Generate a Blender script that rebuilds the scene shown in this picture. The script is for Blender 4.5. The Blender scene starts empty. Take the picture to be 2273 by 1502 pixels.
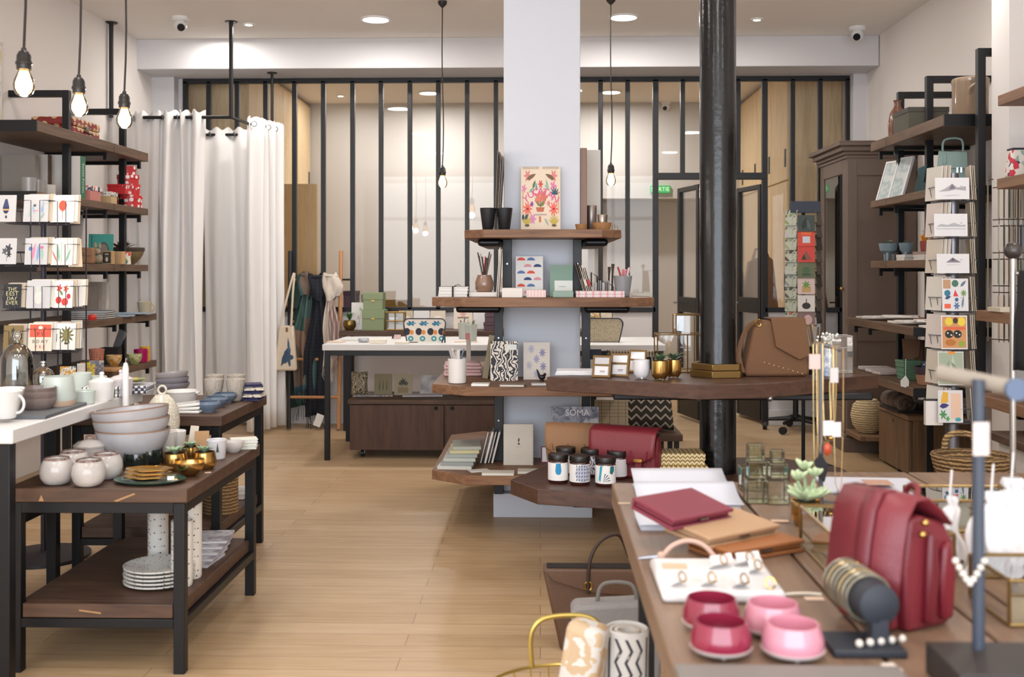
import bpy, bmesh, math, random
from mathutils import Vector, Matrix, Euler
R = math.radians
SC = bpy.context.scene
COL = SC.collection
random.seed(7)

# ---------------------------------------------------------------- camera
YAW, F, CX, HZ, EYE = R(1.5), 2400.0, 1136.5, 600.0, 1.28
cd = bpy.data.cameras.new('camera'); cam = bpy.data.objects.new('camera', cd); COL.objects.link(cam)
cam.location = (0, 0, EYE); cam.rotation_euler = (R(90), 0, YAW)
cd.sensor_width = 36.0; cd.lens = F / 2273 * 36; cd.shift_y = -(751 - HZ) / 2273
cd.clip_start = 0.05
cd.dof.use_dof = True; cd.dof.focus_distance = 5.4; cd.dof.aperture_fstop = 3.9
SC.camera = cam
# ---------------------------------------------------------------- colour management, world
SC.view_settings.view_transform = 'Standard'; SC.view_settings.look = 'None'
SC.view_settings.gamma = 1.0; SC.view_settings.use_curve_mapping = False
SC.view_settings.exposure = -0.3
try:
    SC.cycles.use_denoising = True; SC.cycles.use_adaptive_sampling = False
    SC.cycles.max_bounces = 10; SC.cycles.transparent_max_bounces = 24
    SC.cycles.caustics_reflective = False; SC.cycles.caustics_refractive = False
    SC.cycles.sample_clamp_indirect = 6.0
except Exception: pass
wd = bpy.data.worlds.new('daylight'); SC.world = wd; wd.use_nodes = True
bg = wd.node_tree.nodes['Background']; bg.inputs[0].default_value = (0.86, 0.93, 1.0, 1); bg.inputs[1].default_value = 3.4

def light(name, kind, loc, energy, color=(1, 1, 1), size=.2, rot=(0, 0, 0), parent=None, **kw):
    l = bpy.data.lights.new(name, kind); o = bpy.data.objects.new(name, l); COL.objects.link(o)
    l.energy = energy; l.color = color
    if kind == 'AREA': l.size = size
    else: l.shadow_soft_size = size
    for k, v in kw.items(): setattr(l, k, v)
    o.location = loc; o.rotation_euler = rot
    if parent: o.parent = parent
    return o
# daylight through the street window behind the photographer (portal for the sky)
po = light('street_window_portal', 'AREA', (-.27, -1.72, 1.75), 1, size=5.4, rot=(R(90), 0, 0), shape='RECTANGLE', size_y=2.5)
po.data.cycles.is_portal = True
dl = light('street_daylight', 'AREA', (-.27, -1.78, 1.75), 215, (.87, .93, 1), size=5.4, rot=(R(90), 0, 0), shape='RECTANGLE', size_y=2.5)
WARM = (1.0, .95, .9)

# ---------------------------------------------------------------- pixel -> place
cA, sA = math.cos(YAW), math.sin(YAW)
def ray(px, py):
    u = (px - CX) / F; w = (HZ - py) / F
    return cA * u - sA, sA * u + cA, w
def on(px, py, z):                     # point of the photo on the horizontal plane z
    a, b, w = ray(px, py); t = (z - EYE) / w
    return Vector((a * t, b * t, z))
def atY(px, py, Y):                    # point of the photo on the plane at depth Y
    a, b, w = ray(px, py); t = Y / b
    return Vector((a * t, Y, EYE + w * t))
def atX(px, py, X):
    a, b, w = ray(px, py); t = X / a
    return Vector((X, b * t, EYE + w * t))
def XY(px, Y): return atY(px, 600, Y).x

# ---------------------------------------------------------------- mesh builder
class MB:
    def __init__(s): s.v = []; s.f = []; s.m = []; s.c = 0
    def add(s, vs, fs):
        b = len(s.v); s.v += [tuple(p) for p in vs]
        for q in fs: s.f.append([i + b for i in q]); s.m.append(s.c)
        return s
    def mat(s, i): s.c = i; return s
    def box(s, x0, y0, z0, x1, y1, z1):
        return s.add([(x0,y0,z0),(x1,y0,z0),(x1,y1,z0),(x0,y1,z0),(x0,y0,z1),(x1,y0,z1),(x1,y1,z1),(x0,y1,z1)],
                     [(3,2,1,0),(4,5,6,7),(0,1,5,4),(1,2,6,5),(2,3,7,6),(3,0,4,7)])
    def cbox(s, c, d):
        return s.box(c[0]-d[0]/2, c[1]-d[1]/2, c[2]-d[2]/2, c[0]+d[0]/2, c[1]+d[1]/2, c[2]+d[2]/2)
    def prism(s, poly, z0, z1):
        n = len(poly)
        return s.add([(x, y, z0) for x, y in poly] + [(x, y, z1) for x, y in poly],
            [list(range(n))[::-1], list(range(n, 2*n))] + [(i, (i+1) % n, n + (i+1) % n, n + i) for i in range(n)])
    def prof(s, prof, y0, y1):          # polygon in XZ swept along Y
        n = len(prof)
        return s.add([(x, y0, z) for x, z in prof] + [(x, y1, z) for x, z in prof],
            [list(range(n)), list(range(n, 2*n))[::-1]] + [(i, n + i, n + (i+1) % n, (i+1) % n) for i in range(n)])
    def lathe(s, pr, n=28, c=(0, 0), sx=1, sy=1, wob=0, wn=5):
        b = []; fs = []; m = len(pr)
        for i in range(n):
            a = 2 * math.pi * i / n; k = 1 + wob * math.sin(wn * a)
            for r, z in pr: b.append((c[0] + r*k*sx*math.cos(a), c[1] + r*k*sy*math.sin(a), z))
        for i in range(n):
            j = (i + 1) % n
            for q in range(m - 1):
                if pr[q][0] < 1e-6 and pr[q+1][0] < 1e-6: continue
                if pr[q][0] < 1e-6: fs.append((i*m+q, j*m+q+1, i*m+q+1))
                elif pr[q+1][0] < 1e-6: fs.append((i*m+q, j*m+q, i*m+q+1))
                else: fs.append((i*m+q, j*m+q, j*m+q+1, i*m+q+1))
        return s.add(b, fs)
    def cyl(s, x, y, z0, z1, r, n=16, r2=None):
        return s.lathe([(0, z0), (r, z0), (r if r2 is None else r2, z1), (0, z1)], n, (x, y))
    def tube(s, pts, r, n=8, closed=False):
        P = [Vector(p) for p in pts]; k = len(P); vs = []; fs = []; prev = None
        for i in range(k):
            if closed: t = P[(i+1) % k] - P[i-1]
            else: t = P[min(i+1, k-1)] - P[max(i-1, 0)]
            if t.length < 1e-9: t = Vector((0, 0, 1))
            t.normalize()
            if prev is None:
                u = t.orthogonal().normalized()
            else:
                u = prev - t * prev.dot(t)
                u = u.normalized() if u.length > 1e-6 else t.orthogonal().normalized()
            prev = u; w = t.cross(u); rr = r[i] if isinstance(r, (list, tuple)) else r
            for j in range(n):
                a = 2*math.pi*j/n; vs.append(P[i] + (u*math.cos(a) + w*math.sin(a)) * rr)
        for i in range(k if closed else k - 1):
            i2 = (i + 1) % k
            for j in range(n): fs.append((i*n+j, i*n+(j+1) % n, i2*n+(j+1) % n, i2*n+j))
        if not closed: fs += [list(range(n))[::-1], list(range((k-1)*n, k*n))]
        return s.add(vs, fs)
    def grid(s, nu, nv, fn, cu=False):
        vs = [fn(i / (nu - (0 if cu else 1)), j / (nv - 1)) for i in range(nu) for j in range(nv)]
        fs = [(i*nv+j, ((i+1) % nu)*nv+j, ((i+1) % nu)*nv+j+1, i*nv+j+1) for i in range(nu if cu else nu-1) for j in range(nv-1)]
        return s.add(vs, fs)
    def sph(s, c, r, n=14, m=8, sx=1, sy=1, sz=1):
        b = len(s.v)
        s.lathe([(r*math.sin(math.pi*i/m), -r*math.cos(math.pi*i/m)*1.0) for i in range(m+1)], n, (0, 0), sx, sy)
        for i in range(b, len(s.v)): x, y, z = s.v[i]; s.v[i] = (x + c[0], y + c[1], z*sz + c[2])
        return s
    def poly(s, pts): return s.add(pts, [list(range(len(pts)))])
    def xf(s, mat, start=0):
        for i in range(start, len(s.v)): s.v[i] = tuple(mat @ Vector(s.v[i]))
        return s

def cr(P_, k=5, closed=False):
    """smooth curve through the given points"""
    P_ = [Vector(p) for p in P_]; n = len(P_); out = []
    for i in range(n if closed else n - 1):
        g = (lambda j: P_[j % n]) if closed else (lambda j: P_[min(max(j, 0), n - 1)])
        a, b, c, d = g(i - 1), g(i), g(i + 1), g(i + 2)
        for j in range(k):
            t = j / k; out.append(.5 * ((2*b) + (c - a)*t + (2*a - 5*b + 4*c - d)*t*t + (3*b - a - 3*c + d)*t**3))
    if not closed: out.append(P_[-1])
    return out
def mk(name, mb, mats, parent=None, loc=None, rot=None, bevel=0, seg=2, solid=0, sub=0, ang=38, flat=False):
    me = bpy.data.meshes.new(name); me.from_pydata(mb.v, [], mb.f); 
    if not isinstance(mats, (list, tuple)): mats = [mats]
    for m in mats: me.materials.append(m)
    if len(mats) > 1: me.polygons.foreach_set('material_index', mb.m)
    bm = bmesh.new(); bm.from_mesh(me); bmesh.ops.recalc_face_normals(bm, faces=bm.faces); bm.to_mesh(me); bm.free()
    if not flat:
        me.polygons.foreach_set('use_smooth', [True] * len(me.polygons))
        try: me.set_sharp_from_angle(angle=R(ang))
        except Exception: pass
    me.update()
    o = bpy.data.objects.new(name, me); COL.objects.link(o)
    if solid:
        q = o.modifiers.new('solid', 'SOLIDIFY'); q.thickness = solid; q.offset = 0
    if sub:
        q = o.modifiers.new('sub', 'SUBSURF'); q.levels = q.render_levels = sub
    if bevel:
        q = o.modifiers.new('bevel', 'BEVEL'); q.width = bevel; q.segments = seg; q.limit_method = 'ANGLE'; q.angle_limit = R(40)
        q.harden_normals = False
    if parent is not None: o.parent = parent
    if loc is not None: o.location = loc
    if rot is not None: o.rotation_euler = rot
    return o
def tag(o, label, cat, group=None, kind=None):
    o['label'] = label; o['category'] = cat
    if group: o['group'] = group
    if kind: o['kind'] = kind
    return o
def thing(name, label, cat, loc=(0, 0, 0), rz=0, group=None, rot=None):
    o = bpy.data.objects.new(name, None); COL.objects.link(o); o.empty_display_size = .05
    o.location = loc; o.rotation_euler = rot if rot is not None else (0, 0, rz)
    return tag(o, label, cat, group)
def struct(name, mb, mat, parent=None, **k):
    o = mk(name, mb, mat, parent, **k)
    if parent is None: o['kind'] = 'structure'
    return o
def dup(root, loc, rz=None, label=None, group=None, rot=None, scale=None):
    r = root.copy(); COL.objects.link(r); r.location = loc
    if rz is not None: r.rotation_euler = (0, 0, rz)
    if rot is not None: r.rotation_euler = rot
    if scale: r.scale = scale
    if label: r['label'] = label
    if group: r['group'] = group
    for ch in list(root.children):
        c = ch.copy(); COL.objects.link(c); c.parent = r; c.matrix_parent_inverse = ch.matrix_parent_inverse
        for g in ch.children:
            d = g.copy(); COL.objects.link(d); d.parent = c; d.matrix_parent_inverse = g.matrix_parent_inverse
    return r
def text(s, size, depth=.0004):
    """flat lettering as a mesh builder in the XZ plane, centred on the origin, facing -Y"""
    cu = bpy.data.curves.new('t', 'FONT'); cu.body = s; cu.size = size; cu.align_x = 'CENTER'; cu.align_y = 'CENTER'; cu.resolution_u = 3
    o = bpy.data.objects.new('t', cu); COL.objects.link(o)
    bpy.context.view_layer.update()
    me = bpy.data.meshes.new_from_object(o.evaluated_get(bpy.context.evaluated_depsgraph_get()))
    b = MB(); b.add([(v.co.x, -depth, v.co.y) for v in me.vertices], [list(p.vertices) for p in me.polygons])
    bpy.data.objects.remove(o); bpy.data.meshes.remove(me); bpy.data.curves.remove(cu)
    return b
def merge(a, b, mat, off=(0, 0, 0), rot=0):
    """append builder b to a with material index mat, rotated about Y by rot"""
    c, s_ = math.cos(rot), math.sin(rot)
    a.mat(mat); a.add([(x*c + z*s_ + off[0], y + off[1], -x*s_ + z*c + off[2]) for x, y, z in b.v], b.f)

# ---------------------------------------------------------------- materials
def lin(h):
    h = h.lstrip('#'); r = []
    for i in (0, 2, 4):
        c = int(h[i:i+2], 16) / 255; r.append(c / 12.92 if c <= .04045 else ((c + .055) / 1.055) ** 2.4)
    return (*r, 1)
_mc = {}
def P(hexc, rough=.5, metal=0, **kw):
    key = (hexc, rough, metal, tuple(sorted(kw.items())))
    if key in _mc: return _mc[key]
    m = bpy.data.materials.new('m_' + hexc.strip('#')); m.use_nodes = True
    b = m.node_tree.nodes['Principled BSDF']
    b.inputs['Base Color'].default_value = lin(hexc); b.inputs['Roughness'].default_value = rough; b.inputs['Metallic'].default_value = metal
    if 'coat' in kw: b.inputs['Coat Weight'].default_value = kw['coat']
    if 'spec' in kw: b.inputs['Specular IOR Level'].default_value = kw['spec']
    if 'sheen' in kw: b.inputs['Sheen Weight'].default_value = kw['sheen']
    if 'emit' in kw:
        b.inputs['Emission Color'].default_value = lin(hexc); b.inputs['Emission Strength'].default_value = kw['emit']
    nt = m.node_tree; N = nt.nodes; L = nt.links
    if kw.get('var') or kw.get('bump'):
        tc = N.new('ShaderNodeTexCoord'); nz = N.new('ShaderNodeTexNoise'); nz.inputs['Scale'].default_value = kw.get('sc', 12)
        nz.inputs['Detail'].default_value = 4; L.new(tc.outputs['Object'], nz.inputs['Vector'])
        if kw.get('var'):
            mx = N.new('ShaderNodeMix'); mx.data_type = 'RGBA'; v = kw['var']; c = lin(hexc)
            mx.inputs[6].default_value = [min(1, q*(1-v)) for q in c[:3]] + [1]; mx.inputs[7].default_value = [min(1, q*(1+v)) for q in c[:3]] + [1]
            L.new(nz.outputs[0], mx.inputs[0]); L.new(mx.outputs[2], b.inputs['Base Color'])
        if kw.get('bump'):
            bp = N.new('ShaderNodeBump'); bp.inputs['Strength'].default_value = kw['bump']; bp.inputs['Distance'].default_value = .004
            L.new(nz.outputs[0], bp.inputs['Height']); L.new(bp.outputs[0], b.inputs['Normal'])
    _mc[key] = m
    return m
def ramp(N, stops, const=False):
    r = N.new('ShaderNodeValToRGB'); e = r.color_ramp.elements
    if const: r.color_ramp.interpolation = 'CONSTANT'
    while len(e) < len(stops): e.new(.5)
    for q, (p, c) in zip(e, stops): q.position = p; q.color = lin(c)
    return r
def wood(name, c1, c2, axis='x', sc=1.0, rough=.55, knots=None, bump=.15):
    m = bpy.data.materials.new(name); m.use_nodes = True; nt = m.node_tree; N = nt.nodes; L = nt.links; b = N['Principled BSDF']
    tc = N.new('ShaderNodeTexCoord'); mp = N.new('ShaderNodeMapping')
    s = {'x': (1.2, 14, 14), 'y': (14, 1.2, 14), 'z': (14, 14, 1.2)}[axis]; mp.inputs['Scale'].default_value = [q*sc for q in s]
    L.new(tc.outputs['Object'], mp.inputs[0])
    nz = N.new('ShaderNodeTexNoise'); nz.inputs['Scale'].default_value = 2.2; nz.inputs['Detail'].default_value = 7; nz.inputs['Distortion'].default_value = 1.1
    L.new(mp.outputs[0], nz.inputs[0]); r = ramp(N, [(.3, c1), (.7, c2)]); L.new(nz.outputs[0], r.inputs[0])
    out = r.outputs[0]
    if knots:
        vo = N.new('ShaderNodeTexVoronoi'); vo.inputs['Scale'].default_value = 5
        mp2 = N.new('ShaderNodeMapping'); mp2.inputs['Scale'].default_value = {'z': (1, 1, .45), 'x': (.45, 1, 1), 'y': (1, .45, 1)}[axis]
        L.new(tc.outputs['Object'], mp2.inputs[0]); L.new(mp2.outputs[0], vo.inputs[0])
        r2 = ramp(N, [(.0, '#ffffff'), (.075, '#000000')]); L.new(vo.outputs[0], r2.inputs[0])
        mx = N.new('ShaderNodeMix'); mx.data_type = 'RGBA'; L.new(r2.outputs[0], mx.inputs[0]); L.new(out, mx.inputs[6]); mx.inputs[7].default_value = lin(knots); out = mx.outputs[2]
    L.new(out, b.inputs['Base Color']); b.inputs['Roughness'].default_value = rough
    bp = N.new('ShaderNodeBump'); bp.inputs['Strength'].default_value = bump; bp.inputs['Distance'].default_value = .003
    L.new(nz.outputs[0], bp.inputs['Height']); L.new(bp.outputs[0], b.inputs['Normal'])
    return m
def pat(kind, cols, sc=60, thr=.3, rough=.6, sheen=0, vec='Object', scl=(1, 1, 1)):
    """printed / woven surface patterns"""
    key = ('pat', kind, tuple(cols), sc, thr, rough, scl)
    if key in _mc: return _mc[key]
    m = bpy.data.materials.new('m_print_' + kind); m.use_nodes = True; nt = m.node_tree; N = nt.nodes; L = nt.links; b = N['Principled BSDF']
    tc = N.new('ShaderNodeTexCoord'); mp = N.new('ShaderNodeMapping'); mp.inputs['Scale'].default_value = scl; L.new(tc.outputs[vec], mp.inputs[0]); V = mp.outputs[0]
    n = len(cols)
    if kind == 'cells':
        t = N.new('ShaderNodeTexVoronoi'); t.inputs['Scale'].default_value = sc; L.new(V, t.inputs[0])
        sp = N.new('ShaderNodeSeparateColor'); L.new(t.outputs['Color'], sp.inputs[0]); f = sp.outputs[0]
        r = ramp(N, [(i / n, c) for i, c in enumerate(cols)], True)
    elif kind == 'dots':
        t = N.new('ShaderNodeTexVoronoi'); t.inputs['Scale'].default_value = sc; t.inputs['Randomness'].default_value = .35; L.new(V, t.inputs[0]); f = t.outputs['Distance']
        r = ramp(N, [(0, cols[1]), (thr, cols[0])], True)
    elif kind == 'speck':
        t = N.new('ShaderNodeTexVoronoi'); t.inputs['Scale'].default_value = sc; L.new(V, t.inputs[0]); f = t.outputs['Distance']
        r = ramp(N, [(0, cols[1]), (thr, cols[0])], True)
    elif kind == 'stripe':
        t = N.new('ShaderNodeTexWave'); t.inputs['Scale'].default_value = sc; L.new(V, t.inputs[0]); f = t.outputs['Fac']
        r = ramp(N, [(i / n, c) for i, c in enumerate(cols)], True)
    elif kind == 'squig':
        t = N.new('ShaderNodeTexWave'); t.inputs['Scale'].default_value = sc; t.inputs['Distortion'].default_value = 14; t.inputs['Detail'].default_value = 1; t.inputs['Detail Scale'].default_value = 1.6
        L.new(V, t.inputs[0]); f = t.outputs['Fac']; r = ramp(N, [(0, cols[0]), (thr, cols[1])], True)
    elif kind == 'zig':
        t = N.new('ShaderNodeTexWave'); t.wave_profile = 'TRI'; t.bands_direction = 'Z'; t.inputs['Scale'].default_value = .31416 / sc
        sx = N.new('ShaderNodeSeparateXYZ'); L.new(tc.outputs[vec], sx.inputs[0])
        pp = N.new('ShaderNodeMath'); pp.operation = 'PINGPONG'; pp.inputs[1].default_value = sc * .6; L.new(sx.outputs[0], pp.inputs[0])
        ad = N.new('ShaderNodeMath'); L.new(pp.outputs[0], ad.inputs[0]); L.new(sx.outputs[2], ad.inputs[1])
        cb = N.new('ShaderNodeCombineXYZ'); L.new(ad.outputs[0], cb.inputs[2]); L.new(cb.outputs[0], t.inputs[0]); f = t.outputs['Fac']
        r = ramp(N, [(0, cols[0]), (thr, cols[1])], True)
    elif kind == 'check':
        t = N.new('ShaderNodeTexChecker'); t.inputs['Scale'].default_value = sc; L.new(V, t.inputs[0]); f = t.outputs['Fac']
        r = ramp(N, [(0, cols[0]), (.5, cols[1])], True)
    elif kind == 'gridl':
        t = N.new('ShaderNodeTexBrick'); t.inputs['Scale'].default_value = sc; t.offset = 0; t.inputs['Mortar Size'].default_value = thr
        t.inputs['Brick Width'].default_value = .5; t.inputs['Row Height'].default_value = .5
        cx = N.new('ShaderNodeSeparateXYZ'); L.new(V, cx.inputs[0]); cb = N.new('ShaderNodeCombineXYZ'); L.new(cx.outputs[0], cb.inputs[0]); L.new(cx.outputs[2], cb.inputs[1])
        L.new(cb.outputs[0], t.inputs[0]); f = t.outputs['Fac']; r = ramp(N, [(0, cols[0]), (.5, cols[1])], True)
    else:  # blot: soft mixed print
        t = N.new('ShaderNodeTexNoise'); t.inputs['Scale'].default_value = sc; t.inputs['Detail'].default_value = 3; L.new(V, t.inputs[0]); f = t.outputs[0]
        r = ramp(N, [(.28 + .44 * i / max(1, n), c) for i, c in enumerate(cols)], kind == 'blotc')
    L.new(f, r.inputs[0]); L.new(r.outputs[0], b.inputs['Base Color']); b.inputs['Roughness'].default_value = rough
    if sheen: b.inputs['Sheen Weight'].default_value = sheen
    _mc[key] = m
    return m
def weave(c1, c2, sc=90):
    key = ('weave', c1, c2, sc)
    if key in _mc: return _mc[key]
    m = bpy.data.materials.new('m_weave'); m.use_nodes = True; nt = m.node_tree; N = nt.nodes; L = nt.links; b = N['Principled BSDF']
    tc = N.new('ShaderNodeTexCoord'); w1 = N.new('ShaderNodeTexWave'); w1.bands_direction = 'Z'; w1.inputs['Scale'].default_value = sc; w1.inputs['Distortion'].default_value = 2.5
    w1.inputs['Detail Scale'].default_value = 3
    L.new(tc.outputs['Object'], w1.inputs[0]); r = ramp(N, [(.1, c1), (.8, c2)]); L.new(w1.outputs[1], r.inputs[0]); L.new(r.outputs[0], b.inputs[0])
    bp = N.new('ShaderNodeBump'); bp.inputs['Strength'].default_value = .9; bp.inputs['Distance'].default_value = .006; L.new(w1.outputs[1], bp.inputs['Height']); L.new(bp.outputs[0], b.inputs['Normal'])
    b.inputs['Roughness'].default_value = .8; _mc[key] = m
    return m
def pane(tint='#ffffff', refl=.06, mul=1.6):
    """thin clear glass: transparent with a mirror reflection that grows with the angle"""
    key = ('pane', tint, refl, mul)
    if key in _mc: return _mc[key]
    m = bpy.data.materials.new('m_glass'); m.use_nodes = True; nt = m.node_tree; N = nt.nodes; L = nt.links
    for q in list(N):
        if q.type == 'BSDF_PRINCIPLED': N.remove(q)
    out = [q for q in N if q.type == 'OUTPUT_MATERIAL'][0]
    tr = N.new('ShaderNodeBsdfTransparent'); tr.inputs[0].default_value = lin(tint)
    gl = N.new('ShaderNodeBsdfGlossy'); gl.inputs['Roughness'].default_value = .015; gl.inputs[0].default_value = (1, 1, 1, 1)
    fr = N.new('ShaderNodeFresnel'); fr.inputs[0].default_value = 1.45
    ma = N.new('ShaderNodeMath'); ma.operation = 'MULTIPLY_ADD'; ma.inputs[1].default_value = mul; ma.inputs[2].default_value = refl - .04; ma.use_clamp = True
    L.new(fr.outputs[0], ma.inputs[0]); mx = N.new('ShaderNodeMixShader'); L.new(ma.outputs[0], mx.inputs[0]); L.new(tr.outputs[0], mx.inputs[1]); L.new(gl.outputs[0], mx.inputs[2])
    L.new(mx.outputs[0], out.inputs[0]); _mc[key] = m
    return m
def floor_mat():
    m = bpy.data.materials.new('m_oak_floor'); m.use_nodes = True; nt = m.node_tree; N = nt.nodes; L = nt.links; b = N['Principled BSDF']
    tc = N.new('ShaderNodeTexCoord'); br = N.new('ShaderNodeTexBrick'); br.inputs['Scale'].default_value = 1; br.inputs['Brick Width'].default_value = 1.25; br.inputs['Row Height'].default_value = .115
    br.inputs['Mortar Size'].default_value = .0012; br.offset = .37; br.inputs['Color1'].default_value = (.1, .1, .1, 1); br.inputs['Color2'].default_value = (.9, .9, .9, 1); br.inputs['Mortar'].default_value = (0, 0, 0, 1)
    L.new(tc.outputs['Object'], br.inputs[0])
    mp = N.new('ShaderNodeMapping'); mp.inputs['Scale'].default_value = (1.4, 13, 1); L.new(tc.outputs['Object'], mp.inputs[0])
    nz = N.new('ShaderNodeTexNoise'); nz.inputs['Scale'].default_value = 2.4; nz.inputs['Detail'].default_value = 6; nz.inputs['Distortion'].default_value = .8; L.new(mp.outputs[0], nz.inputs[0])
    ad = N.new('ShaderNodeMath'); ad.operation = 'MULTIPLY_ADD'; ad.inputs[1].default_value = .32; L.new(br.outputs[0], ad.inputs[0]); 
    ml = N.new('ShaderNodeMath'); ml.operation = 'MULTIPLY'; ml.inputs[1].default_value = .75; L.new(nz.outputs[0], ml.inputs[0]); L.new(ml.outputs[0], ad.inputs[2])
    r = ramp(N, [(.18, '#a58763'), (.5, '#b99b76'), (.85, '#cab08e')]); L.new(ad.outputs[0], r.inputs[0])
    mx = N.new('ShaderNodeMix'); mx.data_type = 'RGBA'; L.new(br.outputs[1], mx.inputs[0]); L.new(r.outputs[0], mx.inputs[6]); mx.inputs[7].default_value = lin('#7a5c40')
    L.new(mx.outputs[2], b.inputs[0]); b.inputs['Roughness'].default_value = .42
    return m
WALNUT_X = wood('m_walnut_x', '#422e23', '#604635', 'x'); WALNUT_Y = wood('m_walnut_y', '#422e23', '#604635', 'y'); WALNUT_Z = wood('m_walnut_z', '#40291d', '#573a29', 'z')
SHELFW = wood('m_shelf_wood', '#54402f', '#715640', 'y'); PILW = wood('m_warm_shelf_wood', '#664632', '#8d6649', 'x'); TABW = wood('m_table_wood', '#705848', '#8a6f59', 'y', rough=.45)
PINE = wood('m_pine', '#dcbf92', '#ecd6b0', 'z', knots='#8a5c33', bump=.03); PINEPALE = wood('m_pine_dark', '#c3a069', '#cfae7c', 'z', knots='#7a5230', bump=.03); OAK = wood('m_oak', '#b08256', '#c99d6d', 'z')
BLACK = P('#0e0e11', .45); BLACKM = P('#0f1014', .42, .2); WHITE = P('#dcdad9', .5); WALL = P('#ebe4df', .9); CEIL = P('#efe9e2', .9); PILL = P('#d9dde6', .7); BEAMW = P('#d4d2d4', .8)
BRASS = P('#b08a4a', .3, 1); GOLD = P('#c6a05e', .18, 1); STEEL = P('#9a9aa0', .3, 1); PAPER = P('#dfdcd6', .7); CREAM = P('#e8dfcf', .7); KRAFT = P('#b58f68', .8); GLASS = pane(refl=.06, mul=1.6); WINGLASS = pane(refl=.035, mul=.62)
GREEN = P('#5e7a4e', .55); SUCC = P('#8fa887', .5); SOIL = P('#3a2c22', .9)
CER = P('#e6e4e0', .18, coat=.4); CERG = P('#b7b3ad', .3); MINT = P('#c2cbc4', .25); LEATHER = P('#8f6848', .7, bump=.25, sc=180, var=.1); BURG = P('#76242e', .42, bump=.2, sc=160, var=.08); TAN = P('#6e4d33', .8, bump=.3, sc=200, var=.12)
# ================================================================ the room
XL, XR, ZC = -3.22, 2.66, 3.125
YG = 9.0                                             # plane of the glazed partition
def bx(x0, y0, z0, x1, y1, z1): return MB().box(x0, y0, z0, x1, y1, z1)
struct('floor', bx(-3.5, -2.0, -.1, 3.0, 12.7, 0), floor_mat())
struct('ceiling', bx(-3.5, -2.0, ZC, 3.0, 12.7, ZC + .1), CEIL)
struct('wall_left', bx(XL - .13, -2.0, 0, XL, 12.7, ZC), WALL)
struct('wall_right', bx(XR, -2.0, 0, XR + .13, 12.7, ZC), WALL)
b = bx(XL, -1.95, 0, XR, -1.82, .35); b.box(XL, -1.95, 2.95, XR, -1.82, ZC); b.box(XL, -1.95, .35, -2.95, -1.82, 2.95); b.box(2.4, -1.95, .35, XR, -1.82, 2.95)
struct('wall_front', b, BEAMW)
xr0 = XY(1305, 11.9)
b = bx(XL, 11.9, 0, xr0, 12.6, ZC); b.box(xr0, 11.9, 2.07, XR, 12.6, ZC); b.box(xr0, 12.35, 0, XR, 12.6, 2.07)
struct('wall_far', b, P('#c4c1bd', .9))
XG0, XG1 = XY(410, YG), XY(1884, YG); XD0, XD1 = XY(1455, YG), XY(1697, YG)
b = bx(XG0, YG, 0, XD0 - .03, YG + .1, .94); b.box(XD1 + .03, YG, 0, XR, YG + .1, .94)
b.box(XL, YG, 0, XG0, YG + .1, ZC); b.box(XG1, YG, .94, XR, YG + .1, ZC); b.box(XG0, YG + .02, 2.885, XG1, YG + .1, ZC)
struct('wall_back', b, P('#dcd8d8', .8))
struct('baseboard_back', bx(XG0, YG - .015, 0, XD0 - .03, YG, .1).box(XD1 + .03, YG - .015, 0, XR, YG, .13), BEAMW, bevel=.004)
struct('trim_1', bx(XY(298, 8.55), 8.55, 2.885, XY(1951, 8.55), 9.02, ZC), BEAMW, bevel=.004)
struct('trim_2', bx(XY(315, 8.9), 8.88, 0, XY(388, 8.9), 9.0, 2.885), BEAMW, bevel=.004)
struct('trim_3', bx(XY(1893, 8.9), 8.88, 0, XY(1938, 8.9), 9.0, 2.885), BEAMW, bevel=.004)
struct('wall_pier', bx(XY(2205, 5.64), 5.45, 0, XR, 5.66, ZC), P('#e3dfdc', .85))
# street window behind the photographer
o = bpy.data.objects.new('window_2', None); COL.objects.link(o); o['kind'] = 'structure'
b = MB()
for i in range(6): x = -2.95 + i * 1.07; b.box(x - .03, -1.9, .35, x + .03, -1.84, 2.95)
b.box(-2.95, -1.9, 2.2, 2.4, -1.84, 2.26); b.box(-2.95, -1.9, .35, 2.4, -1.84, .41); b.box(-2.95, -1.9, 2.89, 2.4, -1.84, 2.95)
mk('window_frame', b, BLACK, o)

# glazed partition
w1 = bpy.data.objects.new('window_1', None); COL.objects.link(w1); w1['kind'] = 'structure'; w1.location = (0, YG, 0)
bars = [412, 464, 527, 590, 654, 718, 783, 846, 910, 973, 1037, 1101, 1162, 1222, 1280, 1333, 1393, 1455, 1515, 1577, 1638, 1697, 1759, 1820, 1881]
bw, bd, zt, zb, zh = .0185, .022, 2.862, .955, 2.06
xs = [XY(p, YG) for p in bars]
b = MB(); b.box(xs[0] - bw, -bd, zt - .018, xs[-1] + bw, bd, zt + .022); mk('top_rail', b, BLACK, w1, bevel=.003)
b = MB(); b.box(xs[0] - bw, -bd, zb - .02, XD0, bd, zb + .02); mk('bottom_rail', b, BLACK, w1, bevel=.003)
b = MB(); b.box(XD1, -bd, zb - .02, xs[-1] + bw, bd, zb + .02); mk('bottom_rail', b, BLACK, w1, bevel=.003)
b = MB(); b.box(XD0, -bd - .004, zh - .028, XD1, bd, zh + .028); mk('transom', b, BLACK, w1, bevel=.003)
for p, x in zip(bars, xs):
    indoor = 1455 < p < 1697; dp = p in (1455, 1697)
    w = bw * (1.25 if dp else 1)
    mk('mullion', MB().box(x - w, -bd, zh if indoor else (0 if dp else zb), x + w, bd, zt), BLACK, w1, bevel=.003)
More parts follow.
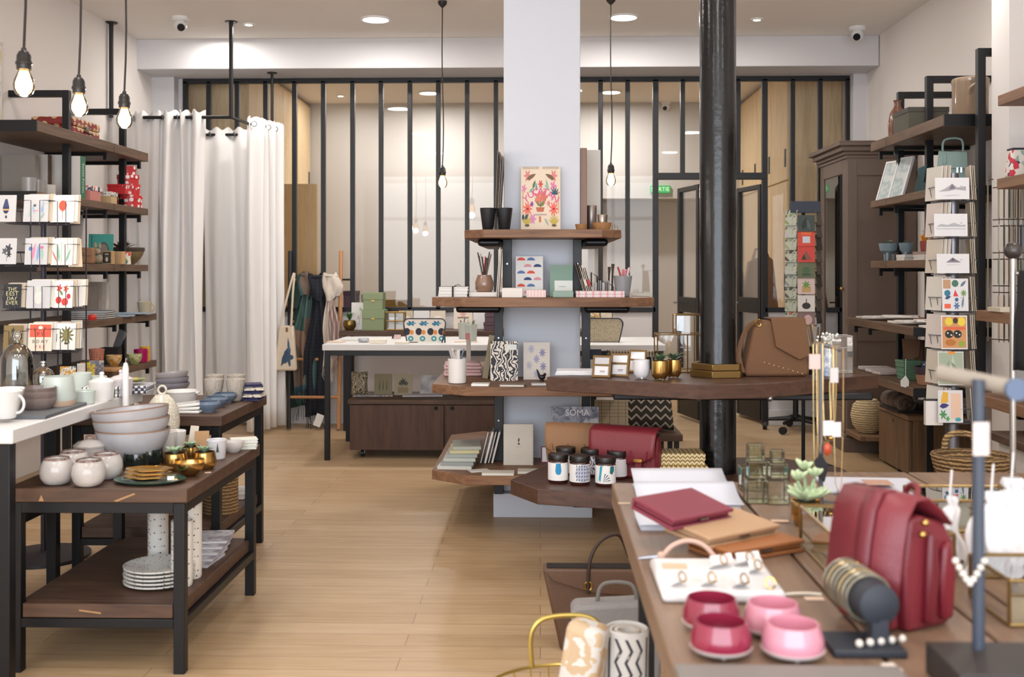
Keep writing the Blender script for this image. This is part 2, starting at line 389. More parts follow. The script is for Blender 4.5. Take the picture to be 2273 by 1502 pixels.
for i in range(len(xs) - 1):
    ind = 1455 <= bars[i] < 1697
    mk('pane', MB().box(xs[i] + bw * .6, -.003, zh if ind else zb, xs[i+1] - bw * .6, .003, zt), WINGLASS, w1)
def door_leaf(n, x0, x1, y0, y1):
    """glazed leaf standing open into the back room, hinge at (x0,y0), free edge at (x1,y1)"""
    o = bpy.data.objects.new('door_%d' % n, None); COL.objects.link(o); o['kind'] = 'structure'
    W = math.hypot(x1 - x0, y1 - y0); o.location = (x0, y0, 0); o.rotation_euler = (0, 0, math.atan2(y1 - y0, x1 - x0))
    b = MB(); b.box(0, -.02, .03, .05, .02, 2.0); b.box(W - .05, -.02, .03, W, .02, 2.0); b.box(.05, -.02, 1.96, W - .05, .02, 2.0)
    b.box(.05, -.02, .92, W - .05, .02, 1.05); b.box(.05, -.018, .03, W - .05, .018, .3)
    mk('leaf_frame', b, BLACK, o, bevel=.003)
    mk('pane', MB().box(.04, -.003, 1.04, W - .04, .003, 1.97), WINGLASS, o); mk('pane', MB().box(.04, -.003, .28, W - .04, .003, .93), WINGLASS, o)
    h = MB(); h.tube([(W - .03, -.02, 1.0), (W - .03, -.06, 1.0), (W - .13, -.06, 1.0)], .008); h.tube([(W - .03, .02, 1.0), (W - .03, .06, 1.0), (W - .13, .06, 1.0)], .008)
    mk('door_handle', h, STEEL, o)
a0 = atY(1554, 600, 9.05); a1 = atY(1508, 600, 9.55); door_leaf(1, a0.x, a1.x, 9.05, 9.55)
a0 = atY(1692, 600, 9.06); a1 = atY(1639, 600, 9.55); door_leaf(2, a0.x, a1.x, 9.06, 9.55)

# ---------------------------------------------------------------- pillar and iron column
px0, px1 = XY(1118, 5.68), XY(1288, 5.68)
p = struct('pillar', bx(px0, 5.68, 0, px1, 6.09, ZC), PILL, bevel=.004)
struct('plinth', bx(XY(1095, 5.6), 5.6, 0, XY(1315, 5.6), 6.17, .125), PILL, p, bevel=.004)
cc = on(1595, 835, .835); CXc, CYc = cc.x, cc.y + .02
b = MB(); r = .076
b.lathe([(0, 0), (.12, 0), (.12, .02), (.095, .05), (r + .004, .09), (r, .12), (r, ZC)], 40, (CXc, CYc))
cm = P('#08090c', .19, 0, spec=.5, bump=.3, sc=30)
struct('column', b, cm)

# ---------------------------------------------------------------- back room
def pine_cupboard(label, X0, X1, y0, y1, side, hs):
    t = thing('pine_cupboard', label, 'cupboard', (X0, y0, 0))
    W, D = X1 - X0, y1 - y0
    mk('body', MB().box(0, 0, 0, W, D, ZC - .02), PINE, t)
    xf = W if side < 0 else 0; s = 1 if side < 0 else -1
    n = 4
    for i in range(n):
        a, c = D * i / n + .006, D * (i + 1) / n - .006
        for z0, z1, hz in ((.06, 2.07, 1.1), (2.085, ZC - .05, 2.2)):
            d = mk('cupboard_door', MB().box(min(xf, xf + s * .022), a, z0, max(xf, xf + s * .022), c, z1), PINE, t, bevel=.002)
            hy = c - .07 if hs > 0 else a + .07
            mk('finger_slot', MB().box(min(xf + s*.02, xf + s * .026), hy - .03, hz - .0, max(xf + s*.02, xf + s * .026), hy + .03, hz + .16), BLACK, d)
    return t
pine_cupboard('floor-to-ceiling pale pine cupboard behind the glass above the fitting room', XL + .005, -2.56, 9.35, 11.88, -1, 1)
pine_cupboard('tall pale pine cupboard behind the glass beside the glazed doors', 2.2, XR - .005, 9.6, 12.3, 1, -1)
a = atY(627, 408, 10.0); c = atY(703, 655, 10.0)
t = thing('pine_screen', 'knotty pine board screen standing behind the glass and the scarves', 'screen', (a.x, 10.0, 0))
mk('panel', MB().box(0, 0, .95, c.x - a.x, .04, a.z), PINEPALE, t, bevel=.003); mk('lower_panel', MB().box(.01, .005, 0, c.x - a.x - .01, .035, .95), P('#6b6350', .8), t)
a = atY(1443, 412, 11.9); c = atY(1487, 429, 11.9)
t = thing('exit_sign', 'small green lit exit sign on the far wall above the opening', 'sign', ((a.x + c.x) / 2, 11.895, (a.z + c.z) / 2))
mk('sign_box', MB().box(-.11, -.03, -.042, .11, 0, .042), P('#3c9c58', .4, emit=.55), t, bevel=.004)
mk('lettering', text('SORTIE', .062), P('#c8f0c8', .5, emit=.6), t, loc=(0, -.031, 0))
# things seen through the glass
def simple_box(name, label, cat, px, py, z, w, d, h, mat, rz=0, group=None, bevel=.003, lid=None, pos=None):
    p = pos if pos is not None else on(px, py, z)
    if lid is None:
        o = mk(name, MB().box(-w/2, 0, 0, w/2, d, h), mat, loc=(p[0], p[1], z), rot=(0, 0, rz), bevel=bevel)
        return tag(o, label, cat, group)
    t = thing(name, label, cat, (p[0], p[1], z), rz, group)
    mk('box_body', MB().box(-w/2, 0, 0, w/2, d, h - lid[0]), mat, t, bevel=bevel); mk('lid', MB().box(-w/2 - .003, -.003, h - lid[0], w/2 + .003, d + .003, h), lid[1], t, bevel=bevel)
    return t
# counter in the back room carrying what shows through the glass
t = thing('back_counter', 'pale counter behind the glass partition', 'counter', (0, 9.4, 0))
mk('counter_top', MB().box(-2.3, 0, .86, XD0 - .35, .5, .9), P('#d9cdb8', .6), t, bevel=.004); mk('counter_body', MB().box(-2.25, .05, 0, XD0 - .4, .45, .86), P('#d2c6b2', .7), t)
for i, (q, l) in enumerate(((782, 'purple storage box on the counter behind the glass'), (808, 'grey green storage box on the counter behind the glass'))):
    simple_box('storage_box', l, 'box', 0, 0, .9, .11, .2, .2 if i == 0 else .17, P('#6d5364' if i == 0 else '#8b9687', .7), pos=(XY(q + (8 if i else -6), 9.45), 9.45), lid=(.04, P('#5c4454' if i == 0 else '#9aa596', .7)))
t = thing('wicker_tray', 'yellow wicker tray leaning behind the glass above the green boxes', 'tray', (XY(877, 9.45), 9.47, .9))
mk('tray_base', MB().box(-.13, 0, .0, .13, .1, .02), weave('#8a6428', '#c99a4a', 60), t); mk('tray_wall', MB().box(-.13, 0, .02, .13, .012, .12).box(-.13, .088, .02, .13, .1, .12).box(-.13, .012, .02, -.118, .088, .12).box(.118, .012, .02, .13, .088, .12), weave('#8a6428', '#c99a4a', 60), t)
t = thing('shoulder_bag', 'brown suede shoulder bag standing behind the glazed doors', 'bag', (1.95, 9.66, 0))
b = MB(); b.prof([(-.17, .93), (.17, .93), (.12, 1.38), (.06, 1.42), (-.1, 1.36)], 0, .1); mk('bag_body', b, LEATHER, t, bevel=.02, seg=3)
b = MB(); b.tube([(-.06, .05, 1.36), (-.03, .05, 1.47), (.06, .05, 1.47), (.09, .05, 1.38)], .012); mk('strap', b, BURG, t)
mk('bag_stand', MB().box(-.2, -.05, 0, .2, .16, .9).box(-.22, -.07, .9, .22, .18, .93), P('#e3dfda', .6), t, bevel=.004)

# ---------------------------------------------------------------- ceiling fittings
def downlight(px, py, r, label, energy, group=None, pos=None, name='ceiling_light', cat='ceiling light'):
    p = pos if pos is not None else on(px, py, ZC)
    t = thing(name, label, cat, (p[0], p[1], ZC), 0, group)
    mk('trim_ring', MB().lathe([(r, 0), (r + .018, -.002), (r + .018, -.012), (r, -.014), (r, 0)], 32), P('#f4f2ee', .4), t)
    mk('diffuser', MB().lathe([(0, -.01), (r, -.01), (r, -.004), (0, -.004)], 32), P('#fff4e2', .4, emit=9), t)
    light('lamp', 'AREA', (0, 0, -.03), energy, WARM, r * 2, (0, 0, 0), t, shape='DISK')
    return t
downlight(834, 41, .095, 'round recessed ceiling lamp left of the white pillar', 24, 'round ceiling lamps of the shop')
downlight(1384, 36, .095, 'round recessed ceiling lamp between the white pillar and black column', 24, 'round ceiling lamps of the shop')
downlight(552, 52, .028, 'tiny ceiling spotlight beside the black fitting room post', 4, 'tiny ceiling spots')
downlight(1680, 41, .028, 'tiny ceiling spotlight just past the black column', 4, 'tiny ceiling spots')
downlight(952, 205, .095, 'round ceiling lamp of the back room seen through glass left of the pillar', 33, 'back room ceiling lamps')
downlight(1356, 203, .095, 'round ceiling lamp of the back room seen through glass right of the pillar', 33, 'back room ceiling lamps')
downlight(756, 211, .03, 'tiny back room spotlight near the pine cupboard', 6)
for x in (-1.6, .3, 2.0):
    for y in ((1.2, 2.3, 7.0) if x == .3 else (1.2, 3.6, 5.8)):
        light('unseen_shop_lamp', 'AREA', (x, y, ZC - .02), 13, WARM, .25, (0, 0, 0), None, shape='DISK')  # unseen bare lights added above the view to light the shop
light('fitting_room_fill', 'AREA', (-2.5, 8.3, ZC - .02), 8, WARM, .25, (0, 0, 0), None, shape='DISK')  # fill light added to brighten the curtains, no lamp hangs there
def dome_cam(px, py, label, side=1, pos=None, s=1.0):
    p = pos if pos is not None else on(px, py, ZC)
    t = thing('security_camera', label, 'camera', (p[0], p[1], ZC))
    mk('mount', MB().lathe([(0, 0), (.062*s, 0), (.062*s, -.018*s), (.05*s, -.03*s), (0, -.03*s)], 28), P('#ecebea', .35), t)
    b = MB().sph((0, 0, 0), .047*s, 22, 14); mk('ball', b, P('#e6e5e4', .3), t, loc=(0, -.005, -.06*s))
    d = Vector((.35 * side, -.8, -.5)).normalized()
    b = MB().cyl(0, 0, 0, .012*s, .027*s, 22); e = mk('lens', b, P('#1a1d26', .1), t, loc=(d.x*.042*s, -.005 + d.y*.042*s, -.06*s + d.z*.042*s)); e.rotation_euler = d.to_track_quat('Z', 'Y').to_euler()
    return t
dome_cam(401, 38, 'white dome security camera on the ceiling left of the black post', 1)
dome_cam(1903, 60, 'white dome security camera above the right end of the beam', -1)
dome_cam(1478, 226, 'white dome security camera in the back room above the doors', -1, s=.9)

# ---------------------------------------------------------------- bulbs on cords
bulb_glass = pane('#ffe4c2', .1, 1.6); filament = P('#ffd9a0', .3, emit=12)
def pendant(px, py, Y, label, group, k=1.0, sway=.01, canopy=False, energy=6):
    """hanging bulb; (px,py) is the middle of the glass"""
    p = atY(px, py, Y); t = thing('pendant_bulb', label, 'pendant lamp', (p.x, p.y, p.z), 0, group)
    pr = [(0, -.037), (.012, -.0355), (.023, -.029), (.03, -.016), (.0318, -.002), (.029, .014), (.022, .03), (.0165, .042), (.0145, .052), (0, .052)]
    mk('glass_bulb', MB().lathe([(r*k, z*k) for r, z in pr], 24), bulb_glass, t)
    mk('filament', MB().lathe([(0, -.031*k), (.016*k, -.026*k), (.024*k, -.01*k), (.0235*k, .004*k), (.014*k, .026*k), (.008*k, .042*k), (0, .042*k)], 16), filament, t)
    pr = [(0, .046), (.021, .046), (.022, .06), (.0245, .062), (.0245, .068), (.0215, .072), (.021, .088), (.015, .1), (.008, .104), (.007, .112), (0, .112)]
    mk('lamp_holder', MB().lathe([(r*k, z*k) for r, z in pr], 22), P('#23201f', .4), t)
    top = ZC - p.z; n = 9; z0 = .108 * k
    mk('cord', MB().tube([(sway * math.sin(i / n * 6.0) * (1 - i/n), 0, z0 + (top - z0) * i / n) for i in range(n + 1)], .0042 if k < 1.2 else .005, 6), P('#2b2422', .7), t)
    if canopy: mk('canopy', MB().lathe([(0, top), (.032, top), (.03, top - .02), (.006, top - .045), (0, top - .045)], 22), P('#26221f', .5), t)
    light('glow', 'POINT', (0, -.0, -.06), energy, WARM, .03, parent=t)
pendant(53, 188, 3.25, 'leftmost of three bare glowing bulbs hanging over the white table', 'bare bulbs over the white table', 1.0)
pendant(175, 236, 3.8, 'middle one of three bare glowing bulbs hanging over the white table', 'bare bulbs over the white table', 1.0)
pendant(276, 265, 4.25, 'bare glowing bulb hanging lowest of three, in front of the shelf end', 'bare bulbs over the white table', 1.0)
pendant(982, 405, 7.4, 'bare bulb on a long cord left of the white pillar', None, 1.05, canopy=True)
pendant(1356, 400, 7.35, 'bare bulb on a long cord right of the white pillar', None, 1.05, canopy=True)

# ================================================================ furniture
def table(label, x0, x1, y0, y1, z, th, topm, leg=.035, shelf=None, name='display_table', frame=True, inset=.012, shelf_th=.045, legs=None):
    t = thing(name, label, 'table', ((x0 + x1) / 2, (y0 + y1) / 2, 0)); W, D = (x1 - x0) / 2, (y1 - y0) / 2
    mk('tabletop', MB().box(-W, -D, z - th, W, D, z), topm, t, bevel=.004)
    zl = z - th; q = leg / 2
    for sx in (-1, 1):
        for sy in (-1, 1):
            x, y = sx * (W - inset - q), sy * (D - inset - q); mk('leg', MB().box(x - q, y - q, 0, x + q, y + q, zl - .002), BLACKM, t, bevel=.002)
    wi, di = W - inset, D - inset
    if frame:
        b = MB()
        for s in (-1, 1):
            b.box(-wi + leg, s * (di - q) - q, zl - leg, wi - leg, s * (di - q) + q, zl - .001); b.box(s * (wi - q) - q, -di + leg, zl - leg, s * (wi - q) + q, di - leg, zl - .001)
        mk('frame', b, BLACKM, t, bevel=.002)
    if shelf:
        mk('lower_shelf', MB().box(-wi + leg * .5, -di + leg + .004, shelf - shelf_th, wi - leg * .5, di - leg - .004, shelf).box(-wi + leg + .003, -di + .004, shelf - shelf_th, wi - leg - .003, -di + leg + .004, shelf).box(-wi + leg + .003, di - leg - .004, shelf - shelf_th, wi - leg - .003, di - .004, shelf), topm if topm is not WHITE else WALNUT_X, t, bevel=.003)
        b = MB(); zs = shelf - shelf_th
        for s in (-1, 1): b.box(-wi + leg, s * (di - q) - q, zs - .03, wi - leg, s * (di - q) + q, zs - .001); b.box(s * (wi - q) - q, -di + leg, zs - .03, s * (wi - q) + q, di - leg, zs - .001)
        mk('shelf_rail', b, BLACKM, t, bevel=.002)
    return t
TZ = .59; lowt = table('low dark wood display table with lower shelf on black legs, nearest at left', -1.70, -1.115, 3.385, 4.275, TZ, .045, WALNUT_X, .036, .22)
BZ = .69; table('dark wood display table behind the low one, near the white curtain', -1.93, -1.295, 4.365, 5.09, BZ, .045, WALNUT_X, .036, .23)
WZ = .80; t = thing('display_table', 'white-topped tall display table on black legs at the left edge', 'table', (-1.978, 3.76, 0))
mk('tabletop', MB().box(-.38, -.535, WZ - .045, .385, .535, WZ), WHITE, t, bevel=.004)
for x, y in ((.348, -.5), (-.35, -.5), (.04, .495), (-.35, .495)): mk('leg', MB().box(x - .02, y - .02, 0, x + .02, y + .02, WZ - .047), BLACKM, t, bevel=.002)
b = MB()
for y in (-.5, .495): b.box(-.33, y - .02, WZ - .085, .33 if y < 0 else .36, y + .02, WZ - .046)
for x in (-.35, .04): b.box(x - .02, -.48, WZ - .085, x + .02, .475, WZ - .046)
mk('frame', b, BLACKM, t, bevel=.002)
mk('lower_shelf', MB().box(-.33, -.475, .375, .018, .47, .42), WALNUT_Y, t, bevel=.003); mk('shelf_rail', MB().box(-.33, -.52, .34, .02, -.48, .374).box(.02, -.48, .34, .06, .47, .42), BLACKM, t, bevel=.002)
mk('back_board', MB().box(-.365, -.47, .06, -.345, .47, WZ - .09), WALNUT_Z, t)
DZ = .783; a = atY(715, 775, 7.24); c = atY(1478, 775, 7.24)
table('white-topped desk on black legs in front of the low sideboard', a.x, c.x, 7.24, 8.1, DZ, .042, WHITE, .035, None, 'desk')
# low sideboard on castors under the desk
a = on(775, 1022, .0); SBX0, SBY = XY(775, 7.33), 7.33; SBX1 = XY(1225, SBY); SZ = .40
t = thing('sideboard', 'low dark wood sideboard on castors under the white desk', 'sideboard', (SBX0, SBY, 0)); W = SBX1 - SBX0; h0 = .055
mk('carcass', MB().box(0, .022, h0, W, .5, SZ - .03), WALNUT_Z, t, bevel=.003); mk('top_board', MB().box(-.01, -.005, SZ - .03, W + .01, .51, SZ), WALNUT_X, t, bevel=.003)
for i, (u0, u1, hx) in enumerate(((0, .47, .43), (.475, 1.0, .51))):
    d = mk('door', MB().box(u0 * W + .004, 0, h0 + .004, u1 * W - .004, .02, SZ - .036), WALNUT_Z, t, bevel=.002)
    mk('finger_hole', MB().lathe([(0, 0), (.013, 0), (.013, .006), (0, .006)], 20).xf(Matrix.Rotation(R(90), 4, 'X')), P('#0a0807', .8), d, loc=(hx * W, .001, SZ - .055))
for x in (.08, W - .08):
    for y in (.08, .42):
        w = mk('castor', MB().cyl(0, 0, -.012, .012, .026, 20).xf(Matrix.Rotation(R(90), 4, 'Y')), P('#17171a', .5), t, loc=(x, y, .026)); mk('castor_fork', MB().box(-.016, -.012, .0, .016, .012, .03), STEEL, w)
# narrow bench along the glazing base
BNZ = .80; x0, x1 = XY(752, 8.55), XY(1330, 8.55)
t = thing('wall_bench', 'narrow dark wood console along the white half wall behind the desk', 'console', (x0, 8.55, 0))
mk('top_board', MB().box(0, 0, BNZ - .04, x1 - x0, .4, BNZ), WALNUT_X, t, bevel=.003)
for x in (.03, x1 - x0 - .05):
    for y in (.03, .34): mk('leg', MB().box(x, y, 0, x + .03, y + .03, BNZ - .04), BLACKM, t)

# wall shelving units (left and right)
def shelf_unit(label, side, xw, xfront, y0, y1, posts, tops, pf, zs, joints):
    s = side; t = thing('wall_shelf_unit', label, 'shelving', (xw, y0, 0))
    for k, (py_, pt) in enumerate(zip(posts, tops)):
        xp = (xfront - xw) * pf; q = .02
        m = mk('post', MB().box(min(xp - q, xp + q), py_ - y0 - q, 0, max(xp - q, xp + q), py_ - y0 + q, pt), BLACKM, t, bevel=.002)
        mk('wall_arm', MB().box(min(0, xp - s * q), py_ - y0 - q, pt - .04, max(0, xp - s * q), py_ - y0 + q, pt), BLACKM, t, bevel=.002)
    for z, dpt, th in zs:
        w = dpt; js = [y0] + joints + [y1]
        for i in range(len(js) - 1):
            x_a, x_b = sorted((0, s * w)); g = .004
            f = mk('shelf_board', MB().box(x_a, js[i] - y0 + g, z - th, x_b, js[i+1] - y0 - g, z), SHELFW, t, bevel=.003)
        x_a, x_b = sorted((s * .01, s * (w - .0)))
        mk('end_plate', MB().box(x_a, -.008, z - th - .002, x_b, .002, z + .002), BLACKM, t)
        for j in joints + [y1 - .02]:
            b = MB(); x_a, x_b = sorted((0, s * (w - .05))); b.box(x_a, j - y0 - .012, z - th - .022, x_b, j - y0 + .012, z - th - .001); x_c, x_d = sorted((s*(w - .07), s*(w - .05))); b.box(x_c, j - y0 - .012, z - th - .05, x_d, j - y0 + .012, z - th - .02); mk('bracket', b, BLACKM, t)
    return t
LX = -2.765
zsL = [(2.105, XL * -1 + LX, .06), (1.714, XL * -1 + LX, .045), (1.32, XL * -1 + LX, .045), (.978, .515, .045), (.65, .515, .045)]
shelf_unit('dark wood wall shelving with black posts along the left wall', 1, XL + .001, LX, 5.87, 7.56, [6.48, 7.36], [2.37, 2.39], .77, zsL, [6.95])
RX = 2.15
zsR = [(2.11, XR - RX, .06), (1.73, XR - RX, .045), (1.34, XR - RX, .045), (.975, XR - 1.99, .045), (.65, XR - 1.99, .045)]
shelf_unit('dark wood wall shelving with black posts along the right wall', -1, XR - .001, RX, 5.82, 7.1, [5.72, 6.47, 6.98], [2.44, 2.43, 2.42], .70, zsR, [6.78])
# second right-hand unit nearer the camera: only its far ends reach the picture
t = thing('wall_shelf_unit', 'wooden wall shelves at the right edge beside the white pier', 'shelving', (XR - .001, 5.2, 0))
for z, w in ((2.11, XR - XY(2215, 5.2)), (1.715, XR - XY(2213, 5.2)), (1.092, XR - XY(2166, 5.2)), (.70, XR - XY(2160, 5.2))):
    mk('shelf_board', MB().box(-w, -1.7, z - .05, 0, 0, z), wood('m_lightwalnut', '#7d5a41', '#9a7354', 'y') if z > 2 else bpy.data.materials['m_lightwalnut'], t, bevel=.003)
    mk('bracket', MB().box(-w + .04, -.4, z - .075, 0, -.36, z - .051), BLACKM, t)
# floor cabinet under the right shelves
x0 = 2.27; y0, y1 = 6.72, 7.32; CZ = .385
t = thing('floor_cabinet', 'dark wood floor cabinet under the right wall shelves', 'cabinet', (x0, y0, 0)); W = XR - .01 - x0; D = y1 - y0
mk('carcass', MB().box(.022, 0, .01, W, D, CZ - .03), wood('m_brown_oak', '#5d452f', '#7a5d40', 'z'), t, bevel=.003); mk('top_board', MB().box(-.01, -.01, CZ - .03, W, D + .005, CZ), wood('m_brown_oak_y', '#6a4e34', '#86664a', 'y'), t, bevel=.004)
d = mk('door', MB().box(0, .006, .02, .02, D - .006, CZ - .036), bpy.data.materials['m_brown_oak'], t, bevel=.002); mk('keyhole', MB().box(-.001, D*.5 - .008, CZ - .08, .003, D*.5 + .008, CZ - .06), P('#1a120c', .8), d)
mk('low_ledge', MB().box(-.12, D + .01, .13, W, D + .36, .165), bpy.data.materials['m_brown_oak_y'], t, bevel=.004)
# tall grey-brown armoire with glazed door
ax0, ay0, ay1, AZ = 2.165, 7.7, 8.42, 2.19; TAU = P('#6b5b50', .6, var=.05); 
t = thing('armoire', 'tall grey brown armoire with moulded cornice and glazed door', 'armoire', (ax0, ay0, 0)); W, D = XR - .01 - ax0, ay1 - ay0
mk('side_panel', MB().box(0, 0, .09, W, .03, AZ - .12).box(0, -.012, .09, .07, 0, AZ - .12).box(W - .07, -.012, .09, W, 0, AZ - .12).box(.07, -.012, AZ - .24, W - .07, 0, AZ - .12).box(.07, -.012, .09, W - .07, 0, .2).box(.07, -.012, .78, W - .07, 0, .88), TAU, t, bevel=.003)
mk('side_panel', MB().box(0, D - .03, .09, W, D, AZ - .12), TAU, t); mk('back_panel', MB().box(W - .02, .03, .09, W, D - .03, AZ - .12), P('#a8a299', .7), t)
mk('base_moulding', MB().box(-.03, -.03, 0, W, D + .03, .1).box(-.018, -.018, .1, W, D + .018, .125), TAU, t, bevel=.004)
b = MB()
for k, (e, z0, z1) in enumerate(((.012, -.12, -.095), (.026, -.095, -.07), (.05, -.07, -.035), (.075, -.035, -.012), (.068, -.012, 0))): b.box(-e, -e, AZ + z0, W, D + e, AZ + z1)
mk('cornice', b, TAU, t, bevel=.005)
dz = .78; b = MB().box(-.004, .03, .13, .02, .1, AZ - .12).box(-.004, D - .1, .13, .02, D - .03, AZ - .12).box(-.004, .1, AZ - .22, .02, D - .1, AZ - .12).box(-.004, .1, .13, .02, D - .1, .3).box(-.004, .1, .72, .02, D - .1, .8).box(.004, .1, .3, .014, D - .1, .72)
d = mk('door', b, TAU, t, bevel=.004); mk('pane', MB().box(.006, .1, .8, .01, D - .1, AZ - .22), GLASS, d); mk('knob', MB().sph((-.02, .06, 1.15), .013), BRASS, d)
for z in (.95, 1.24, 1.53, 1.80): mk('inner_shelf', MB().box(.03, .03, z - .02, W - .02, D - .03, z), P('#aaa298', .6), t)

# stacked shelf rack on the pillar
t = thing('pillar_shelf_rack', 'four dark wood shelves stacked round the white pillar on black posts', 'shelving', (.012, 5.88, 0)); ox, oy = .012, 5.88
def octo(hx, y0, y1, cx, cy): return [(-hx + cx, y0), (hx - cx, y0), (hx, y0 + cy), (hx, y1 - cy), (hx - cx, y1), (-hx + cx, y1), (-hx, y1 - cy), (-hx, y0 + cy)]
PS = {1: 1.482, 2: 1.148, 3: .722, 4: .298}
def ring(hx, y0, y1, cx, cy, z0, z1):            # shelf with the pillar passing through it
    b = MB(); o = octo(hx, y0 - oy, y1 - oy, cx, cy); hxp = (px1 - px0) / 2 + .004; mxp = (px0 + px1) / 2 - ox; i = [(mxp - hxp, 5.676 - oy), (mxp + hxp, 5.676 - oy), (mxp + hxp, 6.094 - oy), (mxp - hxp, 6.094 - oy)]
    n = 8; vs = [(x, y, z) for z in (z0, z1) for x, y in o] + [(x, y, z) for z in (z0, z1) for x, y in i]
    fs = [(k, (k+1) % 8, 8 + (k+1) % 8, 8 + k) for k in range(8)] + [(16 + (k+1) % 4, 16 + k, 20 + k, 20 + (k+1) % 4) for k in range(4)]
    br = [(0, 1), (1, 2, 3), (3, 4)]; conn = {0: [7, 0], 1: [1, 2], 2: [3, 4], 3: [5, 6]}
    for z, s in ((0, 0), (8, 4)):
        q = lambda k: 16 + s + k
        for a_, b_, c_ in ((0, 1, 'f'), (1, 2, 'r'), (2, 3, 'b'), (3, 0, 'l')): pass
        F_ = [(z+0, z+1, q(1), q(0)), (z+1, z+2, q(1)), (z+2, z+3, q(2), q(1)), (z+3, z+4, q(2)), (z+4, z+5, q(3), q(2)), (z+5, z+6, q(3)), (z+6, z+7, q(0), q(3)), (z+7, z+0, q(0))]
        fs += F_
    return b.add(vs, fs)
for k, hx, y0, y1, cx, cy, th in ((1, .392, 5.32, 6.45, .1, .09, .041), (2, .545, 5.17, 6.6, .18, .14, .044), (3, .545, 5.17, 6.6, .18, .14, .044), (4, .545, 5.17, 6.6, .18, .14, .046)):
    mk('shelf', ring(hx, y0, y1, cx, cy, PS[k] - th, PS[k]), PILW, t, bevel=.003)
    w = .33 if k == 1 else .44
    for s in (-1, 1):
        x0_, x1_ = sorted((s * .21, s * w)); mk('bracket', MB().box(x0_, -.42, PS[k] - th - .038, x1_, .42, PS[k] - th - .001), BLACKM, t, bevel=.015)
hp = .012
for s, (pu, pl) in ((-1, ((1116, 1136), (1097, 1117))), (1, ((1272, 1291), (1291, 1310)))):
    for (p0, p1), za, zb_ in ((pu, PS[2], PS[1] - .042), (pl, PS[3], PS[2] - .045), (pl, PS[4], PS[3] - .045), (pl, .0, PS[4] - .047)):
        yy = 5.58; 
        if p0 in (1097, 1291) and za == 0: za = .127
        o = mk('post', MB().box(XY(p0, yy) - ox, yy - oy - .015, za + .001, XY(p1, yy) - ox, yy - oy + .015, zb_), BLACKM, t, bevel=.002)
        if za > .2: 
            m = (XY(p0, yy) + XY(p1, yy)) / 2 - ox
            mk('screw', MB().lathe([(0, 0), (.007, 0), (.005, .003), (0, .003)], 12).xf(Matrix.Translation((m, yy - oy - .015, (za + zb_) / 2 + .02)) @ Matrix.Rotation(R(90), 4, 'X')), STEEL, o)

# two-tier table round the iron column
UZ, LZ = .835, .43
t = thing('column_table', 'two tier dark wood table built round the black column', 'table', (CXc, CYc, 0))
TW = wood('m_column_table', '#412b22', '#5a3e31', 'x', rough=.42)
up = [on(1213, 836, UZ), on(1550, 854, UZ), on(1697, 851, UZ), on(1950, 832, UZ)]
poly = [(p.x - CXc, p.y - CYc) for p in up]; poly += [(up[2].x - CXc + .02, 4.98 - CYc), (up[1].x - CXc, 4.98 - CYc)]
mk('upper_top', MB().prism(poly, UZ - .058, UZ), TW, t, bevel=.003)
lo = [on(1133, 1064, LZ), on(1192, 1085, LZ), on(1368, 1096, LZ)]
poly = [(p.x - CXc, p.y - CYc) for p in lo] + [(1.2 - CXc, 4.12 - CYc), (1.3 - CXc, 4.3 - CYc), (1.3 - CXc, 4.7 - CYc), (1.08 - CXc, 4.95 - CYc), (.25 - CXc, 4.95 - CYc)]; p = on(1214, 1031, LZ); poly.append((p.x - CXc, p.y - CYc))
mk('lower_top', MB().prism(poly, LZ - .06, LZ), TW, t, bevel=.003)
mk('bracket', MB().box(-.45, -.19, LZ - .09, .4, .2, LZ - .061), BLACKM, t, bevel=.006); mk('bracket', MB().box(-.62, -.25, LZ - .1, -.3, -.191, LZ - .061), BLACKM, t, bevel=.006)
mk('bracket', MB().box(-.45, -.15, UZ - .085, .45, .15, UZ - .059), BLACKM, t, bevel=.006); mk('bracket', MB().box(.451, -.1, UZ - .09, .62, -.06, UZ - .06), BLACKM, t, bevel=.006)
b = MB()
for x in (-.12, .16): b.sph((x, -.28, UZ - .062), .012, 12, 8)
mk('bolt', b, STEEL, t)

# long foreground table of planks
FZ = .70
t = thing('plank_table', 'long foreground table of brown planks on black legs', 'table', (.9, 2.3, 0))
for x0, x1, y1 in ((.195, .512, 2.96), (.519, .712, 2.98), (.719, 1.05, 3.14), (1.057, 1.7, 3.14)):
    mk('plank', MB().box(x0 - .9, 1.36 - 2.3, FZ - .06, x1 - .9, y1 - 2.3, FZ), TABW, t, bevel=.004)
mk('underframe', MB().box(-.66, -.68, FZ - .1, .76, -.64, FZ - .061).box(-.66, .56, FZ - .1, .76, .6, FZ - .061), BLACKM, t)
for x in (-.62, .74):
    for y in (-.64, .55): mk('leg', MB().box(x - .02, y, 0, x + .02, y + .04, FZ - .1), BLACKM, t, bevel=.002)
# cabinet body closing the right-hand end
t = thing('counter', 'low white counter in the right corner carrying the green boxes', 'counter', (2.1, 4.6, 0))
mk('counter_top', MB().box(-.12, -.75, .535, .55, .25, .57), WALNUT_Y, t, bevel=.003); mk('counter_body', MB().box(-.08, -.7, 0, .55, .22, .533), P('#d8d2cc', .7), t)
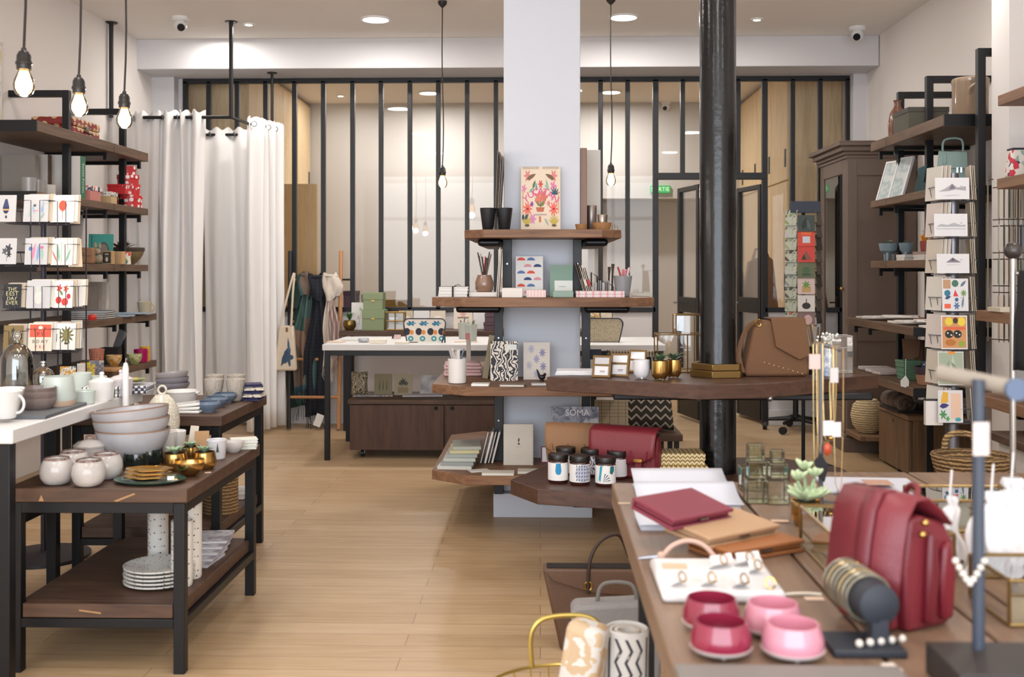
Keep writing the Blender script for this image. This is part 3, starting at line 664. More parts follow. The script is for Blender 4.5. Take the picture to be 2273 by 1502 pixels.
# ================================================================ builders for the goods
def lobj(name, label, cat, loc, pr, mat, group=None, n=28, rot=None, **k):
    o = mk(name, MB().lathe(pr, n, **k), mat, loc=loc, rot=rot); return tag(o, label, cat, group)
def cup_pr(r0, r1, h, t=.004, foot=0): return [(0, foot), (r0*.9, foot), (r0, foot + .003), (r1, h - .002), (r1 - t*.5, h), (r1 - t, h - .002), (r0 - t, foot + t + .003), (0, foot + t)]
def bowl_pr(r0, r1, h, t=.004, p=2.2, n=7):
    o = [(r0 + (r1 - r0) * (1 - (1 - i/n) ** p) , h * (i/n)) for i in range(n + 1)]
    i_ = [(max(0, r - t), max(t, z)) for r, z in o[::-1]]
    return [(0, 0)] + o + i_ + [(0, t)]
def put(px, py, z): return on(px, py, z)
def slab(name, label, cat, loc, dims, mat, rot=(0, 0, 0), group=None, bevel=.0015):
    w, d, h = dims; o = mk(name, MB().box(-w/2, 0, 0, w/2, d, h), mat, loc=loc, rot=rot, bevel=bevel)
    return tag(o, label, cat, group)
def ell(cx, cz, rx, rz, n=18, a0=0): return [(cx + rx*math.cos(2*math.pi*i/n + a0), cz + rz*math.sin(2*math.pi*i/n + a0)) for i in range(n)]
def art(parent, w, h, shapes, y=0, name='print', zbase=0):
    """flat printed shapes on the front (-Y) face of a w x h sheet"""
    cols = []; b = MB()
    for k, s in enumerate(shapes):
        c = s[-1]
        if c not in cols: cols.append(c)
        yy = y - .0003 - .00006 * k
        if s[0] == 'e': pts = [ell(s[1], s[2], s[3], s[4])]
        elif s[0] == 'r': pts = [[(s[1], s[2]), (s[3], s[2]), (s[3], s[4]), (s[1], s[4])]]
        elif s[0] == 'p': pts = [s[1]]
        elif s[0] == 'leaf':   # cx, cz, length, width, angle
            _, cx, cz, l, wd, a, _c = s; ca, sa = math.cos(a), math.sin(a)
            L_ = [(0, 0), (l*.3, wd*.5), (l*.65, wd*.42), (l, 0), (l*.65, -wd*.42), (l*.3, -wd*.5)]
            pts = [[(cx + x*ca - z*sa, cz + x*sa + z*ca) for x, z in L_]]
        elif s[0] == 'fl':     # flower: cx, cz, r, petals
            _, cx, cz, r, n, _c = s; q = []
            for i in range(n * 6):
                a = 2*math.pi*i/(n*6); rr = r * (.72 + .28*math.cos(n*a)); q.append((cx + rr*math.cos(a), cz + rr*math.sin(a)))
            pts = [q]
        elif s[0] == 't':      # text, cx, cz, size, rot
            tb = text(s[1], s[4]); b.mat(cols.index(c)); a = s[5] if len(s) > 6 else 0; ca, sa = math.cos(a), math.sin(a)
            b.add([(x*ca - z*sa + s[2]*w, yy, x*sa + z*ca + s[3]*h + zbase) for x, _y, z in tb.v], tb.f); continue
        b.mat(cols.index(c))
        for p in pts: b.poly([(x*w, yy, z*h + zbase) for x, z in p])
    return mk(name, b, [P(c, .6) for c in cols], parent, flat=True)
def card(label, loc, w, h, mat, rot=(0, 0, 0), shapes=None, group=None, t=.003, name='greeting_card', cat='card'):
    o = mk(name, MB().box(-w/2, 0, 0, w/2, t, h), mat, loc=loc, rot=rot); tag(o, label, cat, group)
    if shapes: art(o, w, h, shapes)
    return o
def book(label, loc, w, d, h, cover, rot=(0, 0, 0), group=None, name='notebook', cat='notebook', pages=None, spine='x'):
    """w x d cover, h thick, lying flat; spine on the -x or -y edge"""
    t = thing(name, label, cat, loc, 0, group, rot=rot); c = min(.003, h * .2)
    if spine == 'x': mk('cover', MB().box(-w/2, -d/2, 0, w/2, d/2, c).box(-w/2, -d/2, h - c, w/2, d/2, h).box(-w/2, -d/2, c, -w/2 + c, d/2, h - c), cover, t); mk('pages', MB().box(-w/2 + c, -d/2 + .003, c, w/2 - .003, d/2 - .003, h - c), pages or PAPER, t)
    else: mk('cover', MB().box(-w/2, -d/2, 0, w/2, d/2, c).box(-w/2, -d/2, h - c, w/2, d/2, h).box(-w/2, -d/2, c, w/2, -d/2 + c, h - c), cover, t); mk('pages', MB().box(-w/2 + .003, -d/2 + c, c, w/2 - .003, d/2 - .003, h - c), pages or PAPER, t)
    return t
def ubook(label, loc, w, h, th, cover, rot=(0, 0, 0), group=None, shapes=None, name='notebook', cat='notebook', pages=None):
    """standing book: front cover w x h facing -Y, th thick"""
    t = thing(name, label, cat, loc, 0, group, rot=rot); c = .0025
    co = mk('cover', MB().box(-w/2, 0, 0, w/2, c, h).box(-w/2, th - c, 0, w/2, th, h).box(-w/2, c, 0, -w/2 + c, th - c, h), cover, t)
    mk('pages', MB().box(-w/2 + c, c, .002, w/2 - .002, th - c, h - .002), pages or PAPER, t)
    if shapes: art(co, w, h, shapes)
    return t
def foliage(n, L, W, up=.6, spread=1.0, seed=1, base=0, thick=False):
    rd = random.Random(seed); b = MB()
    for i in range(n):
        a = i * 2.39996 + rd.random() * .4; q = (i + .5) / n; el = up + (1 - q) * .9 * (1 - spread*.3); l = L * (.65 + .35 * q) * (.85 + .3 * rd.random())
        pts = [(0, 0), (.35, .5), (.7, .42), (1, 0), (.7, -.42), (.35, -.5)]
        start = len(b.v)
        if thick: b.sph((l*.55, 0, 0), 1, 8, 6); 
        if thick:
            for j in range(start, len(b.v)): x, y, z = b.v[j]; b.v[j] = (l*.5 + (x - l*.55) * l*.5, y * W*.5, z * W*.32)
        else:
            b.add([(x*l, y*W, -.12*l*x*x + (abs(y) * W*.35)) for x, y in pts] + [(l*.5, 0, 0)], [(k, (k+1) % 6, 6) for k in range(6)])
        b.xf(Matrix.Translation((0, 0, base + q*.004)) @ Matrix.Rotation(a, 4, 'Z') @ Matrix.Rotation(-el, 4, 'Y'), start)
    return b
def potted(label, loc, pot_pr, potm, fol, folm, soil, name='potted_succulent', cat='plant', group=None, foot=None):
    t = thing(name, label, cat, loc, 0, group); mk('pot', MB().lathe(pot_pr, 28), potm, t)
    r, z = soil; mk('soil', MB().lathe([(0, z - .004), (r, z - .004), (r, z), (0, z + .002)], 18), SOIL, t); mk('leaves', fol, folm, t, loc=(0, 0, z))
    if foot: mk('feet', foot, potm, t)
    return t
def box2(name, label, cat, loc, dims, bodym, lidm, lid=.03, rz=0, group=None, lip=.003, lidtop=None):
    w, d, h = dims; t = thing(name, label, cat, loc, rz, group)
    mk('box_body', MB().box(-w/2, 0, 0, w/2, d, h - lid + .004), bodym, t, bevel=.0015)
    mk('lid', MB().box(-w/2 - lip, -lip, h - lid, w/2 + lip, d + lip, h), lidm, t, bevel=.002)
    return t
def mug(name, label, cat, loc, r0, r1, h, mat, group=None, handle=None, rot=None, foot=0):
    if not handle: return lobj(name, label, cat, loc, cup_pr(r0, r1, h, .004, foot), mat, group, rot=rot)
    t = thing(name, label, cat, loc, 0, group, rot=rot); mk('cup_body', MB().lathe(cup_pr(r0, r1, h, .004, foot)), mat, t)
    a = handle; R_ = h * .32; q = (r0 + r1) / 2
    b = MB().tube([((q - .002 + R_*.9*math.sin(s)) , 0, h*.52 + R_*math.cos(s)) for s in [math.pi*i/10 for i in range(11)]], .0045, 8); b.xf(Matrix.Rotation(a, 4, 'Z')); mk('handle', b, mat, t)
    return t
def pencils(t, n, r, z0, L, cols, seed=3, name='pencil', thick=.0032, top=None):
    rd = random.Random(seed)
    for i in range(n):
        a = rd.random() * 6.28; rr = r * math.sqrt(rd.random()) * .6; dx, dy = math.cos(a) * r, math.sin(a) * r; l = L * (.88 + .2 * rd.random())
        b = MB().tube([(rr*math.cos(a+2), rr*math.sin(a+2), z0), (dx * 1.05, dy * 1.05, z0 + l)], thick, 6)
        t2 = mk(name, b, P(cols[i % len(cols)], .4), t)
WCL = P('#dddbd8', .16, coat=.5); SPK = pat('speck', ('#e2dfd9', '#3a3630'), 75, .22, .3)

# ================================================================ white table, left edge (z = WZ)
p = put(48, 934, WZ)
o = slab('slate_board', 'dark grey slate board under the white cups on the white table', 'board', (p.x - .09, p.y + .03, WZ), (.30, .36, .012), P('#5d6064', .6), (0, 0, .05)); 
g = 'white cups on the slate'
p0 = on(12, 928, WZ + .012); t0 = mug('mug', 'big round white cup with a looped handle on the slate board', 'mug', (p0.x, p0.y, WZ + .0125), .032, .052, .088, WCL, handle=-.15)
for k, dx in enumerate((0,)): 
    mug('mug', 'second white cup behind the looped handle cup', 'mug', (p0.x - .04, p0.y + .1, WZ + .0125), .03, .05, .085, WCL)
p = put(82, 914, WZ); brn = P('#6b5a55', .3); brl = P('#a79488', .25)
for i in range(4):
    pr = bowl_pr(.03, .062, .05, .003); o = lobj('bowl', ('lowest of four nested brown wavy bowls on the white table', 'second from the bottom of four nested brown wavy bowls', 'third from the bottom of four nested brown wavy bowls', 'topmost of four nested brown wavy bowls on the white table')[i], 'bowl', (p.x, p.y, WZ + .0115 * i), pr, P('#7a6a66', .28) if i % 2 else P('#877873', .26), 'nested brown bowls', wob=.035, wn=9)
def cloche(label, loc, r, h, group=None):
    t = thing('glass_cloche', label, 'cloche', loc, 0, group)
    o_ = [(r, .012), (r, h*.55), (r*.97, h*.68), (r*.8, h*.82), (r*.5, h*.92), (r*.18, h*.96), (0, h*.965)]; i_ = [(max(0, a - .003), z - (.003 if a < r*.9 else 0)) for a, z in o_[::-1]]
    mk('glass_dome', MB().lathe(o_ + i_, 36), pane('#fafcfb', .07, 1.4), t); mk('glass_knob', MB().lathe([(0, h*.965), (r*.22, h*.97), (r*.16, h*1.0), (r*.32, h*1.06), (r*.34, h*1.12), (r*.2, h*1.19), (0, h*1.2)], 24), pane('#f4f7f6', .12, 1.6), t)
    mk('wood_base', MB().lathe([(0, 0), (r*1.15, 0), (r*1.17, .012), (r*1.0, .016), (0, .016)], 36), OAK, t)
    return t
cl = put(38, 873, WZ); cloche('tall glass cloche with knob on a wooden base, white table', (cl.x, cl.y, WZ), .06, .205)
cl = put(90, 868, WZ); cloche('short glass cloche just behind the tall one', (cl.x + .01, cl.y, WZ), .042, .1)
p = put(130, 906, WZ); t = thing('pitcher', 'pale grey green stoneware jug with unglazed sandy base', 'jug', (p.x, p.y, WZ))
mk('jug_body', MB().lathe([(.055, .03), (.058, .04), (.05, .1), (.047, .112), (.044, .112), (.046, .1), (.05, .04), (0, .034)], 30), MINT, t); mk('bare_base', MB().lathe([(0, 0), (.05, 0), (.055, .006), (.056, .03), (0, .03)], 30), P('#bfa48d', .75), t)
mk('handle', MB().tube(cr([(.05*math.cos(2.6), .05*math.sin(2.6), .1), (.085*math.cos(2.6), .085*math.sin(2.6), .09), (.09*math.cos(2.6), .09*math.sin(2.6), .06), (.056*math.cos(2.6), .056*math.sin(2.6), .045)]), .006), MINT, t)
p = put(187, 896, WZ); mug('bowl', 'shallow mint bowl with a small handle beside the grey green jug', 'bowl', (p.x, p.y, WZ), .036, .04, .05, MINT, handle=2.8)
p = put(182, 872, WZ); mug('mug', 'tall mint mug behind the shallow mint bowl', 'mug', (p.x, p.y, WZ), .034, .037, .08, MINT, handle=2.7)
p = put(213, 868, WZ); mug('mug', 'mint mug standing at the back between jug and canister', 'mug', (p.x, p.y, WZ), .04, .042, .06, MINT)
def canister(label, loc, r, h, m):
    t = thing('canister', label, 'canister', loc); mk('pot_body', MB().lathe([(0, 0), (r*.86, 0), (r*.9, .004), (r, h), (0, h)], 30), m, t); mk('lid', MB().lathe([(0, h), (r*1.03, h), (r*1.04, h + .008), (r*.6, h + .018), (r*.2, h + .022), (r*.13, h + .028), (r*.2, h + .036), (r*.12, h + .042), (0, h + .042)], 30), m, t)
p = put(226, 887, WZ); canister('white lidded canister with knob near the edge of the white table', (p.x, p.y, WZ), .046, .062, CER)
p = put(262, 880, WZ); canister('lilac white lidded canister behind the white one', (p.x, p.y + .03, WZ), .044, .058, P('#d7cfd3', .25))
# cloths at the far end of the white table
p = put(318, 866, WZ); 
def cloth(name, label, cat, loc, w, d, h, mat, rz=0, group=None, lay=3):
    b = MB()
    for i in range(lay): 
        e = .006 * (i % 2); b.box(-w/2 + e, -d/2 + e, h*i/lay + .0003, w/2 - e, d/2 - e, h*(i+1)/lay - .0003)
    o = mk(name, b, mat, loc=loc, rot=(0, 0, rz), bevel=h/lay*.4); return tag(o, label, cat, group)
cloth('tea_towel', 'folded dark blue checked tea towel hanging over the white table end', 'tea towel', (p.x - .03, p.y - .05, WZ), .16, .15, .03, pat('check', ('#e5e3e3', '#3c3d57'), 90), .1)
cloth('tea_towel', 'folded white towel with dark slanting stripes on the white table', 'tea towel', (p.x - .08, p.y - .2, WZ), .14, .12, .04, pat('stripe', ('#ecebe8', '#ecebe8', '#3b3c46'), 22, scl=(1, 1, .5)), .2)
p = put(300, 868, WZ); lobj('plate', 'small plate painted with a yellow lemon beside the towels', 'plate', (p.x, p.y - .03, WZ + .0415), [(0, 0), (.03, 0), (.05, .01), (.05, .012), (.03, .004), (0, .004)], pat('blot', ('#eeece6', '#eeece6', '#c9b23d', '#7f8f6a'), 26))

# ================================================================ low front table (z = TZ)
for q, yy, z0 in (([(-.31, .1), (-.28, .1), (-.295, .55)], -.4458, TZ - .045), ([(.1, .15), (.21, .7), (.22, .62), (.12, .1)], -.4458, TZ - .045), ([(-.1, .62), (.02, .42), (.02, .3), (-.1, .5)], -.4296, .175)):
    art(lowt, .585, .045, [('p', q, '#a98258')], yy, 'bare_wood_scratch', z0)
mg = pat('blot', ('#a9a19d', '#b9b2ae', '#c4beba'), 9, rough=.12)
sphere_pr = [(0, 0), (.026, 0), (.04, .006), (.05, .022), (.0535, .042), (.05, .062), (.043, .076), (.038, .083), (.035, .083), (.034, .078), (.044, .06), (.047, .042), (.04, .02), (0, .012)]
def speckmug(label, px, py):
    p = put(px, py, TZ); t = thing('mug', label, 'mug', (p.x, p.y, TZ), random.random()*6, 'round grey handleless mugs')
    mk('cup_body', MB().lathe(sphere_pr, 32), mg, t); mk('rim', MB().lathe([(.0385, .0815), (.0405, .0805), (.0375, .0865), (.0345, .086), (.0345, .082)], 32), pat('blot', ('#4c3534', '#6e5650', '#927a70'), 60, rough=.25), t)
speckmug('front left of four round grey mugs with brown rims', 126, 1074); speckmug('nearest of four round grey mugs with brown rims', 197, 1078)
speckmug('round grey mug with brown rim, hidden behind the others', 163, 1056); speckmug('round grey mug with brown rim nearest the big bowls', 236, 1062)
p = put(200, 1038, TZ); t = thing('sugar_bowl', 'grey lidded bowl with brown rim behind the round mugs', 'pot', (p.x, p.y, TZ)); mk('pot_body', MB().lathe([(0, 0), (.035, 0), (.05, .03), (.053, .075), (0, .075)]), mg, t); mk('lid', MB().lathe([(0, .075), (.056, .075), (.057, .081), (.04, .094), (.012, .1), (0, .1)]), mg, t); mk('loop', MB().tube(cr([(-.014, 0, .098), (-.01, 0, .112), (.01, 0, .112), (.014, 0, .098)]), .004), P('#7c5f52', .4), t)
# three big nested bowls
p = put(288, 1032, TZ); bigb = pat('blot', ('#a5a2a6', '#b2afb2', '#bcb9ba'), 7, rough=.25)
def bigbowl(label, z, R_, rot):
    t = thing('serving_bowl', label, 'bowl', (p.x, p.y + .03, z), 0, 'big nested grey bowls', rot=rot); mk('bowl_body', MB().lathe(bowl_pr(.055, R_, .125, .005, 1.75, 9), 44), bigb, t)
    mk('rim', MB().lathe([(R_ - .006, .125), (R_ + .0008, .123), (R_ - .001, .1275), (R_ - .005, .1275), (R_ - .006, .125)], 44), P('#8a6a56', .4), t)
bigbowl('lowest of three big nested grey bowls on the low table', TZ, .128, (0, 0, 0)); bigbowl('middle of three big nested grey bowls, slightly tilted', TZ + .038, .131, (-.02, -.05, 0)); bigbowl('top of three big nested grey bowls, tilted with brown rim', TZ + .072, .133, (-.02, -.09, 0))
c = atY(279, 900, 4.05); t = thing('taper_candle', 'tall white taper candle standing behind the big grey bowls', 'candle', (c.x, 4.05, TZ)); hh = atY(279, 806, 4.05).z - TZ
mk('candle_stick', MB().lathe([(0, .02), (.0115, .02), (.0115, hh - .02), (.007, hh), (0, hh + .004)], 18), P('#ece9e6', .5), t); mk('wick', MB().tube([(0, 0, hh), (.001, 0, hh + .02)], .0012, 5), P('#c9c2b8', .8), t); mk('holder', MB().lathe([(0, 0), (.03, 0), (.03, .006), (.016, .012), (.016, .03), (0, .03)], 24), CER, t)
blk = P('#14201e', .12, coat=.6)
for px, py, r, l in ((302, 1040, .042, 'black glazed bowl nearest the gold dishes'), (331, 1030, .05, 'larger black glazed bowl behind the first')):
    p2 = put(px, py, TZ); lobj('bowl', l, 'bowl', (p2.x, p2.y, TZ), [(0, 0), (r*.8, 0), (r, .012), (r*1.02, .04), (r*.96, .056), (r*.9, .056), (r*.94, .03), (r*.7, .008), (0, .006)], blk, 'black glazed bowls')
p = put(333, 1070, TZ); PL = p
lobj('plate', 'dark green oval plate holding the gold dishes', 'plate', (p.x, p.y, TZ), [(0, .002), (.09, .002), (.112, .009), (.116, .013), (.11, .0135), (.09, .007), (0, .006)], P('#3c5d52', .16, coat=.5), sx=1, sy=.72, n=40)
for i in range(3): lobj('dish', ('lowest of three wavy gold dishes on the green plate', 'middle of three wavy gold dishes on the green plate', 'top of three wavy gold dishes on the green plate')[i], 'dish', (p.x - .012 + .004*i, p.y, TZ + .0075 + .0125*i), [(0, 0), (.03, 0), (.066, .011), (.066, .0135), (.03, .003), (0, .003)], P('#c99a45', .14, 1), 'wavy gold dishes', sx=1.15, sy=.75, wob=.05, wn=7, n=48)
slab('price_tag', 'small white price tag on the green plate', 'price tag', (p.x + .075, p.y - .02, TZ + .011), (.022, .001, .014), PAPER, (-.5, 0, .3))
def goldpot(label, px, py, z, r, h, plant=True, seed=1, group='gold pots with succulents'):
    q = put(px, py, z); pr = [(0, 0), (r*.72, 0), (r*.98, h*.25), (r*1.02, h*.5), (r*.9, h*.93), (r*.9, h), (r*.86, h), (r*.87, h*.9), (r*.9, h*.5), (0, h*.2)]
    if not plant: return lobj('pot', label, 'pot', (q.x, q.y, z), pr, GOLD, group)
    return potted(label, (q.x, q.y, z), pr, GOLD, foliage(15, r*1.15, r*.42, .5, seed=seed), SUCC, (r*.86, h*.86), group=group)
goldpot('gold pot with grey green succulent next to the black bowls', 388, 1043, TZ, .043, .06, True, 3); goldpot('gold pot with succulent nearest the printed cup', 454, 1040, TZ, .04, .06, True, 5); goldpot('gold pot with succulent behind the gold bowl', 424, 1024, TZ, .036, .055, True, 9)
p = put(420, 1056, TZ); lobj('bowl', 'low gold bowl in front of the gold succulent pots', 'bowl', (p.x, p.y, TZ), bowl_pr(.02, .05, .047, .002), P('#c8a468', .22, 1))
def tree_cup(label, px, py):
    q = put(px, py, TZ); t = mug('mug', label, 'mug', (q.x, q.y, TZ), .03, .037, .072, P('#cfcdd0', .25)); b = MB(); 
    for k in range(5):
        z = .03 + k*.006; a0 = -1.2; w_ = .16 * (1 - k*.18); b.add([(.0362*math.cos(a), .0362*math.sin(a), zz) for a, zz in ((a0 - w_, z), (a0 + w_, z), (a0, z + .013))], [(0, 1, 2)])
    mk('tree_print', b, P('#35403a', .6), t)
    return t
tree_cup('grey white cup printed with a small dark tree', 481, 1018)
p = put(518, 1003, TZ); lobj('bowl', 'small white bowl with brown rim behind the tree cup', 'bowl', (p.x, p.y, TZ), bowl_pr(.02, .04, .042, .003), P('#d2cdca', .25))
p = put(372, 1006, TZ); lobj('cup', 'white ribbed cup beside the big bowls', 'cup', (p.x, p.y, TZ), cup_pr(.026, .034, .085), pat('stripe', ('#e6e3de', '#d9d5cf'), 60, rough=.3))
p = put(392, 998, TZ); mug('cup', 'cream cup behind the ribbed cup', 'cup', (p.x, p.y, TZ), .026, .036, .075, CER)
p = put(447, 996, TZ); slab('gift_tag', 'kraft card leaning behind the gold pots', 'tag', (p.x, p.y, TZ), (.055, .004, .07), KRAFT, (-.3, 0, .2)); slab('gift_tag', 'cream card leaning beside the kraft card', 'tag', (p.x - .05, p.y + .03, TZ), (.04, .004, .085), CREAM, (-.25, 0, -.4))
p = put(556, 990, TZ)
for i in range(3): book(('lowest of three pale green notebooks at the far table corner', 'middle of three pale green notebooks at the far table corner', 'top of three pale green notebooks at the far table corner')[i], (p.x - .015, p.y - .04, TZ + .0125*i), .1, .08, .012, P(('#cfd6c9', '#c4cdbd', '#dde0d6')[i], .6), (0, 0, .2 + .08*i), 'pale green notebooks')
p = put(462, 1050, TZ); slab('price_tag', 'small beige price tag lying near the gold bowl', 'price tag', (p.x, p.y, TZ), (.022, .012, .003), P('#d8b9a2', .7), (0, 0, .4))
# teapot stands at the back of the low table
p = on(360, 990, TZ); t = thing('teapot', 'tall speckled cream teapot with ring knob behind the big bowls', 'teapot', (p.x, p.y, TZ)); tm = pat('speck', ('#cfc8b6', '#efece2'), 110, .3, rough=.2)
mk('pot_body', MB().lathe([(0, 0), (.052, 0), (.062, .03), (.068, .1), (.06, .15), (.042, .183), (.036, .19), (0, .19)], 32), tm, t); mk('lid', MB().lathe([(0, .19), (.036, .19), (.026, .202), (0, .207)], 28), tm, t)
mk('ring_knob', MB().tube([(.016*math.cos(a), 0, .221 + .016*math.sin(a)) for a in [i*math.pi/8 for i in range(16)]], .0045, 8, True), tm, t); mk('spout', MB().tube([(-.055, 0, .1), (-.082, -.005, .13), (-.098, -.005, .16), (-.108, -.005, .165)], [.02, .015, .011, .01], 12), tm, t)

# lower shelf of the low table (z = .22)
LZs = .2205; p = put(326, 1316, LZs); pt = [(0, 0), (.05, 0), (.1, .005), (.116, .012), (.117, .017), (.112, .017), (.095, .011), (0, .008)]
for i in range(5): lobj('plate', ('lowest', 'second from the bottom', 'middle', 'second from the top', 'topmost')[i] + ' of five speckled white plates on the lower shelf', 'plate', (p.x + .002*(i % 2), p.y + .115, LZs + .0125*i), pt, SPK, 'speckled plates', n=40)
pr = [(0, 0), (.033, 0), (.0355, .008), (.036, .074), (.034, .075), (.0325, .07), (.032, .012), (0, .008)]
names = ('left', 'front', 'right'); 
for s, (px, py, n, r) in enumerate(((343, 1262, 4, 1), (396, 1305, 4, 1.0), (417, 1287, 5, 1.0))):
    q = put(px, py, LZs)
    for i in range(n): lobj('cup', ('bottom', 'second', 'third', 'fourth', 'top')[i if i < n - 1 else 4] + ' speckled cup of the ' + names[s] + ' cup stack on the lower shelf', 'cup', (q.x, q.y + .036, LZs + .048*i), [(a*r, z) for a, z in pr], SPK, 'stacked speckled cups')
p = put(470, 1258, LZs); mar = pat('blot', ('#8a848e', '#bdb8c0', '#d8d4d8', '#a09aa6'), 18); 
for i in range(5): book(('lowest', 'second', 'third', 'fourth', 'topmost')[i] + ' of the marbled grey notebooks fanned on the lower shelf', (p.x - .085 - .002*i, p.y + .08 + .05*i, LZs + .0085*i), .16, .18, .008, mar, (0, 0, -.08 + .05*i), 'marbled notebooks')

# ================================================================ back dark table (z = BZ)
p = put(383, 873, BZ); gb = P('#8e8a92', .3)
for i in range(3): lobj('bowl', ('lowest of three grey bowls behind the ribbed dish', 'middle of three grey bowls behind the ribbed dish', 'top of three grey bowls, cream inside')[i], 'bowl', (p.x, p.y, BZ + .002 + .024*i), bowl_pr(.035, .08 - .002*i, .052, .004), gb if i < 2 else P('#a59f9f', .25), 'grey bowl stack', rot=(0, -.04*i, 0), n=36)
p = put(404, 896, BZ); t = thing('baking_dish', 'white ribbed baking dish with ear handles on the dark table', 'dish', (p.x, p.y, BZ)); b = MB(); n = 72
b.lathe([(0, 0), (.06, 0), (.064, .006), (.066, .05), (.07, .056), (.066, .06), (.062, .055), (.058, .008), (0, .006)], 72, wob=.012, wn=36); mk('dish_body', b, CER, t); mk('ear', MB().box(.064, -.018, .045, .078, .018, .055), CER, t, bevel=.004); mk('ear', MB().box(-.078, -.018, .045, -.064, .018, .055), CER, t, bevel=.004)
p = put(416, 918, BZ)
for i in range(3): slab('square_dish', ('lowest', 'middle', 'top')[i] + ' of three square cream dishes beside the teapot', 'dish', (p.x, p.y - .01 + .005*i, BZ + .001 + .013*i), (.1, .1, .012), CER, (0, -.05*i, .15*i), 'square cream dishes', .004)
bl = pat('blot', ('#46566a', '#5a6b80', '#6b7a8c'), 14, rough=.3)
for px, py, l in ((460, 914, 'nearest of three blue grey dishes on the dark table corner'), (478, 903, 'middle of three blue grey dishes on the dark table corner'), (498, 894, 'farthest of three blue grey dishes on the dark table corner')):
    q = put(px, py, BZ); lobj('dish', l, 'dish', (q.x, q.y + .01, BZ), [(0, 0), (.03, 0), (.032, .008), (.05, .022), (.053, .034), (.047, .044), (.042, .044), (.046, .032), (.03, .014), (0, .012)], bl, 'blue grey dishes')
tx = pat('dots', ('#b5aca0', '#8f867b'), 130, .32, rough=.5); txi = P('#a39aa0', .4)
for px, py, l in ((470, 886, 'front left of four tall textured grey cups'), (519, 893, 'front right of four tall textured grey cups'), (466, 868, 'rear left of four tall textured grey cups'), (514, 868, 'rear right of four tall textured grey cups')):
    q = put(px, 890 if px in (470, 519) else 881, BZ); lobj('cup', l, 'cup', (q.x, q.y + .03 + (.045 if py < 880 else 0), BZ), [(0, 0), (.026, 0), (.032, .012), (.041, .06), (.043, .096), (.041, .098), (.039, .095), (.036, .06), (0, .01)], tx, 'tall textured cups')
p = put(497, 884, BZ); slab('price_tag', 'white price tag standing between the tall grey cups', 'price tag', (p.x, p.y, BZ), (.022, .003, .03), PAPER, (-.15, 0, 0))
p = put(556, 890, BZ); nv = pat('speck', ('#2b2950', '#d8d2c8'), 45, .2); nc = pat('speck', ('#e2d9c8', '#4b4866'), 60, .25)
for i in range(5): cloth('napkin', ('lowest', 'second', 'third', 'fourth', 'top')[i] + ' of the navy and cream napkins at the table corner', 'napkin', (p.x + .005*(i % 2), p.y + .05, BZ + .0155*i), .085, .1, .0145, nv if i % 2 == 0 else nc, .1*i - .1, 'folded napkins', 2)
p = put(470, 1156, .23); ww = weave('#6d5335', '#a3835a', 22)
def basket(label, loc, r, h, r2=None, mat=ww):
    r2 = r2 or r; t = thing('wicker_basket', label, 'basket', loc); mk('basket_body', MB().lathe([(0, 0), (r, 0), (r2, h), (r2 - .008, h), (r - .008, .01), (0, .01)], 36), mat, t); mk('rim', MB().tube([(r2*math.cos(a) - .004*math.cos(a), r2*math.sin(a) - .004*math.sin(a), h) for a in [i*math.pi/18 for i in range(36)]], .007, 6, True), mat, t)
basket('round wicker basket on the lower shelf of the dark table', (p.x - .01, p.y + .16, .2305), .075, .2); basket('wicker basket at the left on the same lower shelf', (p.x - .2, p.y + .17, .2305), .085, .2)
p = put(530, 1108, .23)
for i in range(2): book(('lower', 'upper')[i] + ' of two white books at the end of the lower shelf', (p.x - .02, p.y + .05, .2305 + .021*i), .08, .1, .02, PAPER, (0, 0, .2*i), 'white books low')

# ================================================================ left wall shelves
S1, S2, S3, S4, S5 = 2.105, 1.714, 1.32, .978, .65; e = .0006
reddot = pat('dots', ('#8e2a26', '#d8b98a'), 17, .42, .5)
Y0 = 6.72; t = thing('suitcase', 'small red suitcase with pale dots on the top left shelf', 'suitcase', (-3.0, Y0, S1 + e)); mk('case_body', MB().box(-.14, -.13, 0, .12, .28, .07), reddot, t, bevel=.012, seg=3); mk('lid', MB().box(-.142, -.132, .072, .122, .282, .125), reddot, t, bevel=.012, seg=3)
mk('clasp', MB().box(.121, .05, .06, .13, .09, .085), STEEL, t); mk('handle', MB().tube(cr([(.12, .03, .05), (.145, .035, .04), (.145, .105, .04), (.12, .11, .05)]), .006), P('#4a2018', .5), t)
a, c = atX(0, 130, XL + .03), atX(24, 258, XL + .03)
t = thing('framed_print', 'framed print with pale flowers leaning on the wall above the top left shelf', 'picture', (XL + .03, 5.92, S1 + e), 0, rot=(0, 0, R(90))); W_, H_ = .4, .52
mk('frame', MB().box(-.15, -.012, 0, W_, 0.012, .015).box(-.15, -.012, H_ - .015, W_, .012, H_).box(W_ - .015, -.012, .015, W_, .012, H_ - .015).box(-.15, -.012, .015, -.135, .012, H_ - .015), P('#cfc3ba', .5), t)
mk('sheet', MB().box(-.135, -.004, .015, W_ - .015, .004, H_ - .015), pat('blot', ('#e7e4df', '#e2e3e0', '#b9c9c8', '#e7e4df', '#dfdcd2', '#d9cc8a'), 6), t)
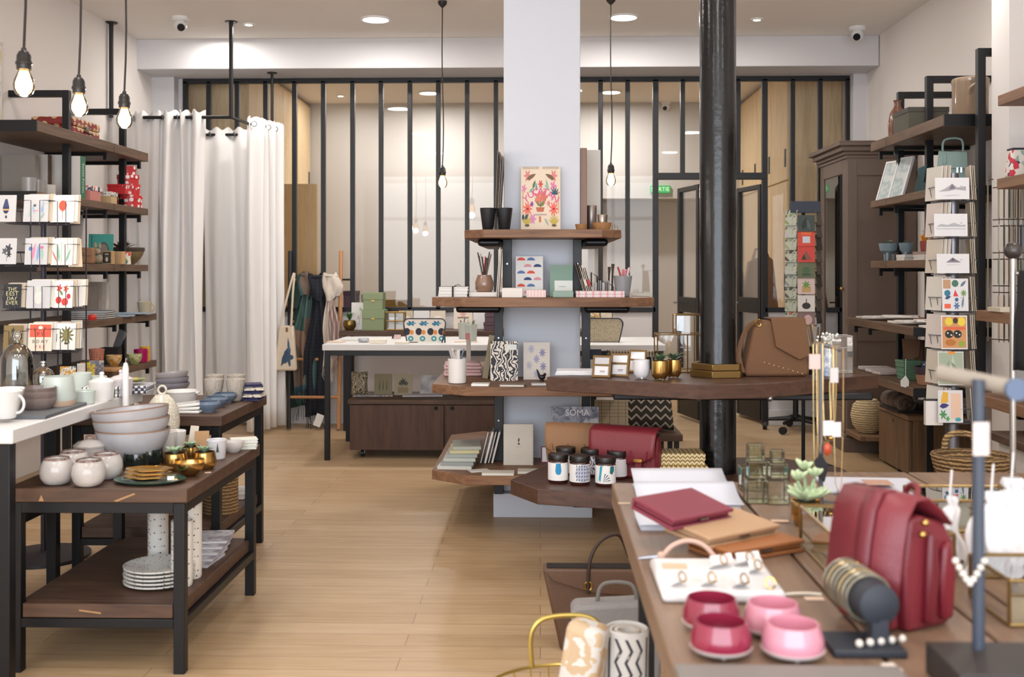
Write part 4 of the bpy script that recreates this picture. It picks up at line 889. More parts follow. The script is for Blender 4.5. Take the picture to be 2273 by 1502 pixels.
# shelf 2
gm = P('#8f8c8a', .25)
for i, (px, l) in enumerate(((64, 'grey mug at the left end of the second left shelf'), (84, 'grey mug second along the second left shelf'), (108, 'pale grey mug next to the standing books'))):
    q = atX(px, 415, -2.86 - .02*i); 
    Yq = q.y; mug('mug', l, 'mug', (q.x, Yq, S2 + e), .038, .04, .085 if i < 2 else .07, gm if i < 2 else P('#c9c3bc', .4), 'grey mugs on the shelf', handle=1.4 if i == 1 else None)
def shelf_book(label, px0, X, th, h, w, cover, spine_text=None, col='#ffffff', z=S2, group='books on the second left shelf', rz=0, sp2=None):
    q = atX(px0, 430, X); t = thing('book', label, 'book', (X, q.y, z + e), 0, group, rot=(0, 0, rz))
    mk('cover', MB().box(-w, 0, 0, 0, .003, h).box(-w, th - .003, 0, 0, th, h).box(-.004, .003, 0, 0, th - .003, h), cover, t); mk('pages', MB().box(-w + .003, .003, .003, -.004, th - .003, h - .003), PAPER, t)
    if sp2: mk('spine_label', MB().box(0, .0, 0, .0008, th, h), sp2, t)
    if spine_text:
        tb = text(spine_text, .034); b = MB(); b.add([(.0012, th*.55 + z, h*.5 - x) for x, y, z in tb.v], tb.f); mk('lettering', b, P(col, .6), t, flat=True)
    return t
shelf_book('grey book leaning furthest back on the second left shelf', 78, -2.98, .05, .25, .2, P('#8a847c', .6)); shelf_book('brown spined book with pale cover in the middle of the shelf', 106, -2.95, .05, .26, .21, P('#b9b2ab', .6), None, sp2=P('#5a4636', .6)); shelf_book('thick brown spined book with white cover', 142, -2.90, .05, .27, .2, P('#d6d0cb', .6), sp2=P('#53392b', .6)); 
shelf_book('thick book with white cover and green lettered spine', 178, -2.80, .075, .262, .16, P('#d9d2cc', .5), 'Sweet Forest', '#e8efe8', sp2=P('#2f6b4f', .5))
def cover_panel(px, X, h, w, shapes, label_parent=None): pass
fl = pat('cells', ('#f0e6e0', '#e46a6a', '#e9a08a', '#3f4a66', '#f0e6e0'), 60)
q = atX(206, 440, -2.79); box2('gift_box', 'pink box with a patterned lid on the second left shelf', 'box', (-2.88, q.y, S2 + e), (.15, .16, .095), P('#c98379', .7), fl, .03, 0); q = atX(250, 448, -2.79); box2('gift_box', 'beige box with a patterned lid beside the red dotted boxes', 'box', (-2.87, q.y, S2 + e), (.14, .1, .08), P('#c9ab7e', .7), pat('cells', ('#efe9df', '#3d4048', '#d9cfc0', '#8c8a86'), 70), .03)
rd = pat('dots', ('#c3262b', '#f4ece8'), 24, .34, .45)
q = atX(280, 455, -2.84)
for i, (hh, ww_, z) in enumerate(((.085, .17, 0), (.075, .15, .0855), (.065, .14, .161), (.06, .11, .2265))):
    b2 = thing('gift_box', ('bottom', 'second', 'third', 'topmost')[i] + ' red box with white dots in the stack on the second left shelf', 'box', (-2.85 - .004*i, q.y + .08, S2 + e + z), .1*i, 'stacked red dotted boxes')
    mk('box_body', MB().lathe([(0, 0), (ww_*.5, 0), (ww_*.5, hh - .03), (0, hh - .03)], 32), rd, b2); mk('lid', MB().lathe([(0, hh - .03), (ww_*.53, hh - .03), (ww_*.53, hh - .001), (0, hh - .001)], 32), rd, b2)
b2 = thing('gift_box', 'small flat red dotted box jutting left out of the red stack', 'box', (-2.85, q.y - .09, S2 + .0806), 0); mk('box_body', MB().box(-.06, -.055, .0, .06, .06, .05), rd, b2); mk('lid', MB().box(-.063, -.058, .051, .063, .063, .066), rd, b2)
# shelf 3
q = atX(205, 578, -2.84); t = ubook('teal hardback with dark oval design leaning on the third left shelf', (q.x, q.y + .12, S3 + e), .15, .2, .02, P('#2f8a80', .6), (-.22, 0, .25), None, [('e', .12, .4, .24, .34, '#4a4a44'), ('e', .12, .4, .18, .27, '#77706a'), ('r', -.4, .1, -.34, .95, '#225f5a')], 'book', 'book')
q = atX(188, 588, -2.80); t = thing('pouch', 'tan leather pouch on the third left shelf', 'pouch', (q.x, q.y, S3 + e)); mk('pouch_body', MB().box(-.05, 0, 0, .05, .05, .1), LEATHER, t, bevel=.012); mk('flap', MB().box(-.045, -.006, .05, .045, .0, .098), LEATHER, t, bevel=.004)
q = atX(214, 588, -2.80); t = thing('rabbit_ornament', 'small brown rabbit ornament in front of the teal book', 'ornament', (q.x, q.y, S3 + e)); b = MB(); b.sph((0, 0, .035), .035, 16, 10, 1.1, .9, 1); b.sph((.012, -.02, .078), .022, 14, 9); b.sph((0, -.015, .115), .009, 8, 8, 1, .6, 2.4); b.sph((.026, -.012, .113), .009, 8, 8, 1, .6, 2.4); mk('figure', b, pat('blot', ('#6e5f4b', '#8e8a76', '#a58f76'), 30), t); mk('green_scarf', MB().lathe([(.0, .055), (.026, .05), (.028, .062), (.0, .066)], 18), P('#4d6b58', .8), t)
q = atX(237, 588, -2.79); t = slab('kraft_box', 'small kraft box with a framed dark drawing on its front', 'box', (q.x + .0, q.y, S3 + e), (.065, .05, .085), P('#b59468', .7)); art(t, .065, .085, [('r', -.4, .08, .4, .92, '#2c2a28'), ('r', -.26, .2, .26, .62, '#4a4640'), ('e', 0, .36, .12, .18, '#d8cfc0'), ('r', -.2, .7, .2, .8, '#b8ad9c')])
q = atX(262, 588, -2.78); slab('kraft_box', 'plain kraft carton between the framed box and the colourful tin', 'box', (q.x, q.y, S3 + e), (.055, .06, .085), P('#c9a277', .7))
q = atX(283, 588, -2.77); lobj('candle_tin', 'colourful printed tin on the third left shelf', 'tin', (q.x - .02, q.y + .02, S3 + e), [(0, 0), (.034, 0), (.034, .082), (.031, .084), (0, .08)], pat('cells', ('#e9e2d6', '#cf4a3a', '#3f8a9a', '#d9a93a', '#7a9a5a', '#e9e2d6'), 45))
q = atX(288, 588, -2.9); t = thing('wooden_bowl', 'large dark wooden bowl with dried plant behind the colourful tin', 'bowl', (-2.93, q.y + .02, S3 + e)); mk('bowl_body', MB().lathe(bowl_pr(.05, .12, .12, .006), 36), pat('blot', ('#5b4a35', '#6f5a3d', '#84704e'), 10), t); mk('rim', MB().lathe([(.112, .085), (.1225, .1), (.1225, .121), (.112, .121)], 36), P('#4a4036', .7), t); b = foliage(14, .13, .03, .5, seed=8); mk('dried_leaves', b, P('#4c362c', .85), t, loc=(-.03, -.02, .09))
# shelf 4
for i in range(4):
    q = atX(225, 700, -2.72); book(('lowest', 'second', 'third', 'top')[i] + ' dark magazine of the pile on the fourth left shelf', (-2.83, q.y + .1, S4 + e + .0125*i), .25, .2, .012, P(('#4b4f58', '#5d6168', '#3e4249', '#6b6e78')[i], .45), (0, 0, .06*(i - 1)), 'dark magazines', 'magazine', 'magazine')
for i, px in enumerate((278, 305, 322)):
    q = atX(px, 700, -2.70); book('blue and white magazine ' + ('beside the dark pile', 'in the middle of the fourth left shelf', 'nearest the beige cup')[i], (-2.78, q.y + .05, S4 + e + .0085*(i % 2)), .2, .15, .008, pat('blot', ('#dfe5ea', '#b6c9d9', '#8aa6c0'), 9), (0, 0, .1*i), 'blue white magazines', 'magazine', 'magazine')
q = atX(320, 697, -2.72); mug('cup', 'beige dotted cup at the end of the fourth left shelf', 'cup', (q.x - .02, 7.42, S4 + e), .036, .05, .085, P('#b9ac92', .45), handle=.2)
q = atX(205, 700, -2.68); lobj('ornament_apple', 'little red ornament lying near the dark magazines', 'ornament', (q.x, q.y, S4 + e), [(0, 0), (.02, .004), (.028, .022), (.02, .038), (0, .04)], P('#c23630', .4))
for px, m, l in ((188, '#8f8378', 'grey framed panel leaning at the back of the fourth left shelf'), (205, '#cbbfb4', 'pale framed panel leaning beside the grey one')):
    q = atX(px, 700, -2.96); t = thing('photo_frame', l, 'frame', (q.x, q.y + .03, S4 + e), 0, rot=(-.2, 0, .3)); mk('frame', MB().box(-.09, 0, 0, .09, .012, .02).box(-.09, 0, .21, .09, .012, .23).box(-.09, 0, .02, -.07, .012, .21).box(.07, 0, .02, .09, .012, .21), P(m, .6), t); mk('picture', MB().box(-.07, .004, .02, .07, .01, .21), P(m, .8, var=.2, sc=20), t)
# shelf 5
def s5(px, X=-2.72): return atX(px, 806, X)
q = s5(207); lobj('tumbler', 'terracotta patterned tumbler on the lowest left shelf', 'tumbler', (q.x, q.y + .05, S5 + e), cup_pr(.032, .046, .15), pat('dots', ('#b0705a', '#5a3a30'), 70, .25))
q = s5(228, -2.9); t = slab('dark_bag', 'dark box behind the terracotta tumbler', 'box', (q.x, q.y + .1, S5 + e), (.12, .08, .11), P('#2c2826', .7)); q = s5(242, -2.9); slab('metal_tin', 'shiny grey tin leaning out of the dark box', 'tin', (q.x, q.y + .12, S5 + .1), (.05, .03, .13), P('#8c9094', .3, .6), (0, .35, 0))
q = s5(250); lobj('bowl', 'yellow bowl with a pink rim on the lowest left shelf', 'bowl', (q.x, q.y + .02, S5 + .0206), bowl_pr(.022, .05, .07, .003), pat('blot', ('#c9a45a', '#d9c39a', '#b9863a'), 40)); q = s5(296); lobj('bowl', 'pale green patterned bowl on the lowest left shelf', 'bowl', (q.x, q.y + .02, S5 + e), bowl_pr(.022, .05, .07, .003), pat('blot', ('#a8b87a', '#d8d2a8', '#8a9a5e'), 40))
q = s5(312); mug('mug', 'magenta mug next to the yellow candle', 'mug', (q.x - .02, q.y + .06, S5 + e), .045, .047, .09, P('#a8125c', .3), handle=2.2)
q = s5(328); t = thing('candle', 'yellow patterned candle at the end of the lowest left shelf', 'candle', (q.x - .03, 7.45, S5 + e)); mk('wax', MB().lathe([(0, 0), (.034, 0), (.034, .1), (0, .1)], 24), pat('dots', ('#e0a51e', '#7a3a1a'), 60, .22), t); mk('wick', MB().tube([(0, 0, .1), (.002, 0, .13)], .002, 5), P('#e8dcc0', .8), t)
q = s5(236, -2.7); slab('wooden_tray', 'pale wooden tray under the yellow bowl', 'tray', (q.x, q.y - .02, S5 + e), (.15, .14, .02), OAK, (0, 0, .1), None, .006)
for i, (px, l, m) in enumerate(((160, 'orange printed postcard at the front of the lowest left shelf', ('#e8e0d2', '#e0a030', '#efe9dd', '#6a8a9a')), (190, 'white postcard standing beside the orange one', ('#efece6', '#e2ddd5')), (203, 'red and yellow postcard by the wooden tray', ('#b98a7a', '#d9c23a', '#8a8a92')), (222, 'grey postcard by the wooden tray', ('#a5a0a0', '#7c8090', '#c9c2ba')))):
    q = s5(px, -2.66); card(l, (q.x, q.y - .06, S5 + e), .085 if i != 1 else .05, .09, pat('blotc', m, 30), (-.15, .0, .2), None, name='postcard', cat='postcard')

# ================================================================ postcard spinners
def spinner(label, x, y, base_z, top, tiers, r, wirem, pockets=4, pole=.012, sign=None, floor=True):
    t = thing('card_spinner', label, 'card rack', (x, y, base_z))
    mk('pole', MB().cyl(0, 0, .02, top, pole, 14), wirem, t)
    if floor:
        mk('base', MB().lathe([(0, 0), (.2, 0), (.2, .015), (.03, .03), (0, .03)], 32), wirem, t)
    for z in tiers:
        b = MB(); n = 24
        for dz, rr in ((0, r), (.06, r + .012)): b.tube([(rr*math.cos(i*2*math.pi/n), rr*math.sin(i*2*math.pi/n), z + dz) for i in range(n)], .0022, 5, True)
        for i in range(n // 2): a = i*4*math.pi/n; b.tube([(pole*math.cos(a), pole*math.sin(a), z), (r*math.cos(a), r*math.sin(a), z), ((r + .012)*math.cos(a), (r + .012)*math.sin(a), z + .06)], .0016, 4)
        mk('wire_tier', b, wirem, t)
    if sign: mk('sign_board', sign[0], sign[1], t, bevel=.003)
    return t
# left spinner
SX, SY = atY(92, 600, 4.75).x, 4.75
wz = [atY(90, y, SY).z for y in (494, 588, 684, 778)]
spinner('tall wire card rack with four tiers in front of the left shelves', SX, SY + .02, 0, 1.56, [z - .004 for z in wz] , .155, P('#34323a', .4, .5))
LWC = P('#c6c4c4', .6); LEFTW = []; LEFTR = bpy.data.objects['card_spinner']
def rk(label, px0, px1, py0, py1, row, mat=LWC, shapes=None, Y=None, rz=0, dz=0, lean=-.1, group='cards in the left rack'):
    Y = Y or 4.56
    if shapes and px0 > -5:
        w0, w1, h0, h1 = atY(px0, py1, Y - .02).x, atY(px1, py1, Y - .02).x, atY(px0, py1, Y - .02).z, atY(px0, py0, Y - .02).z; LEFTW.append((w0, w1, h0, h1, Y))
    a = atY(px0, py1, Y); c = atY(px1, py0, Y); w = (c.x - a.x) / max(.35, math.cos(rz)); return card(label, ((a.x + c.x)/2, Y, a.z), w, c.z - a.z, mat, (lean, 0, rz), shapes, group)
R1 = [('e', .0, .5, .16, .2, '#2c3350'), ('p', [(-.16, .55), (.16, .55), (.05, .85), (-.05, .85)], '#3b4468'), ('e', .02, .18, .05, .06, '#22283c'), ('r', -.16, .42, .16, .48, '#c9a26a')]
rk('white card with dark blue bottle, top tier, partly cut off at left', -10, 34, 432, 492, 0, LWC, R1)
rk('white card with pale blue and pink flower sprigs, top tier of left rack', 51, 106, 431, 492, 0, LWC, [('leaf', -.05, .3, .3, .12, 1.9, '#9fb8cf'), ('leaf', .25, .3, .35, .12, 1.5, '#8fa9c6'), ('leaf', -.3, .15, .3, .1, 1.2, '#a9c4b8'), ('e', -.05, .6, .06, .05, '#5a5f6a'), ('r', -.1, .38, .1, .43, '#e89aa0'), ('leaf', .2, .1, .3, .1, 1.0, '#8fb0a8'), ('leaf', .32, .6, .2, .08, 1.8, '#a8b9d6')])
rk('cream card with a red balloon, top tier of left rack', 111, 163, 433, 493, 0, P('#f0e9e0', .6), [('e', .02, .62, .17, .2, '#df5a3e'), ('p', [(-.02, .38), (.06, .38), (.02, .43)], '#df5a3e'), ('r', .012, .1, .028, .38, '#b9463a')], Y=4.575)
rk('cream card turned sideways at the right of the top tier', 160, 174, 438, 496, 0, P('#d9c7ad', .7), None, 4.6, .9)
rk('white card with black ink flowers, second tier, left edge', -8, 35, 528, 586, 1, LWC, [('fl', .1, .6, .2, 5, '#3a3c42'), ('fl', -.1, .5, .16, 5, '#54565c'), ('fl', .12, .38, .14, 6, '#2c2e34'), ('r', .0, .1, .02, .4, '#54565c')])
rk('white card with pink and blue birds and stems, second tier of left rack', 54, 104, 528, 587, 1, LWC, [('leaf', -.2, .1, .75, .14, 1.35, '#d98aa8'), ('leaf', .05, .1, .7, .12, 1.5, '#8a9fce'), ('leaf', .3, .15, .6, .14, 1.7, '#9fc0b4'), ('e', -.25, .6, .09, .08, '#5a7ab0'), ('e', .25, .65, .08, .06, '#c97a9a')])
rk('cream card with green and red botanical stems, second tier of left rack', 112, 160, 529, 588, 1, P('#eee6da', .6), [('leaf', -.1, .1, .7, .1, 1.7, '#8fc0a8'), ('leaf', .2, .1, .6, .1, 1.2, '#7fb59a'), ('leaf', -.2, .12, .5, .08, 2.1, '#c97a72'), ('r', -.03, .1, .0, .9, '#a8b89a')], Y=4.575)
rk('cream card turned sideways at the right of the second tier', 158, 178, 529, 592, 1, P('#d6c4ab', .7), None, 4.6, .9)
rk('black chalkboard card with yellow hand lettering, third tier of left rack', 6, 45, 630, 684, 2, P('#2b2d33', .7), [('t', 'THE', 0, .78, .022, 0, '#d8cf9a'), ('t', 'BEST', 0, .6, .026, 0, '#d8cf9a'), ('t', 'DAY', 0, .4, .022, 0, '#e0d8a8'), ('t', 'EVER', 0, .22, .024, 0, '#d8cf9a')])
rk('white card with a pale vase, third tier of left rack', 58, 110, 622, 684, 2, LWC, [('e', 0, .4, .18, .25, '#dcd8d2'), ('leaf', 0, .55, .3, .12, 1.5, '#c9d0c4'), ('leaf', -.02, .55, .28, .1, 1.9, '#cfd4c8')])
rk('white card with red strawberries and poppies, third tier of left rack', 116, 160, 622, 683, 2, P('#f0e8e0', .6), [('fl', -.18, .72, .16, 5, '#d8483c'), ('fl', .15, .7, .15, 5, '#e0684a'), ('e', -.2, .28, .15, .13, '#d03a34'), ('e', .12, .22, .17, .14, '#d8443a'), ('e', .3, .42, .1, .1, '#c93a4a'), ('leaf', 0, .45, .25, .1, 2.2, '#6a8a5a')], Y=4.575)
rk('white card with pink edge turned sideways on the third tier', 160, 180, 622, 680, 2, P('#ecdfe2', .6), [('leaf', .0, .2, .6, .2, 1.5, '#c86a98')], 4.6, .8)
rk('brown card with a dark pineapple, bottom tier, left edge', 6, 48, 722, 780, 3, P('#8a744a', .7), [('e', 0, .35, .2, .28, '#5f4f33'), ('leaf', -.02, .6, .3, .1, 1.2, '#3a3a30'), ('leaf', .02, .6, .3, .1, 1.9, '#3a3a30'), ('leaf', 0, .6, .35, .1, 1.57, '#2e3028')])
rk('red and cream card with rows of small dark letters, bottom tier of left rack', 62, 114, 717, 779, 3, P('#ecdfcb', .6), [('r', -.46, .5, .46, .95, '#e2614a'), ('t', 'H A P', -.02, .78, .022, 0, '#5a2f2a'), ('t', 'P Y', 0, .6, .022, 0, '#5a2f2a'), ('t', 'B D A Y', 0, .34, .02, 0, '#4a3a34'), ('t', 'T R E', 0, .14, .02, 0, '#c2453a'), ('e', .0, .84, .09, .06, '#f0e6d8')])
rk('cream card with a round olive hedgehog plant, bottom tier of left rack', 119, 166, 717, 776, 3, P('#eeeae2', .6), [('fl', .08, .55, .36, 11, '#6e6a42'), ('fl', .08, .55, .26, 9, '#8a8450'), ('r', -.44, .3, -.36, .6, '#5a5a52'), ('e', .08, .24, .1, .04, '#4e4a34')], Y=4.575)
rk('clear wrapped card turned sideways on the bottom tier', 166, 182, 710, 772, 3, P('#a9a59c', .3), None, 4.6, .9)
for i, (w0, w1, h0, h1, Y) in enumerate(LEFTW):
    for k in range(2):
        card(('first', 'second')[k] + ' spare card tucked behind the ' + ('blue and pink flower', 'red balloon', 'bird and stem', 'botanical stem', 'chalkboard', 'pale vase', 'strawberry', 'pineapple', 'red letter', 'hedgehog plant', 'wrapped')[i % 11] + ' card of the left rack', ((w0 + w1)/2 + .004 + .005*k, Y + .012 + .009*k, h0 + .004), w1 - w0, (h1 - h0)*(1.0 + .012*k), P(('#c4b39c', '#d6d1c9')[(i + k) % 2], .7), (-.1, 0, 0), None, 'spare cards in the left rack')
for px in (46, 108, 172): mk('upright', MB().tube([(XY(px, SY - .1) - LEFTR.location.x, -.03, .72), (XY(px, SY - .1) - LEFTR.location.x, -.03, 1.56)], .0035, 6), P('#34323a', .4, .5), LEFTR)
for w0, w1, h0, h1, Y in LEFTW:
    b = MB(); yy = Y - .016; w = w1 - w0; h = h1 - h0
    for q in (.3, .66): b.tube([(w0 + w*q, yy, h0 - .012), (w0 + w*q, yy, h0 + h*.78), (w0 - .008 if q < .5 else w1 + .008, yy, h0 + h*.78), (w0 - .012 if q < .5 else w1 + .012, Y + .03, h0 + h*.78)], .0017, 5)
    b.tube([(w0 - .01, yy + .004, h0 - .01), (w1 + .01, yy + .004, h0 - .01)], .0017, 5); b.xf(Matrix.Translation((-LEFTR.location.x, -LEFTR.location.y, 0)))
    mk('card_pocket', b, P('#34323a', .4, .5), LEFTR)
# ================================================================ fitting room: rail, curtains
rz_ = atY(505, 260, 7.96).z
cor = atY(513, 261, 7.96); lft = atY(318, 261, 7.96); bck = atY(592, 293, 8.72)
t = thing('curtain_rail', 'black corner curtain rail hung from the ceiling on posts', 'curtain rail', (cor.x, cor.y, 0))
mk('rail', MB().tube([(lft.x - cor.x, 0, rz_), (0, 0, rz_), (bck.x - cor.x, .76, rz_)], .0125, 10), BLACK, t)
for x, y in ((0, 0), (XY(247, 7.96) - cor.x, 0)):
    p_ = mk('ceiling_post', MB().cyl(x, y, rz_, ZC - .008, .016, 12), BLACK, t); mk('ceiling_plate', MB().lathe([(0, ZC - .008), (.045, ZC - .008), (.045, ZC - .0005), (0, ZC - .0005)], 20, (x, y)), BLACK, p_)
xw = XY(604, 8.72) - cor.x; p_ = mk('ceiling_post', MB().cyl(xw, .76, rz_ - .0, 2.877, .012, 12), BLACK, t); mk('ceiling_plate', MB().lathe([(0, 2.877), (.04, 2.877), (.04, 2.8845), (0, 2.8845)], 20, (xw, .76)), BLACK, p_)
rr = atY(447, 299, 8.9); re = atY(556, 299, 8.9)
t = thing('curtain_rod', 'short black rod carrying the rear curtain of the fitting room', 'curtain rail', (rr.x, 8.9, rr.z)); mk('rod', MB().tube([(-.05, 0, 0), (re.x - rr.x + .12, 0, 0)], .012, 10), BLACK, t)
mk('wall_bracket', MB().box(-.045, 0, -.012, -.025, .095, .012).box(re.x - rr.x + .09, 0, -.012, re.x - rr.x + .11, .095, .012), BLACK, t)
CURT = P('#efecea', .85, sheen=.3)
def curtain(label, p0, p1, z0, z1, folds, amp, seed, group='white curtains of the fitting room', top_amp=None):
    """pleated cloth hanging between two floor points"""
    d = Vector((p1[0] - p0[0], p1[1] - p0[1], 0)); L_ = d.length; d.normalize(); n = Vector((-d.y, d.x, 0)); rd = random.Random(seed); ph = [rd.uniform(-.5, .5) for _ in range(folds + 2)]; am = [rd.uniform(.75, 1.25) for _ in range(folds + 2)]
    def fn(u, v):
        k = int(u * folds * .999); a = amp * am[k] * (1 - .25 * v) ; w = math.sin(2*math.pi*folds*u + ph[0] + .25*math.sin(3*v + ph[k])) ; q = u * L_ + .012 * math.sin(5*v + 9*u)
        off = a * w + .012 * math.sin(2.2*v + u*11 + ph[1])
        zt_ = z1 + .014 * math.cos(2*math.pi*folds*2*u)
        return (d.x*q + n.x*off, d.y*q + n.y*off, z0 + (zt_ - z0) * v)
    t = thing('curtain', label, 'curtain', (p0[0], p0[1], 0), 0, group)
    mk('cloth', MB().grid(folds * 18 + 1, 15, fn), CURT, t, solid=.003, ang=180)
    for k in range(folds * 2):
        u = (k + .5) / (folds * 2); q = u * L_; 
        b = MB(); st = 0; m = 12; b.tube([(.02*math.cos(i*2*math.pi/m), 0, .02*math.sin(i*2*math.pi/m)) for i in range(m)], .0035, 5, True)
        ang = math.atan2(d.y, d.x) + R(55 if k % 2 else -55); b.xf(Matrix.Translation((d.x*q, d.y*q, z1 - .045)) @ Matrix.Rotation(ang, 4, 'Z'), st); mk('eyelet', b, STEEL, t)
    return t
c0, c1 = atY(352, 600, 7.96), atY(450, 600, 7.96)
curtain('white eyelet curtain at the front left of the fitting room', (c0.x, 7.96), (c1.x, 7.96), .03, rz_ + .045, 3, .06, 2)
c0, c1 = atY(452, 600, 8.9), atY(560, 600, 8.9)
curtain('white eyelet curtain hanging furthest back, against the glass', (c0.x, 8.9), (c1.x, 8.9), .03, rr.z + .05, 2, .032, 5)
c0, c1 = atY(556, 600, 8.25), atY(626, 600, 8.78)
curtain('white eyelet curtain gathered at the right end of the rail', (c0.x, 8.3), (c1.x, 8.72), .03, rz_ + .045, 4, .05, 9)
c0, c1 = atY(196, 600, 7.98), atY(352, 600, 7.98)
curtain('white curtain hanging behind the left wall shelves', (c0.x, 7.98), (c1.x, 7.98), .03, rz_ + .04, 5, .03, 14)
curtain('white curtain drawn along the wall inside the fitting room', (XL + .06, 8.05), (XL + .06, 8.85), .03, rz_ + .04, 4, .02, 21)

# ================================================================ ladder, scarves, tote bag
t = thing('ladder', 'wooden ladder with one black pole leaning on the glass, hung with scarves', 'ladder', (XY(695, 8.7), 8.7, 0)); ox = XY(695, 8.7)
def lad(px, z): 
    Yv = 8.6 + .33 * (z / 1.5); return (XY(px, Yv) - ox, Yv - 8.7, z)
mk('rail', MB().tube([lad(641, .012), lad(644, 1.44)], .017, 8), P('#1c1b1d', .5), t); mk('rail', MB().tube([lad(752, .012), lad(757, 1.44)], .017, 8), P('#c08a5c', .5), t)
for z in (.26, .56, .86, 1.2): mk('rung', MB().tube([lad(641 + z*2, z), lad(753 + z*3, z)], .012, 8), P('#b07c50', .5), t)
mk('rung', MB().tube([lad(644, 1.205), lad(778, 1.205)], .008, 8), BLACK, t)
def scarf(label, px, ztop, zbot, w, mats, seed, tail=1, yoff=0, loops=True):
    Yv = 8.76 + yoff; x = XY(px, Yv); t = thing('scarf', label, 'scarf', (x, Yv, 0), 0, 'scarves on the ladder'); rd = random.Random(seed); ph = [rd.uniform(0, 6) for _ in range(6)]
    # knot draped over the rung
    def kn(u, v):
        a = 2*math.pi*u; r = (.058 + .011*math.sin(3*a + 4*v + ph[0]) + .006*math.sin(7*a + ph[1])); q = .72 + .28*math.sin(math.pi*v)*(1 if v < .5 else .8)
        return (r*q*1.25*math.cos(a) + .012*math.sin(4*v), r*q*.75*math.sin(a) - .025, ztop - .085 + (v - .5) * .19 + .02*math.sin(2*a + ph[2]))
    mk('knot', MB().grid(30, 12, kn, True).sph((0, -.025, ztop - .0), .05, 16, 8, 1.2, .8, .3), mats[0], t, ang=180)
    for k in range(tail):
        z1 = ztop - .13; z0 = zbot + .1 * k; ww_ = w * (1 - .2*k); xo = (k - (tail - 1)/2) * w * .45
        def fn(u, v):
            s = 1 - v; sp = .35 + .65 * min(1, s * 2.2); c = (u - .5) * ww_ * sp
            return (xo * min(1, s*2) + c + .012*math.sin(6*s + ph[3]), -.03 - .01*k + .022*math.sin(u*15 + ph[4] + 2.2*s) * (.5 + .5*s) + .01*math.sin(9*s + u*5), z1 + (z0 - z1) * s + .01*math.sin(u*9 + ph[5]) * s)
        mk('tail', MB().grid(33, 16, fn), mats[min(k, len(mats)-1)], t, solid=.004, ang=180)
        b = MB()
        for i in range(16):
            u = (i + .5)/16; p_ = fn(u, 0); b.tube([p_, (p_[0] + rd.uniform(-.008, .008), p_[1], p_[2] - .05), (p_[0] + rd.uniform(-.015, .015), p_[1] + .003, p_[2] - rd.uniform(.08, .12))], .0022, 4)
        fr = mk('fringe', b, mats[min(k, len(mats)-1)], t)
    return t
plaid = pat('cells', ('#35544c', '#46605e', '#3d5a58', '#6b5a4e', '#3a5664', '#8a6f5c', '#37544e'), 5, scl=(1.6, .01, 1)); green = P('#2f4740', .9, var=.25, sc=14); navy = pat('gridl', ('#20242f', '#15171f'), 16, .06, .9)
scarf('teal and brown plaid scarf knotted on the ladder, leftmost', 680, 1.245, .3, .2, [plaid, plaid], 1, 1)
scarf('long plain green tail of a scarf hanging below the plaid one', 664, 1.17, .17, .2, [green], 4, 1, .05)
scarf('black and navy crinkled scarf knotted in the middle of the ladder', 704, 1.23, .1, .19, [navy, navy], 2, 1, -.03)
rosy = pat('stripe', ('#b59a92', '#d9cfc4', '#a88a84'), 9, rough=.9); scarf('rose and cream striped scarf knotted by the wooden rail', 738, 1.235, .48, .1, [P('#d6cabd', .9), rosy], 3, 2, -.05)
p = atY(699, 938, 8.55); card('white paper tag dangling under the navy scarf', (p.x, 8.6, .035), .06, .1, PAPER, (-.1, .35, 0), None, name='paper_tag', cat='tag')
t = thing('tote_bag', 'cream canvas tote bag with a blue print hanging left of the scarves', 'tote bag', (XY(636, 8.62), 8.62, 0)); zt_, zb_ = atY(630, 722, 8.62).z, atY(630, 822, 8.62).z; can = P('#d9c9b4', .9, var=.06, sc=30)
w_ = .11
b = MB().prof([(-.095, zb_), (.085, zb_), (.06, zt_), (-.055, zt_)], -.03, .03); mk('bag_body', b, can, t, bevel=.015, seg=3)
mk('strap', MB().tube(cr([(-.045, -.03, zt_), (.0, -.03, zt_ + .18), (.045, -.02, zt_ + .36), (.06, 0, zt_ + .42)]), .009, 6).tube([(.045, -.03, zt_), (.055, -.02, zt_ + .25), (.065, 0, zt_ + .42)], .009, 6), can, t)
a_ = art(t, .19, zt_ - zb_, [('fl', .12, .3, .22, 5, '#33506a'), ('leaf', -.2, .1, .6, .16, .9, '#2d4560'), ('leaf', .15, .35, .4, .1, 1.7, '#3d5a74'), ('r', .0, .86, .1, .96, '#7a5a3a')], -.0312, zbase=zb_)

# ================================================================ white desk, sideboard, wall console (behind the pillar)
def dk(px, py): return on(px, py, DZ)
p = dk(948, 757); t = thing('zip_pouch', 'zip pouch printed with blue leaves, orange and black discs, standing on the white desk', 'pouch', (p.x, 7.42, DZ + e)); w_, h_ = .29, .165
rnd = lambda w, h, r: [(x + cx, z + cz) for cx, cz, a0 in ((w/2 - r, r*.4, -90), (w/2 - r, h - r, 0), (-w/2 + r, h - r, 90), (-w/2 + r, r*.4, 180)) for x, z in [((r if cz > r else r*.4) * math.cos(R(a0 + 22.5*k)), (r if cz > r else r*.4) * math.sin(R(a0 + 22.5*k))) for k in range(5)]]
mk('pouch_body', MB().prof(rnd(w_, h_, .035), 0, .05), P('#e9e0d4', .7), t); mk('piping', MB().tube([(x, -.001, z) for x, z in rnd(w_, h_, .035)], .004, 6, True), P('#1f2438', .6), t)
sh = []
for k, cx in enumerate((-.3, 0, .3)): sh += [('fl', cx - .02, .8, .12, 6, '#1f5f86'), ('leaf', cx - .13, .74, .22, .1, .5, '#2b7a9c'), ('fl', cx + .02, .8, .06, 5, '#4aa0b8')]
